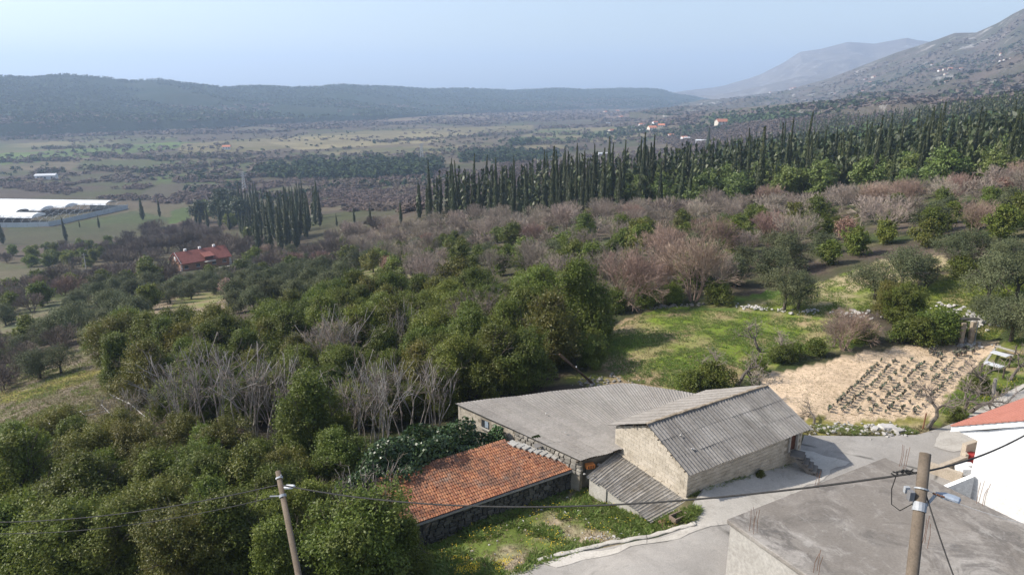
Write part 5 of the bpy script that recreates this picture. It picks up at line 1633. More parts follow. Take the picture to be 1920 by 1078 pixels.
for i in range(4):       # tall pale many-stemmed thicket with upturned ends
    r = np.random.RandomState(300 + i)
    T, TW = Twigs(), Twigs()
    H = (5.2, 4.6, 5.6, 4.2)[i]
    for s in range((7, 6, 8, 6)[i]):
        a = r.uniform(0, 6.28); o = np.array([math.cos(a), math.sin(a), 0]) * r.uniform(.1, .8)
        grow(T, r, o + np.array([0, 0, -.3]), unit(o * .35 + np.array([0, 0, 1.0])), H * .45, .036, 2, .30, (3, 3), .10, 4, .10, .62, .012, .62)
    for k_ in range(len(T.a)):
        if T.rb[k_] < .026 and r.rand() < .4: grow(TW, r, T.b[k_], unit(T.b[k_] - T.a[k_] + r.normal(size=3) * .6), .5, .010, 1, .5, 3, .1, 2, .1, .7, .006)
    proto('thicket%d' % i, [('stems', T.mesh('stems', M_STEM, 5)), ('twigs', TW.mesh('twigs', M_TWIG_D))])
for i in range(3):       # old pruned fruit trees
    r = np.random.RandomState(340 + i)
    T, TW = Twigs(), Twigs()
    p = np.array([0, 0, -.3]); d = unit(np.array([.15, .1, 1.0])); rad = .15
    for s in range(4):
        d = unit(d + r.normal(size=3) * .22); q = p + d * .42; T.seg(p, q, rad, rad * .9); p = q; rad *= .9
    for s in range(4):
        grow(T, r, p, unit(d + r.normal(size=3) * .75), .95, rad * .6, 1, .55, 3, .05, 4, .3, .6, .025)
    for k_ in range(8, len(T.a)):
        if r.rand() < .8:
            for z in range(2): grow(TW, r, T.b[k_], unit(r.normal(size=3) + np.array([0, 0, .5])), .5, .014, 1, .5, 3, .04, 2, .15, .7, .008)
    proto('fruit%d' % i, [('trunk', T.mesh('trunk', simple('grey_bark', (.10, .085, .07), (.19, .165, .14), 4, .9, .1), 6)), ('twigs', TW.mesh('twigs', M_TWIG))])
CYP = []
for i in range(5):       # cypresses, unit height 1 scaled per tree
    r = np.random.RandomState(400 + i)
    H, Rr = 14.0, (1.0, 1.15, .85, 1.3, .95)[i]
    n = 2600
    t = r.uniform(.03, 1, n) ** .9; a = r.uniform(0, 6.283, n)
    pr = Rr * np.minimum(1, (t / .22) ** .6) * np.maximum(.03, 1 - np.maximum(0, t - .25) / .75) ** .9
    lump = 1 + .16 * np.sin(a * 3 + t * 20 + i) + .12 * np.sin(t * 37 + a)
    rr = pr * lump * r.uniform(.72, 1.05, n)
    C = np.stack([rr * np.cos(a), rr * np.sin(a), t * H * .99 + .1], 1)
    Nn = np.stack([np.cos(a), np.sin(a), np.full(n, .35)], 1)
    cl = Cloud(); cl.add(*leaf_quads(C, Nn, .62, .17, r, 3.0))
    th_ = np.linspace(0, 6.283, 9)[:-1]; tt = np.array([.03, .2, .45, .7, .9, .98])
    prr = Rr * .70 * np.minimum(1, (tt / .22) ** .6) * np.maximum(.02, 1 - np.maximum(0, tt - .25) / .75) ** .95
    V = np.array([[p_ * math.cos(x), p_ * math.sin(x), z * H] for p_, z in zip(prr, tt) for x in th_])
    F = np.array([[j * 8 + q, j * 8 + (q + 1) % 8, (j + 1) * 8 + (q + 1) % 8, (j + 1) * 8 + q] for j in range(5) for q in range(8)])
    cl.add(V, F)
    T = Twigs(); T.seg(np.array([0, 0, -.6]), np.array([0, 0, 1.2]), .16, .14)
    CYP.append((cl.mesh('cypress', M_CYP), T.mesh('trunk', M_BARK, 5)))
    LIB['cypress%d' % i] = [('trunk', CYP[-1][1]), ('crown', CYP[-1][0])]
for i in range(3):
    for nm, mat in (('pine', M_PINE), ('dark_pine', M_PINE_D)):
        r = np.random.RandomState(430 + i)
        cl = lobed_crown(r, 11, 3.6 + .4 * i, 2.2, 11, 190, 16, .5, .75, .30, .15, .75, .6)
        proto('%s%d' % (nm, i), [('trunk', trunk_mesh(r, 11, .22, 3, .35)), ('crown', cl.mesh('crown', mat))])
for i in range(2):       # blossom / withered-leaf trees
    for nm, mat in (('blossom', M_BLOSSOM), ('withered', M_DEADLEAF)):
        r = np.random.RandomState(460 + i)
        cl = lobed_crown(r, 4.8, 2.3, .8, 9, 150, 12, .34, .26, .17, .25)
        proto('%s%d' % (nm, i), [('trunk', trunk_mesh(r, 4.8, .12, 4, .6, M_TWIG_P)), ('crown', cl.mesh('crown', mat))])

pr_ = np.random.RandomState(77)
def plant(kind, p, s, label, cat, group=None, name=None, sz=None, rz=None, lean=0.04, single=False):
    parts = LIB[kind]
    nm = name or cat.replace(' ', '_')
    rot = (pr_.normal() * lean, pr_.normal() * lean, pr_.uniform(0, 6.28) if rz is None else rz)
    sc = (s, s, sz or s)
    if single:
        o = bpy.data.objects.new(nm, parts[-1][1]); COL.objects.link(o)
        o.location = p; o.rotation_euler = rot; o.scale = sc
        return tag(o, label, cat, group)
    t = bpy.data.objects.new(nm, None); COL.objects.link(t)
    t.empty_display_size = .2
    t.location = p; t.rotation_euler = rot; t.scale = sc
    tag(t, label, cat, group)
    for pn, me in parts:
        o = bpy.data.objects.new(pn, me); COL.objects.link(o); o.parent = t
    return t
OCC = {}
def free(x, y, d):
    k_ = 4.0
    i0, j0 = int(x // k_), int(y // k_); m = int(d // k_) + 1
    for i in range(i0 - m, i0 + m + 1):
        for j in range(j0 - m, j0 + m + 1):
            for (a, b) in OCC.get((i, j), ()):
                if (a - x) ** 2 + (b - y) ** 2 < d * d: return False
    return True
def mark(x, y): OCC.setdefault((int(x // 4.0), int(y // 4.0)), []).append((x, y))
def scatter(poly, spacing, tries=4000, cap=9999, occ=True, areal=True):
    poly = [(float(a), float(b)) for a, b in poly]
    us = [p[0] for p in poly]; vs = [p[1] for p in poly]
    u = pr_.uniform(min(us), max(us), tries); v = pr_.uniform(min(vs), max(vs), tries)
    k_ = inpoly(u, v, poly)
    P, ok = ground(u[k_], v[k_])
    out = []
    for p, o in zip(P, ok):
        if not o: continue
        if free(p[0], p[1], spacing):
            if occ: mark(p[0], p[1])
            out.append(Vector(p))
            if len(out) >= cap: break
    return out
def pick(*names): return names[pr_.randint(len(names))]

# --- evergreen trees of the foreground, one by one: (base u, base v, kind, scale, label)
NEAR = [
 (60, 985, 'laurel1', 1.05, 'big dark evergreen tree bulging at the left edge above the cables'),
 (185, 1000, 'laurel0', .95, 'dark evergreen tree right of the big one at the left edge'),
 (300, 985, 'laurel4', .85, 'rounded evergreen tree below the bare thicket and the collapsed frame'),
 (395, 975, 'laurel2', .85, 'evergreen tree behind the upper cable at left'),
 (470, 965, 'laurel_y0', .80, 'yellowish evergreen shrub tree between the bare stems and the leaning pole'),
 (540, 945, 'laurel_y2', .72, 'yellow-green tree standing behind the leaning pole'),
 (15, 1105, 'laurel5', 1.0, 'evergreen tree in the lower left corner under the cables'),
 (130, 1110, 'laurel2', 1.0, 'evergreen tree in the second place from the lower left corner'),
 (245, 1090, 'laurel0', .85, 'evergreen tree under the lower cable left of centre of the mass'),
 (340, 1110, 'laurel_y1', .75, 'yellow-tipped evergreen at the bottom edge left of the leaning pole'),
 (440, 1085, 'laurel4', .85, 'evergreen tree directly left of the leaning pole'),
 (400, 1030, 'laurel1', .72, 'evergreen filling the gap behind the leaning pole foot'),
 (500, 1040, 'laurel5', .72, 'dark evergreen behind the leaning pole lower half'),
 (590, 1010, 'laurel0', .62, 'dark evergreen in the gap right of the leaning pole'),
 (592, 880, 'laurel3', 1.0, 'tall bright green pointed tree rising above the leaning pole lamp'),
 (640, 850, 'laurel4', .55, 'evergreen at the right foot of the tall pointed tree'),
 (565, 850, 'laurel4', .7, 'evergreen left of the tall pointed tree behind bare stems'),
 (695, 1105, 'laurel2', .98, 'round evergreen tree in front of the tile roof left end'),
 (630, 1080, 'laurel5', .7, 'small evergreen between leaning pole and round tree'),
 (765, 1075, 'laurel4', .55, 'small evergreen shrub at the lower corner of the tile roof'),
 (150, 880, 'laurel4', .75, 'evergreen at the back of the left mass beside the frame'),
 (40, 900, 'laurel0', .8, 'evergreen at the left edge just below the grassy field'),
 (225, 690, 'laurel_y1', 1.0, 'broad yellowish evergreen at left end of the middle tree belt'),
 (310, 700, 'laurel1', 1.0, 'tall evergreen second from left in the middle tree belt'),
 (395, 705, 'laurel0', 1.0, 'evergreen behind the tall pale bare stems'),
 (465, 715, 'laurel4', .95, 'evergreen right behind the tall pale bare stems'),
 (190, 665, 'laurel5', .8, 'low evergreen at the left tip of the middle tree belt'),
 (350, 740, 'laurel2', .8, 'dark evergreen showing through the bare stems'),
 (430, 770, 'laurel5', .8, 'dark evergreen at the foot of the bare stems'),
 (545, 690, 'laurel1', 1.0, 'large evergreen left of centre in the middle of the belt'),
 (610, 680, 'laurel3', 1.05, 'upright evergreen in the centre of the belt'),
 (685, 690, 'laurel0', 1.15, 'large dark evergreen in the belt left of the grey bush'),
 (750, 680, 'laurel1', 1.1, 'bright topped evergreen in the belt above the barn'),
 (560, 760, 'laurel2', .85, 'dark evergreen in the shade left of the bare tree group'),
 (630, 770, 'laurel5', .8, 'low evergreen between belt and bare tree group'),
 (720, 790, 'laurel4', .75, 'evergreen behind the bare tree group by the barn'),
 (800, 710, 'laurel5', 1.0, 'evergreen behind the bare tree crowns'),
 (865, 750, 'laurel0', 1.0, 'dark evergreen at the back corner of the barn'),
 (925, 745, 'laurel1', 1.0, 'dark evergreen behind the middle of the barn roof'),
 (985, 735, 'laurel2', .98, 'dark rounded evergreen beside the leaning post'),
 (1030, 690, 'laurel_y0', 1.2, 'tall yellow-green tree above the leaning post'),
 (1075, 640, 'laurel1', 1.3, 'largest evergreen tree at the meadow corner'),
 (1010, 620, 'laurel0', 1.2, 'evergreen behind the yellow-green tree'),
 (1105, 690, 'laurel5', .62, 'low evergreen bush at the meadow left edge'),
 (1120, 640, 'laurel4', .75, 'bushy evergreen along the meadow left edge'),
 (880, 670, 'laurel4', 1.0, 'evergreen in the belt right of the grey bush'),
 (330, 790, 'laurel5', .75, 'dark evergreen low behind the leftmost clump of bare stems'),
 (385, 790, 'laurel0', .8, 'dark evergreen low behind the second clump of bare stems'),
 (465, 800, 'laurel2', .8, 'dark evergreen low behind the tallest clump of bare stems'),
 (520, 790, 'laurel4', .75, 'dark evergreen low behind the rightmost greyish stems'),
 (660, 800, 'laurel2', .7, 'dark evergreen low behind the left bare stems by the barn'),
 (720, 800, 'laurel0', .65, 'dark evergreen low behind the middle bare stems by the barn'),
 (780, 785, 'laurel5', .65, 'dark evergreen low behind the right bare stems by the barn'),
 (830, 780, 'laurel4', .7, 'dark evergreen at the back corner of the barn wall'),
 (290, 730, 'laurel0', .8, 'evergreen below the left end of the middle belt'),
 (950, 680, 'laurel3', .9, 'upright dark evergreen behind the barn trees'),
]
for u, v, k_, s, lab in NEAR:
    p = gp(u, v); plant(k_, p - Vector((0, 0, .15)), s, lab, 'tree', 'evergreen trees of the belt round the barn', 'evergreen_tree'); mark(p.x, p.y)
# bare pale-stemmed thickets
THK = [
 (345, 830, 'thicket0', 1.72, 'leftmost clump of tall pale bare stems before the middle tree belt'),
 (395, 835, 'thicket2', 1.80, 'second clump of tall pale bare stems'),
 (445, 830, 'thicket1', 1.95, 'tallest clump of pale bare stems in the middle'),
 (490, 825, 'thicket3', 1.88, 'clump of bare stems right of the tallest'),
 (530, 815, 'thicket0', 1.50, 'rightmost greyish clump of bare stems in the left group'),
 (300, 800, 'thicket3', 1.1, 'low brown bare stems beside the collapsed frame'),
 (240, 800, 'thicket1', .9, 'thin bare saplings standing inside the collapsed frame'),
 (200, 790, 'thicket3', .7, 'small bare saplings left of the collapsed frame middle'),
 (690, 838, 'thicket2', 1.45, 'bare many-stemmed tree left of the barn'),
 (725, 838, 'thicket0', 1.45, 'wide bare many-stemmed tree nearest the barn wall'),
 (770, 815, 'thicket1', 1.5, 'pale bare branches reaching over the barn corner'),
 (815, 800, 'thicket3', 1.35, 'bare stems touching the barn back corner'),
 (655, 825, 'thicket3', 1.3, 'bare stems at the left end of the group by the barn'),
 (680, 1000, 'thicket1', 1.12, 'thin bare shoots in the dark gap beside the leaning pole'),
 (640, 985, 'thicket3', 0.90, 'small bare shoots right of the leaning pole lamp'),
 (640, 720, 'thicket2', 1.58, 'grey bare stems in front of the belt centre'),
 (760, 690, 'thicket0', 1.50, 'few pale stems rising before the bright topped evergreen'),
]
for u, v, k_, s, lab in THK:
    p = gp(u, v); plant(k_, p, s, lab, 'bare tree', 'pale bare thickets by the barn', 'bare_tree'); mark(p.x, p.y)
for u, v, k_, s, lab in (
 (905, 640, 'bare0', 1.0, 'grey fine-twigged bush in the middle of the evergreen belt'),
 (870, 655, 'bare2', .9, 'grey bare bush left of the fine-twigged bush in the belt'),
 (560, 805, 'bare2', .75, 'greyish brushy bush behind the pointed tree'),
 (620, 720, 'bare1', .9, 'grey-brown bare tree in the belt centre'),
 (1300, 565, 'bare_red0', 1.25, 'rust-brown fan-shaped bare tree behind the meadow'),
 (1245, 560, 'bare_red2', .9, 'reddish bare bush left of the rust-brown fan'),
 (1175, 580, 'bare_red1', 1.0, 'reddish bare tree at the far left corner of the meadow'),
 (1350, 555, 'bare2', .9, 'grey bare bush right of the rust-brown fan'),
 (1580, 655, 'bare_red3', .62, 'low brown bare bush between meadow and vegetable bed'),
 (1560, 650, 'bare2', .5, 'small grey bare bush left of the low brown bush'),
 (1800, 510, 'bare0', .5, 'pale dead brush among the upper olive trees'),
):
    p = gp(u, v); plant(k_, p, s, lab, 'bare tree', 'single bare trees', 'bare_tree'); mark(p.x, p.y)
# olives
OLV = [
 (1470, 582, 'olive0', 1.05, 'olive tree left of two on the stony bank above the meadow'),
 (1495, 580, 'olive2', .9, 'olive tree right of two on the stony bank above the meadow'),
 (1640, 560, 'olive1', 1.0, 'olive left of the big evergreen shrub on the terrace'),
 (1690, 545, 'olive2', 1.05, 'olive with grey dead branches on the terrace'),
 (1735, 540, 'olive3', 1.0, 'olive behind the big evergreen shrub right side'),
 (1785, 507, 'olive0', .95, 'upper olive with a visible crooked trunk'),
 (1815, 500, 'olive1', 1.05, 'taller upper olive right of the crooked trunk'),
 (1850, 575, 'olive2', 1.15, 'spreading olive with two bare limbs at the right'),
 (1905, 560, 'olive0', 1.05, 'large olive at the right edge of the terrace'),
 (1890, 510, 'olive3', 1.0, 'olive at the right edge behind the large one'),
 (1895, 640, 'olive1', 1.05, 'dark olive above the lane at the right edge'),
 (1925, 655, 'olive2', 1.0, 'olive cut by the right edge above the lane'),
 (1860, 610, 'olive3', .8, 'small olive beside the ruined shelter'),
 (95, 650, 'olive2', .9, 'grey olive bush at the end of the left field'),
 (75, 710, 'olive1', .95, 'grey scrubby olive on the left grassy field'),
 (115, 700, 'olive0', .8, 'dark olive with a leaning trunk on the left field'),
]
for u, v, k_, s, lab in OLV:
    p = gp(u, v); plant(k_, p, s, lab, 'olive tree', 'olive trees of the terraces', 'olive_tree'); mark(p.x, p.y)
BSH = [
 (1690, 610, 'laurel2', .75, 'big yellow-green evergreen shrub in front of the terrace olives'),
 (1665, 600, 'laurel_y1', .6, 'yellowish shrub left of the big evergreen shrub'),
 (1720, 645, 'bush1', 1.3, 'bramble mound left part behind the vegetable bed'),
 (1750, 640, 'bush0', 1.5, 'bramble mound middle part behind the vegetable bed'),
 (1780, 635, 'bush2', 1.4, 'bramble mound right part over the ruined shelter'),
 (1690, 640, 'bush2', 1.0, 'low bramble at the left foot of the big shrub'),
 (1300, 738, 'bush0', 1.0, 'green bush behind the joint of barn and house roofs'),
 (1335, 730, 'bush1', 1.15, 'larger leafy bush right behind the house ridge'),
 (1280, 732, 'bush2', .7, 'low bush left behind the barn back edge'),
 (1465, 678, 'bush1', .8, 'round dark bush in the hedge of the vegetable bed'),
 (1490, 672, 'bush0', .8, 'second dark bush in the hedge of the vegetable bed'),
 (1420, 700, 'bush2', .7, 'low green bush at the left tip of the vegetable bed'),
 (1530, 665, 'bush2', .8, 'green bush in the hedge below the brown bare bush'),
 (1620, 640, 'bush0', 1.0, 'green bush right of the brown bare bush'),
 (1110, 665, 'bush1', 1.2, 'leafy bush on the meadow edge beside the leaning post'),
 (1100, 610, 'bush0', 1.4, 'dark bush at the far left corner of the meadow'),
 (1155, 585, 'bush2', 1.4, 'dark bush on the upper left rim of the meadow'),
 (1210, 575, 'bush1', 1.3, 'dark bush below the reddish bare bush'),
 (1260, 568, 'bush0', 1.2, 'dark bush on the rim below the rust-brown fan'),
 (1345, 570, 'bush2', 1.3, 'dark bush with low crown at the meadow upper rim'),
 (1800, 520, 'bush1', 1.2, 'low dark bush under the crooked upper olive'),
 (1830, 735, 'bush2', .8, 'leafy bush beside the stump post at the lane'),
 (1790, 790, 'bush0', .6, 'low weeds bush beside the white house roof'),
 (1425, 893, 'bush1', .25, 'small green weed at the foot of the block wall near the steps'),
]
for u, v, k_, s, lab in BSH:
    p = gp(u, v); plant(k_, p - Vector((0, 0, .1)), s, lab, 'bush', 'bushes round the fields', 'bush'); mark(p.x, p.y)
FRT = [
 (1375, 722, 'fruit0', 1.25, 'gnarled bare fruit tree at the left tip of the vegetable bed'),
 (1330, 720, 'fruit1', 1.0, 'leaning bare fruit tree behind the house ridge'),
 (1425, 660, 'fruit2', 1.05, 'dark crooked fruit tree before the green meadow'),
 (1455, 668, 'fruit1', .85, 'small pale fruit tree right of the dark crooked one'),
 (1400, 745, 'fruit2', .8, 'low sprawling fruit tree just above the house roof'),
 (1524, 795, 'fruit0', .72, 'pruned stump with two limbs beside the block house'),
 (1738, 803, 'fruit1', 1.15, 'bare fruit tree next to the rusty post'),
 (1795, 780, 'fruit2', 1.15, 'left of the bare trees in front of the lane'),
 (1812, 772, 'fruit0', 1.2, 'crooked bare tree with dark limb before the lane'),
 (1835, 745, 'fruit1', 1.1, 'bare tree behind the stump post at the lane'),
 (1895, 715, 'fruit2', 1.0, 'slim bare tree at the right edge beside the lane'),
]
for u, v, k_, s, lab in FRT:
    p = gp(u, v); plant(k_, p, s, lab, 'fruit tree', 'old fruit trees', 'fruit_tree'); mark(p.x, p.y)

# ivy over the shed
r = np.random.RandomState(5)
n = 14000
mc = gp(790, 905)
iv_c = roofP(lslope * DEP + 3.5, DEP + 1.75); 
ivy = thing('ivy_mound', 'dense dark ivy mound swallowing the back of the orange tile roof', 'ivy', (iv_c.x, iv_c.y, -2.0), math.atan2(ea.y, ea.x) + .12)
d = unit(r.normal(size=(n, 3))); d[:, 2] = np.abs(d[:, 2])
lump = 1 + .18 * np.sin(d[:, 0] * 7 + 1) * np.sin(d[:, 1] * 6 + d[:, 2] * 5)
P = d * np.array([5.8, 2.3, 3.5]) * (lump * r.uniform(.9, 1.03, n))[:, None]
cl = Cloud(); cl.add(*leaf_quads(P, d * np.array([.5, 1.2, .8]), .2, .17, r))
o = obj('leaves', cl.mesh('leaves', M_IVY), ivy)
d2 = unit(np.random.RandomState(6).normal(size=(60, 3))); d2[:, 2] = np.abs(d2[:, 2])
bm = hull([tuple(x * np.array([5.0, 1.9, 2.9])) for x in d2]); me = bpy.data.meshes.new('core'); bm.to_mesh(me); bm.free(); me.materials.append(M_INNER_SHADE); obj('stems', me, ivy)  # near-black hull behind the leaves paints the ivy's inner shade, not stems
iv2 = thing('ivy', 'ivy climbing the left wall of the barn above the tile roof', 'ivy', tuple(bA.lerp(bB, .40) + nl * .1 - Vector((0, 0, 2.3))), math.atan2(axl.y, axl.x))
q = r.uniform(0, 1, (700, 2)); P = np.stack([(q[:, 0] - .5) * 2.4 * (1 - q[:, 1] * .7), -.10 - r.uniform(0, .22, 700), q[:, 1] ** .8 * 2.3], 1)
P[:, 1] *= 1 if nl.dot(Vector((axl.y, -axl.x, 0))) > 0 else -1
cl = Cloud(); cl.add(*leaf_quads(P, np.tile([0, -.7, .5], (700, 1)), .18, .15, r)); obj('leaves', cl.mesh('leaves', M_IVY), iv2)

# --- vegetable bed
M_SOILR = simple('sandy_soil', (.46, .35, .24), (.56, .43, .30), .9, .98, .05, bump=.6, fine=9)
r = np.random.RandomState(31)
CAB = []
for i in range(4):
    cl = Cloud(); n = 22
    a = r.uniform(0, 6.28, n); t = r.uniform(.15, 1, n)
    C = np.stack([np.cos(a) * .17 * t, np.sin(a) * .17 * t, .18 + .26 * r.uniform(0, 1, n)], 1)
    cl.add(*leaf_quads(C, np.stack([np.cos(a) * .4, np.sin(a) * .4, np.full(n, .5)], 1), .28, .13, r, .9))
    st = Twigs(); st.seg(np.array([0, 0, -.05]), np.array([0, 0, .3]), .025, .02)
    CAB.append((st.mesh('stalk', M_BARK), cl.mesh('leaves', M_CABBAGE)))
cnt = 0
for row in range(7):
    f = row / 6
    a = Vector((1553 + (1712 - 1553) * f, 772 + 4 * f)); b = Vector((1655 + (1822 - 1655) * f, 676 - 3 * f))
    pa, pb = gp(a.x, a.y), gp(b.x, b.y)
    ridge = MB(); n_r = 40; dr = (pb - pa).normalized(); nr_ = Vector((-dr.y, dr.x, 0))
    for i in range(n_r + 1):
        q = pa.lerp(pb, -.04 + 1.08 * i / n_r) + nr_ * (r.normal() * .03)
        for off, hz2 in ((-.36, -.03), (-.17, .04 + r.normal() * .012), (.17, .04 + r.normal() * .012), (.36, -.03)):
            x, y = q.x + nr_.x * off, q.y + nr_.y * off
            ridge.v.append((x, y, float(gz(x, y)) + hz2))
        if i: 
            b0 = len(ridge.v) - 8
            ridge.f += [(b0 + k_, b0 + k_ + 1, b0 + 5 + k_, b0 + 4 + k_) for k_ in range(3)]
    tag(ridge.build('soil_ridge', M_SOILR, None, True), kind='structure')
    L = (pb - pa).length; npl = int(L / .56)
    for i in range(npl):
        if r.rand() < .1 or cnt > 292: continue
        p = pa.lerp(pb, i / npl) + Vector((r.normal() * .04, r.normal() * .04, 0)); p.z = float(gz(p.x, p.y))
        t = bpy.data.objects.new('cabbage', None); COL.objects.link(t); s_ = r.uniform(.6, .95); t.location = p; t.scale = (s_, s_, s_ * r.uniform(.9, 1.3)); t.rotation_euler = (0, 0, r.uniform(0, 6.28))
        tag(t, 'leafy dark cabbage plant growing in the rows of the sandy bed', 'cabbage', 'cabbage plants of the vegetable bed')
        for pn, me in zip(('stalk', 'leaves'), CAB[r.randint(4)]):
            o = bpy.data.objects.new(pn, me); COL.objects.link(o); o.parent = t
        cnt += 1
for i in range(14):
    p = gp(r.uniform(1740, 1830), r.uniform(655, 672))
    t = bpy.data.objects.new('cabbage', None); COL.objects.link(t); s_ = r.uniform(.9, 1.4); t.location = p; t.scale = (s_, s_, s_)
    tag(t, 'stray cabbage plant at the upper end of the bed below the bramble', 'cabbage', 'stray cabbages')
    for pn, me in zip(('stalk', 'leaves'), CAB[r.randint(4)]):
        o = bpy.data.objects.new(pn, me); COL.objects.link(o); o.parent = t

# --- grass, weeds and flowers
def tufts(name, poly, n, h, blades, mat, spread=.12, label=None, wid=.03, thr=None, seed=1):
    r = np.random.RandomState(seed)
    us = [p[0] for p in poly]; vs = [p[1] for p in poly]
    u = r.uniform(min(us), max(us), n * 3); v = r.uniform(min(vs), max(vs), n * 3)
    k_ = inpoly(u, v, poly); P, ok = ground(u[k_], v[k_]); P = P[ok]
    if thr is not None:
        g = fbm(P[:, 0] / 1.7, P[:, 1] / 1.7, 3, 66); P = P[g > thr]
    P = P[:n]
    hh = h * r.uniform(.5, 1.4, len(P))
    B = np.repeat(P, blades, 0); H_ = np.repeat(hh, blades)
    m = len(B)
    a = r.uniform(0, 6.28, m)
    B = B + np.stack([np.cos(a), np.sin(a), np.zeros(m)], 1) * (r.uniform(0, 1, m) * spread)[:, None]
    tip = B + np.stack([np.cos(a), np.sin(a), np.zeros(m)], 1) * (H_ * r.uniform(.35, 1.1, m))[:, None] + np.array([0, 0, 1]) * (H_ * r.uniform(.4, .85, m))[:, None]
    b = np.stack([-np.sin(a), np.cos(a), np.zeros(m)], 1) * wid
    mid = (B + tip) / 2 + np.array([0, 0, .12]) * H_[:, None]
    V = np.stack([B - np.array([0, 0, .03]), mid + b, tip, mid - b], 1).reshape(-1, 3)
    return tag(obj(name, np_mesh(name, V, np.arange(m * 4).reshape(m, 4), mat)), label, kind='stuff'), P
PLOT = [(800, 1090), (795, 1010), (900, 955), (1070, 905), (1110, 925), (1225, 988), (1285, 986), (1235, 1000), (1080, 1034), (955, 1085)]
tufts('grass', PLOT, 2200, .13, 9, M_HERB, .16, 'green grass tufts of the plot', .022, .47, 1)
tufts('weeds', PLOT, 560, .24, 30, M_HERB, .32, 'taller weed clumps of the plot', .035, .50, 2)
tufts('dry_grass', PLOT, 700, .16, 7, M_DRY, .16, 'dry straw in the plot', .018, None, 3)
def flowers(name, poly, n, h, label, seed, thr=.5):
    r = np.random.RandomState(seed)
    us = [p[0] for p in poly]; vs = [p[1] for p in poly]
    u = r.uniform(min(us), max(us), n * 4); v = r.uniform(min(vs), max(vs), n * 4)
    k_ = inpoly(u, v, poly); P, ok = ground(u[k_], v[k_]); P = P[ok]
    g = fbm(P[:, 0] / 1.2, P[:, 1] / 1.2, 3, 88); P = P[g > thr][:n]
    C = P + np.array([0, 0, 1]) * (h * r.uniform(.6, 1.3, len(P)))[:, None]
    V, F = leaf_quads(C, np.tile([-.2, -.3, 1.0], (len(C), 1)), .055, .055, r)
    return tag(obj(name, np_mesh(name, V, F, M_FLOWER)), label, kind='stuff')
flowers('flowers', PLOT, 700, .34, 'yellow flowers of the plot', 4, .55)
flowers('flowers', [(830, 1082), (850, 1050), (960, 1058), (940, 1085)], 420, .36, 'yellow flowers by the road', 5, .45)
flowers('flowers', [(1780, 800), (1800, 770), (1880, 720), (1920, 690), (1910, 720), (1850, 770)], 500, .25, 'yellow flowers of the lane verge', 6, .5)
VERGE = [(1508, 815), (1520, 798), (1640, 803), (1735, 800), (1740, 812), (1640, 817), (1560, 816)]
tufts('grass', VERGE, 900, .16, 8, M_HERB, .14, 'verge grass', .02, .44, 7)
tufts('dry_grass', VERGE, 500, .18, 8, M_DRY, .14, 'dry verge grass', .018, None, 8)
MEAD = [(1135, 690), (1155, 612), (1235, 578), (1370, 583), (1560, 602), (1630, 640), (1470, 676), (1330, 735), (1180, 718)]
tufts('meadow_grass', MEAD, 9000, .15, 4, M_HERB, .2, 'short meadow grass', .028, .40, 9)
tufts('dry_grass', MEAD, 2500, .13, 5, M_DRY, .2, 'worn straw of the meadow', .022, None, 10)
UPT = [(1400, 580), (1500, 545), (1650, 490), (1790, 485), (1930, 475), (1930, 590), (1850, 640), (1760, 625), (1640, 580), (1560, 598)]
tufts('meadow_grass', UPT, 6000, .2, 4, M_HERB, .25, 'terrace grass', .04, .42, 11)
LANE = [(1745, 800), (1800, 730), (1880, 660), (1930, 620), (1920, 720), (1880, 735), (1800, 795)]
tufts('grass', LANE, 2600, .2, 6, M_HERB, .2, 'lane verge grass', .025, .45, 12)
tufts('straw', [(1425, 705), (1510, 690), (1700, 650), (1860, 642), (1800, 720), (1735, 795), (1520, 788)], 3500, .07, 4, M_DRY, .14, 'straw on the sandy bed', .012, None, 13)
tufts('weeds', [(1292, 940), (1300, 930), (1380, 903), (1478, 876), (1478, 868), (1380, 897), (1290, 928)], 170, .22, 14, M_HERB, .14, 'weeds at the foot of the block wall', .022, None, 14)
tufts('weeds', [(1225, 985), (1300, 952), (1312, 960), (1290, 980)], 150, .3, 14, M_HERB, .16, 'weeds round the trough', .025, None, 15)
tufts('weeds', [(1110, 930), (1130, 905), (1230, 985), (1200, 995)], 220, .38, 16, M_HERB, .2, 'weeds along the lean-to', .03, None, 16)
LFLD = [(-20, 740), (80, 665), (170, 655), (190, 715), (320, 745), (260, 790), (100, 815), (-20, 830)]
tufts('dry_grass', LFLD, 5000, .18, 4, M_DRY, .25, 'dry grass of the left field', .03, None, 17)
tufts('meadow_grass', LFLD, 4000, .16, 4, M_HERB, .25, 'grass of the left field', .03, .5, 18)

# --- scattered woodland, tree by tree
def sect(u):
    for lim, txt in ((150, 'at the far left'), (330, 'left of the farmhouse'), (470, 'round the farmhouse'), (640, 'right of the farmhouse'), (800, 'above the bare stems'), (950, 'above the barn left end'), (1080, 'above the barn middle'), (1200, 'left of the meadow'), (1340, 'above the meadow left half'), (1480, 'above the meadow right half'), (1620, 'left above the vegetable bed'), (1740, 'above the vegetable bed'), (1850, 'above the ruined shelter')):
        if u < lim: return txt
    return 'at the right edge'
def sect_front(u):
    for lim, txt in ((110, 'at the left edge'), (240, 'under the cables'), (380, 'under the cables short of the pole'), (500, 'left of the leaning pole')):
        if u < lim: return txt
    return 'beside the leaning pole'
def sect_belt(u):
    for lim, txt in ((330, 'left of the bare stems'), (460, 'over the bare stems'), (600, 'right of the bare stems'), (740, 'left of the barn'), (880, 'behind the barn left end')):
        if u < lim: return txt
    return 'behind the barn middle'
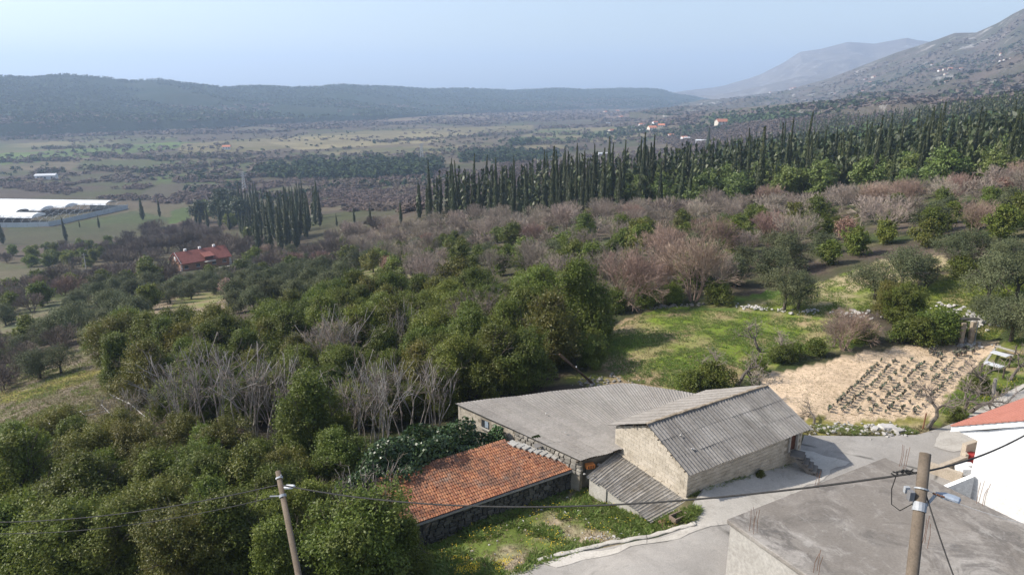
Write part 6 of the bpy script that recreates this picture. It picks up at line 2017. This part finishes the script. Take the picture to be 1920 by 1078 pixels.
def wood(poly, spacing, kinds, smin, smax, label, cat, group, name, tries=5000, cap=400, single=False, sz=None, where=sect):
    L = scatter(poly, spacing, tries, cap)
    for p in L:
        s = pr_.uniform(smin, smax)
        plant(pick(*kinds), p - Vector((0, 0, .15)), s, label + ', ' + where(to_px(*p)[0]), cat, group + ', ' + where(to_px(*p)[0]), name, single=single, sz=s * pr_.uniform(*sz) if sz else None)
    return len(L)
MG = ['mid_green%d' % i for i in range(4)]; MY = ['mid_yellow%d' % i for i in range(4)]; MO = ['mid_olive%d' % i for i in range(4)]
MB_ = ['mid_bare%d' % i for i in range(3)]; MR = ['mid_bare_red%d' % i for i in range(3)]; MD = ['mid_dark%d' % i for i in range(3)]; BA = ['bare%d' % i for i in range(4)]; BR = ['bare_red%d' % i for i in range(4)]
CY = ['cypress%d' % i for i in range(5)]; PI = ['pine%d' % i for i in range(3)]; DP = ['dark_pine%d' % i for i in range(3)]
N = {}
# single cypresses
for u, v, h, lab in ((6, 458, 15.5, 'tall dark cypress cut by the left edge'), (125, 453, 13, 'dark cypress in front of the greenhouse corner'), (137, 516, 7, 'cypress standing alone below the greenhouse field'), (150, 427, 5, 'tiny cypress in front of the greenhouse side'), (186, 428, 8, 'thin cypress before the greenhouse side wall'), (268, 413, 15.5, 'bushy cypress left of two beside the field track'), (300, 408, 13.5, 'slim cypress right of two beside the field track'), (665, 420, 8, 'small cypress alone left of the cypress forest'), (695, 424, 7.5, 'second small cypress near the forest edge'), (752, 421, 8.5, 'small cypress at the left foot of the forest'), (600, 425, 16.5, 'tall cypress at the right end of the left grove'), (632, 425, 6, 'tiny cypress between grove and forest'), (1268, 256, 16, 'round dark cypress pair beside the valley village'), (1325, 285, 24, 'tall dark cypress above the forest near the village'), (1756, 300, 22, 'tallest cypress spire at the upper right')):
    p = gp(u, v); plant(pick(*CY), p, h / 14 * 1.15, lab, 'cypress', 'single cypresses', 'cypress', sz=h / 14); mark(p.x, p.y)
# left grove
N['grove'] = wood([(480, 475), (515, 480), (555, 470), (600, 430), (598, 405), (520, 385), (440, 385), (470, 420)], 3.7, CY, 1.05, 1.4, 'dark spire in the left cypress grove', 'cypress', 'cypresses of the left grove', 'cypress', 3000, 66, sz=(.95, 1.15))
N['grove3'] = wood([(362, 428), (440, 436), (478, 470), (520, 478), (470, 420), (450, 388), (385, 392)], 5.0, CY, .65, .95, 'shorter dark spire on the left side of the cypress grove', 'cypress', 'shorter cypresses of the left grove', 'cypress', 2000, 24, sz=(.8, 1.2))
N['grove2'] = wood([(360, 425), (450, 432), (480, 470), (440, 385), (380, 390)], 7, MG + DP, 1.2, 1.6, 'round dark tree beside the left cypress grove', 'tree', 'round trees by the grove', 'evergreen_tree', 1500, 30)
# big cypress forest across the slope
FOREST = [(755, 417), (905, 415), (1080, 412), (1100, 408), (1290, 397), (1400, 393), (1600, 383), (1760, 368), (1925, 350), (1925, 300), (1760, 318), (1500, 340), (1250, 352), (1000, 368), (900, 384), (800, 396)]
N['pinef'] = wood([(1150, 402), (1290, 400), (1600, 386), (1760, 372), (1925, 355), (1925, 290), (1500, 335), (1290, 355), (1150, 370)], 5.5, PI, .65, 1.0, 'yellow-green pine among the forest cypresses', 'pine', 'pines of the forest band', 'pine_tree', 5000, 110)
N['front'] = wood([(755, 417), (905, 415), (1080, 412), (1290, 399), (1290, 372), (1000, 378), (880, 390), (790, 403)], 3.0, CY, .7, .95, 'dark cypress in the great forest band', 'cypress', 'cypresses of the forest band', 'cypress', 9000, 102, sz=(.95, 1.75))
N['frontr'] = wood([(1290, 397), (1600, 384), (1760, 370), (1925, 352), (1925, 310), (1500, 345), (1290, 362)], 3.6, CY, .7, 1.0, 'dark cypress in the great forest band', 'cypress', 'cypresses of the forest band', 'cypress', 9000, 88, sz=(.95, 1.75))
# bare woodland belt below the forest
BELT = [(640, 468), (720, 432), (800, 428), (1000, 420), (1200, 412), (1400, 402), (1600, 392), (1760, 385), (1925, 362), (1925, 385), (1780, 412), (1500, 440), (1300, 455), (1100, 468), (900, 480), (760, 498), (690, 500)]
N['belt2'] = wood([(640, 485), (800, 462), (1000, 446), (1400, 428), (1900, 388), (1925, 402), (1500, 458), (1100, 484), (900, 500), (720, 505)], 5.6, MG + MY[:2] + MO[:2], .55, 1.0, 'green bush dotted among the leafless belt', 'tree', 'green trees in the bare belt', 'evergreen_tree', 3000, 120)
N['belt1'] = wood(BELT, 5.2, BA + BR[:1] + MB_, .85, 1.2, 'bare tree in the belt below the cypress forest', 'bare tree', 'bare trees below the cypress forest', 'bare_tree', 7000, 230)
N['wither'] = sum(wood([(u - 12, v - 6), (u + 12, v - 6), (u + 12, v + 6), (u - 12, v + 6)], 3, ['withered0', 'withered1'], .8, 1.0, lab, 'tree', 'trees with withered leaves', 'withered_tree', 30, 1) for u, v, lab in ((1860, 385, 'pinkish withered tree in the bare belt'), (1590, 455, 'pinkish withered tree above the upper terrace'), (725, 520, 'rust-leaved young tree left of the round dark shrub'), (805, 470, 'brown-leaved thin tree in the bare belt')))
# dark wood between belt and meadow
DARK = [(1140, 560), (1200, 500), (1400, 470), (1600, 452), (1800, 430), (1925, 415), (1925, 455), (1800, 464), (1660, 468), (1560, 495), (1440, 540), (1300, 560), (1230, 572)]
N['darkr'] = wood([(1550, 500), (1600, 455), (1800, 432), (1925, 410), (1925, 455), (1800, 460), (1660, 466)], 5.0, MG + MY[:1], .65, .95, 'dark green tree in the wood behind the upper terrace', 'tree', 'dark trees behind the terrace', 'evergreen_tree', 2500, 70)
N['darko'] = wood([(1330, 556), (1400, 500), (1540, 470), (1600, 462), (1540, 498), (1440, 540)], 5.0, MO, .85, 1.15, 'grey-green olive in the wood above the meadow', 'olive tree', 'olives above the meadow', 'olive_tree', 1800, 40)
N['darkm'] = wood(DARK, 5.0, MG + BA + BR + MY[:1] + MO, .8, 1.2, 'tree of the mixed wood', 'tree', 'mixed wood above the meadow', 'woodland_tree', 4000, 110)
# wood left of centre: round shrubs and pale bare bushes
for u, v, k_, s, lab in ((865, 515, 'mid_green1', 1.0, 'round dark shrub standing behind the belt centre'), (775, 520, 'mid_green0', .9, 'dark shrub left of the round dark shrub'), (745, 525, 'mid_green2', .9, 'second dark shrub left of the round dark shrub'), (700, 510, 'mid_yellow0', .95, 'yellow-green shrub at the head of the olive row'), (1105, 425, 'mid_yellow1', .75, 'bright green young tree poking from the bare belt'), (430, 560, 'blossom0', .9, 'almond tree in pale pink blossom beside the brown field'), (1200, 465, 'mid_yellow2', 1.1, 'green tree with light top in the bare wood')):
    p = gp(u, v); plant(k_, p, s, lab, 'tree', 'single trees of the middle distance', 'single_tree'); mark(p.x, p.y)
N['cback'] = wood([(700, 560), (760, 520), (900, 500), (1100, 480), (1160, 540), (1060, 560), (900, 545), (800, 560)], 5.0, MG + MY[:1] + BA, .7, 1.0, 'tree at the back of the evergreen belt', 'tree', 'trees at the back of the belt', 'woodland_tree', 2500, 70)
N['fill'] = wood([(210, 720), (240, 660), (500, 660), (520, 620), (640, 580), (760, 580), (900, 590), (1010, 600), (1000, 720), (860, 760), (700, 790), (540, 790), (380, 790)], 3.0, ['laurel0', 'laurel2', 'laurel4', 'laurel5', 'laurel_y0'], .7, 1.1, 'dark evergreen inside the tree belt', 'tree', 'inner evergreens of the belt', 'evergreen_tree', 4000, 110, where=sect_belt)
N['fill2'] = wood([(-10, 1110), (-10, 860), (200, 850), (420, 880), (560, 870), (660, 900), (610, 960), (580, 1110)], 2.7, ['laurel0', 'laurel2', 'laurel4', 'laurel5', 'laurel_y1'], .55, .8, 'smaller evergreen of the foreground mass', 'tree', 'lower evergreens of the foreground', 'evergreen_tree', 4000, 85, where=sect_front)
# olive rows and scrub on the left
for a, b, n, lab, g in (((445, 590), (640, 545), 8, 'grey-green olive in the lower row beside the brown field', 'olives of the lower row'), ((560, 545), (690, 500), 6, 'olive in the upper row leading to the yellow-green shrub', 'olives of the upper row'), ((440, 560), (560, 525), 6, 'olive in the middle row above the blossom tree', 'olives of the middle row')):
    for i in range(n):
        p = gp(a[0] + (b[0] - a[0]) * i / (n - 1) + pr_.normal() * 4, a[1] + (b[1] - a[1]) * i / (n - 1) + pr_.normal() * 3)
        plant(pick(*MO), p, pr_.uniform(1.0, 1.35), lab, 'olive tree', g, 'olive_tree'); mark(p.x, p.y)
for u, v, k_, s, lab in ((285, 580, 'mid_green0', .95, 'dark round bush at the left border of the brown field'), (340, 555, 'mid_olive1', 1.2, 'olive at the top of the brown field'), (120, 648, 'mid_olive0', 1.25, 'round grey olive bush above the left field'), (60, 640, 'mid_green2', .9, 'dark bush left of the round grey olive'), (20, 590, 'mid_green1', .8, 'dark bush at the left edge by the pale field'), (200, 600, 'mid_olive2', 1.2, 'olive before the broad yellowish evergreen'), (240, 540, 'mid_green3', 1.1, 'dark green tree below the power pole')):
    p = gp(u, v); plant(k_, p, s, lab, 'tree', 'single trees on the left slope', 'single_tree'); mark(p.x, p.y)
N['lolive'] = wood([(150, 560), (260, 540), (420, 530), (460, 545), (300, 575), (220, 640), (130, 640), (100, 600)], 5.5, MO, .8, 1.2, 'grey-green olive scattered on the left slope', 'olive tree', 'olives scattered on the left slope', 'olive_tree', 1500, 45)
N['lscrub'] = wood([(0, 560), (140, 525), (290, 515), (330, 530), (440, 530), (470, 490), (640, 470), (660, 500), (560, 520), (440, 540), (250, 555), (100, 570), (0, 620)], 5.4, MD + MD + MR[:1] + MG[:2] + MO, .8, 1.2, 'brownish scrub tree round the farmhouse slope', 'bare tree', 'scrub trees of the left slope', 'scrub_tree', 4000, 150)
N['lbare'] = wood([(200, 500), (240, 450), (360, 430), (480, 470), (500, 490), (420, 500), (320, 470), (280, 500)], 5.0, MD, 1.0, 1.5, 'grey-brown bare tree of the thicket', 'bare tree', 'bare trees behind the farmhouse', 'bare_tree', 2500, 70)
N['lb2'] = wood([(0, 480), (150, 465), (230, 460), (220, 500), (100, 505), (0, 495)], 6, MD + MG, .7, 1.1, 'hedge bush below the greenhouse field', 'bush', 'hedge bushes below the greenhouse', 'bush', 800, 40)
N['lb3'] = wood([(0, 700), (80, 690), (110, 690), (60, 720), (0, 735)], 2.6, MD, .45, .65, 'low grey bare scrub on the left grassy field', 'bush', 'grey scrub of the left field', 'bush', 500, 22)
N['lb4'] = wood([(0, 650), (110, 640), (150, 640), (130, 660), (0, 690)], 3.6, MD + MO[:1], .45, .75, 'brown scrub along the upper rim of the left field', 'bush', 'brown scrub of the left field', 'bush', 500, 26)
N['mid'] = wood([(600, 470), (640, 440), (745, 420), (750, 430), (690, 455), (640, 480)], 6, MD + MB_, .9, 1.2, 'bare tree between grove and cypress forest', 'bare tree', 'bare trees between grove and forest', 'bare_tree', 1200, 40)

# --- far-off woods that read as one mass
def mass(name, pts, h, wd_, nq, mat, label, seed, elong=1.0):
    r = np.random.RandomState(seed)
    P = np.asarray(pts, float)
    n = len(P)
    s = r.uniform(.65, 1.3, n)
    hh = (h * s)[:, None]; ww = (wd_ * s)[:, None]
    C = np.repeat(P, nq, 0); H_ = np.repeat(hh, nq, 0); W_ = np.repeat(ww, nq, 0)
    d = unit(r.normal(size=(n * nq, 3)))
    d[:, 2] = np.abs(d[:, 2])
    off = d * np.concatenate([W_ * .5, W_ * .5, H_ * .75], 1) * r.uniform(.5, 1, (n * nq, 1))
    V, F = leaf_quads(C + off + np.array([0, 0, .15]) * H_, d * (.45 if mat is M_FARWOOD else 1) + np.array([0, 0, 1.3 if mat is M_FARWOOD else .5]), W_[:, 0] * 2.0 / nq ** .5 * elong, W_[:, 0] * 1.35 / nq ** .5 / elong, r, 2.5 if elong > 1 else .2)
    return tag(obj(name, np_mesh(name, V, F, mat)), label, kind='stuff')
def fill(poly, n, seed, thr=None, sc=60):
    r = np.random.RandomState(seed)
    poly = [(float(a), float(b)) for a, b in poly]
    us = [p[0] for p in poly]; vs = [p[1] for p in poly]
    u = r.uniform(min(us), max(us), n * 4); v = r.uniform(min(vs), max(vs), n * 4)
    k_ = inpoly(u, v, poly); P, ok = ground(u[k_], v[k_]); P = P[ok]
    if thr is not None: P = P[fbm(P[:, 0] / sc, P[:, 1] / sc, 3, seed) > thr]
    return P[:n]
# continuation of the cypress forest behind its front trees
P = fill([(780, 402), (1000, 372), (1250, 345), (1500, 322), (1760, 300), (1925, 262), (1925, 330), (1760, 350), (1500, 365), (1250, 378), (1000, 392), (860, 405)], 1000, 3)
def cyp_mass(name, P, hmin, hmax, label, seed, wf=.085):
    r = np.random.RandomState(seed); cl = Cloud()
    n = len(P); nq = 26
    h = r.uniform(hmin, hmax, n)
    t = np.tile(np.linspace(.05, 1, nq), n); a = r.uniform(0, 6.28, n * nq)
    H_ = np.repeat(h, nq); rad = H_ * wf * np.minimum(1, t / .2) * (1.04 - t) ** .7 * .6
    C = np.repeat(P, nq, 0) + np.stack([np.cos(a) * rad, np.sin(a) * rad, t * H_ * .97], 1)
    cl.add(*leaf_quads(C, np.stack([np.cos(a), np.sin(a), np.full(n * nq, .3)], 1), H_.mean() * .15, H_.mean() * wf * .8, r, 3.0))
    return tag(obj(name, cl.mesh(name, M_CYP)), label, kind='stuff')
cyp_mass('cypress_wood', P, 9, 17, 'rear cypresses of the great forest', 4)
P = fill([(765, 415), (1080, 408), (1290, 396), (1600, 382), (1925, 350), (1925, 335), (1500, 360), (1250, 380), (1000, 386), (800, 402)], 130, 37)
cyp_mass('cypress_wood', P, 9, 15, 'thin cypresses among the great forest', 38)
P = fill([(470, 470), (555, 466), (598, 432), (595, 405), (520, 388), (450, 390)], 30, 39)
cyp_mass('cypress_wood', P, 11, 17, 'rear cypresses of the left grove', 45, .1)
P = fill([(1250, 350), (1500, 325), (1760, 300), (1925, 268), (1925, 320), (1500, 352)], 150, 5)
mass('pine_wood', P, 10, 6, 40, M_PINE, 'rear pines of the great forest', 6)
# second, hazier forest band on the right slope
P = fill([(1330, 300), (1420, 272), (1600, 250), (1760, 236), (1925, 212), (1925, 262), (1760, 288), (1560, 305), (1380, 318)], 900, 7)
mass('pine_wood', P[:520], 10, 7, 14, M_FARPINE, 'far pine wood on the right slope', 8)
cyp_mass('cypress_wood', P[450:], 11, 15, 'far cypress wood on the right slope', 9)
P = fill([(1450, 245), (1600, 236), (1925, 200), (1925, 222), (1700, 245), (1500, 260)], 420, 10)
cyp_mass('cypress_wood', P, 11, 16, 'far cypress rows on the right slope', 11)
P = fill([(1230, 262), (1330, 240), (1500, 222), (1700, 205), (1925, 190), (1925, 208), (1720, 232), (1540, 250), (1380, 275), (1280, 285)], 2600, 12)
mass('bare_wood', P, 4.5, 7, 30, M_FARWOOD, 'far leafless wood on the right slope', 13, 1.4)
P = fill([(1310, 222), (1450, 205), (1640, 196), (1660, 206), (1450, 228), (1340, 236)], 500, 14)
mass('pine_wood', P, 9, 8, 8, M_FARPINE, 'far pine strip at the foot of the mountain', 15)
# valley thickets and hedges
P = fill([(560, 372), (700, 352), (900, 322), (1100, 300), (1330, 270), (1340, 300), (1100, 335), (980, 352), (860, 378), (760, 400), (700, 398), (600, 395)], 2600, 16, .42, 40)
mass('scrub', P, 3.0, 5, 42, M_FARWOOD, 'leafless scrub of the valley before the forest', 17, 1.5)
P = fill([(0, 345), (250, 338), (480, 340), (700, 330), (880, 312), (1100, 292), (1250, 275), (1250, 285), (1100, 305), (900, 330), (700, 352), (560, 372), (420, 385), (250, 380), (0, 352)], 2200, 18, .46, 50)
mass('scrub', P, 2.8, 6, 36, M_FARWOOD, 'brown scrub of the middle valley', 19, 1.5)
P = fill([(475, 330), (490, 316), (600, 306), (760, 300), (830, 303), (828, 328), (700, 338), (560, 338)], 520, 20)
mass('pine_wood', P, 10, 9, 26, M_FARGREEN, 'dark pine wood in the middle of the valley', 21)
P = fill([(858, 300), (880, 288), (960, 284), (1040, 292), (1055, 302), (960, 308), (870, 308)], 170, 22)
mass('pine_wood', P, 11, 9, 26, M_FARGREEN, 'dark pine clump beyond the forest tip', 23)
P = fill([(940, 270), (1000, 264), (1010, 272), (950, 276)], 40, 24)
mass('pine_wood', P, 11, 10, 18, M_FARGREEN, 'far dark tree clump in the plain', 25)
hedges = [((155, 293), (315, 300), 5), ((320, 298), (470, 292), 3), ((0, 305), (130, 300), 2), ((150, 318), (260, 322), 4), ((260, 325), (340, 318), 3), ((350, 318), (440, 305), 3), ((430, 305), (700, 290), 4), ((700, 300), (960, 278), 5), ((0, 262), (120, 262), 4), ((60, 280), (250, 275), 2), ((700, 268), (1000, 250), 3), ((960, 272), (1290, 258), 6), ((1000, 255), (1290, 243), 5), ((60, 325), (120, 320), 4), ((400, 272), (430, 270), 4), ((350, 360), (470, 350), 5), ((480, 372), (620, 360), 5), ((620, 352), (860, 340), 6), ((860, 300), (1100, 280), 5), ((330, 340), (520, 330), 3)]
hp = []
hr = np.random.RandomState(26)
for a, b, wv in hedges:
    n = int(math.hypot(a[0] - b[0], a[1] - b[1]) * 1.1)
    f = hr.uniform(0, 1, n)
    f = f[hr.rand(n) < .3 + .9 * vnoise(f * 9, f * 0 + wv)]
    P, ok = ground(a[0] + (b[0] - a[0]) * f, a[1] + (b[1] - a[1]) * f + hr.normal(size=len(f)) * wv * .35); hp.append(P[ok])
hp = np.concatenate(hp)
mass('hedgerow', hp[::2], 5.0, 7, 40, M_FARWOOD, 'leafless hedgerows of the plain', 27, 1.4)
mass('hedgerow', hp[1::6], 6, 6, 12, M_FARGREEN, 'green bushes of the plain hedgerows', 28)
P = fill([(0, 262), (0, 228), (400, 226), (800, 214), (1200, 203), (1330, 205), (1300, 235), (1000, 243), (800, 232), (500, 250), (200, 255)], 5200, 29, .40, 160)
mass('scrub', P, 4.5, 12, 9, M_FARWOOD, 'brown thickets at the foot of the left hills', 30)
P = fill([(1000, 262), (1300, 225), (1420, 215), (1330, 262), (1200, 262)], 260, 31, .45, 90)
mass('scrub', P, 7, 8, 8, M_FARGREEN, 'dark bushes round the valley village', 32)
P = fill([(0, 345), (0, 255), (500, 245), (1000, 228), (1330, 220), (1300, 262), (1000, 285), (700, 305), (480, 335)], 1500, 33, .47, 120)
mass('scrub', P, 3.0, 7, 12, M_FARWOOD, 'low brown bushes dotted over the plain', 34)
P = fill([(0, 345), (0, 255), (500, 245), (1000, 228), (1330, 220), (1300, 262), (1000, 285), (700, 305), (480, 335)], 300, 35, .5, 90)
mass('scrub', P, 4.0, 5, 14, M_FARGREEN, 'green bushes dotted over the plain', 36)
# wooded hills and the mountain slope
def hillmass(G, n, h, wd_, nq, mat, label, seed, tmin=0, tmax=1.0, thr=None, sc=300):
    X, Y, Z = G; r = np.random.RandomState(seed)
    nr, nc = X.shape
    jmax = int((nr - 1) * tmax / 1.5); jmin = int((nr - 1) * tmin / 1.5)
    a = r.uniform(jmin, jmax, n * 2); b = r.uniform(0, nc - 1.01, n * 2)
    i, j = a.astype(int), b.astype(int); fa, fb = a - i, b - j
    def s(Q): return Q[i, j] * (1 - fa) * (1 - fb) + Q[i + 1, j] * fa * (1 - fb) + Q[i, j + 1] * (1 - fa) * fb + Q[i + 1, j + 1] * fa * fb
    P = np.stack([s(X), s(Y), s(Z)], 1)
    if thr is not None: P = P[fbm(P[:, 0] / sc, P[:, 1] / sc, 4, seed) > thr]
    return mass('hill_wood', P[:n], h, wd_, nq, mat, label, seed)
hillmass(HL, 22000, 4.5, 8, 4, M_FARGREEN, 'evergreen wood on the left hills', 40, .05, 1.06, .42)
hillmass(HL, 2500, 3, 12, 7, M_FARWOOD, 'leafless wood on the left hills', 41, .0, .45, .5)
hillmass(HL, 2000, 8, 6, 6, M_FARGREEN, 'tree line on the crest of the left hills', 42, .96, 1.05)
hillmass(SLP, 7000, 4, 9, 7, M_FARWOOD, 'leafless scrub on the mountain slope', 43, .0, .95, .44, 160)
hillmass(SLP, 3000, 5, 8, 5, M_FARGREEN, 'evergreen patches on the mountain slope', 44, .0, .8, .52, 140)
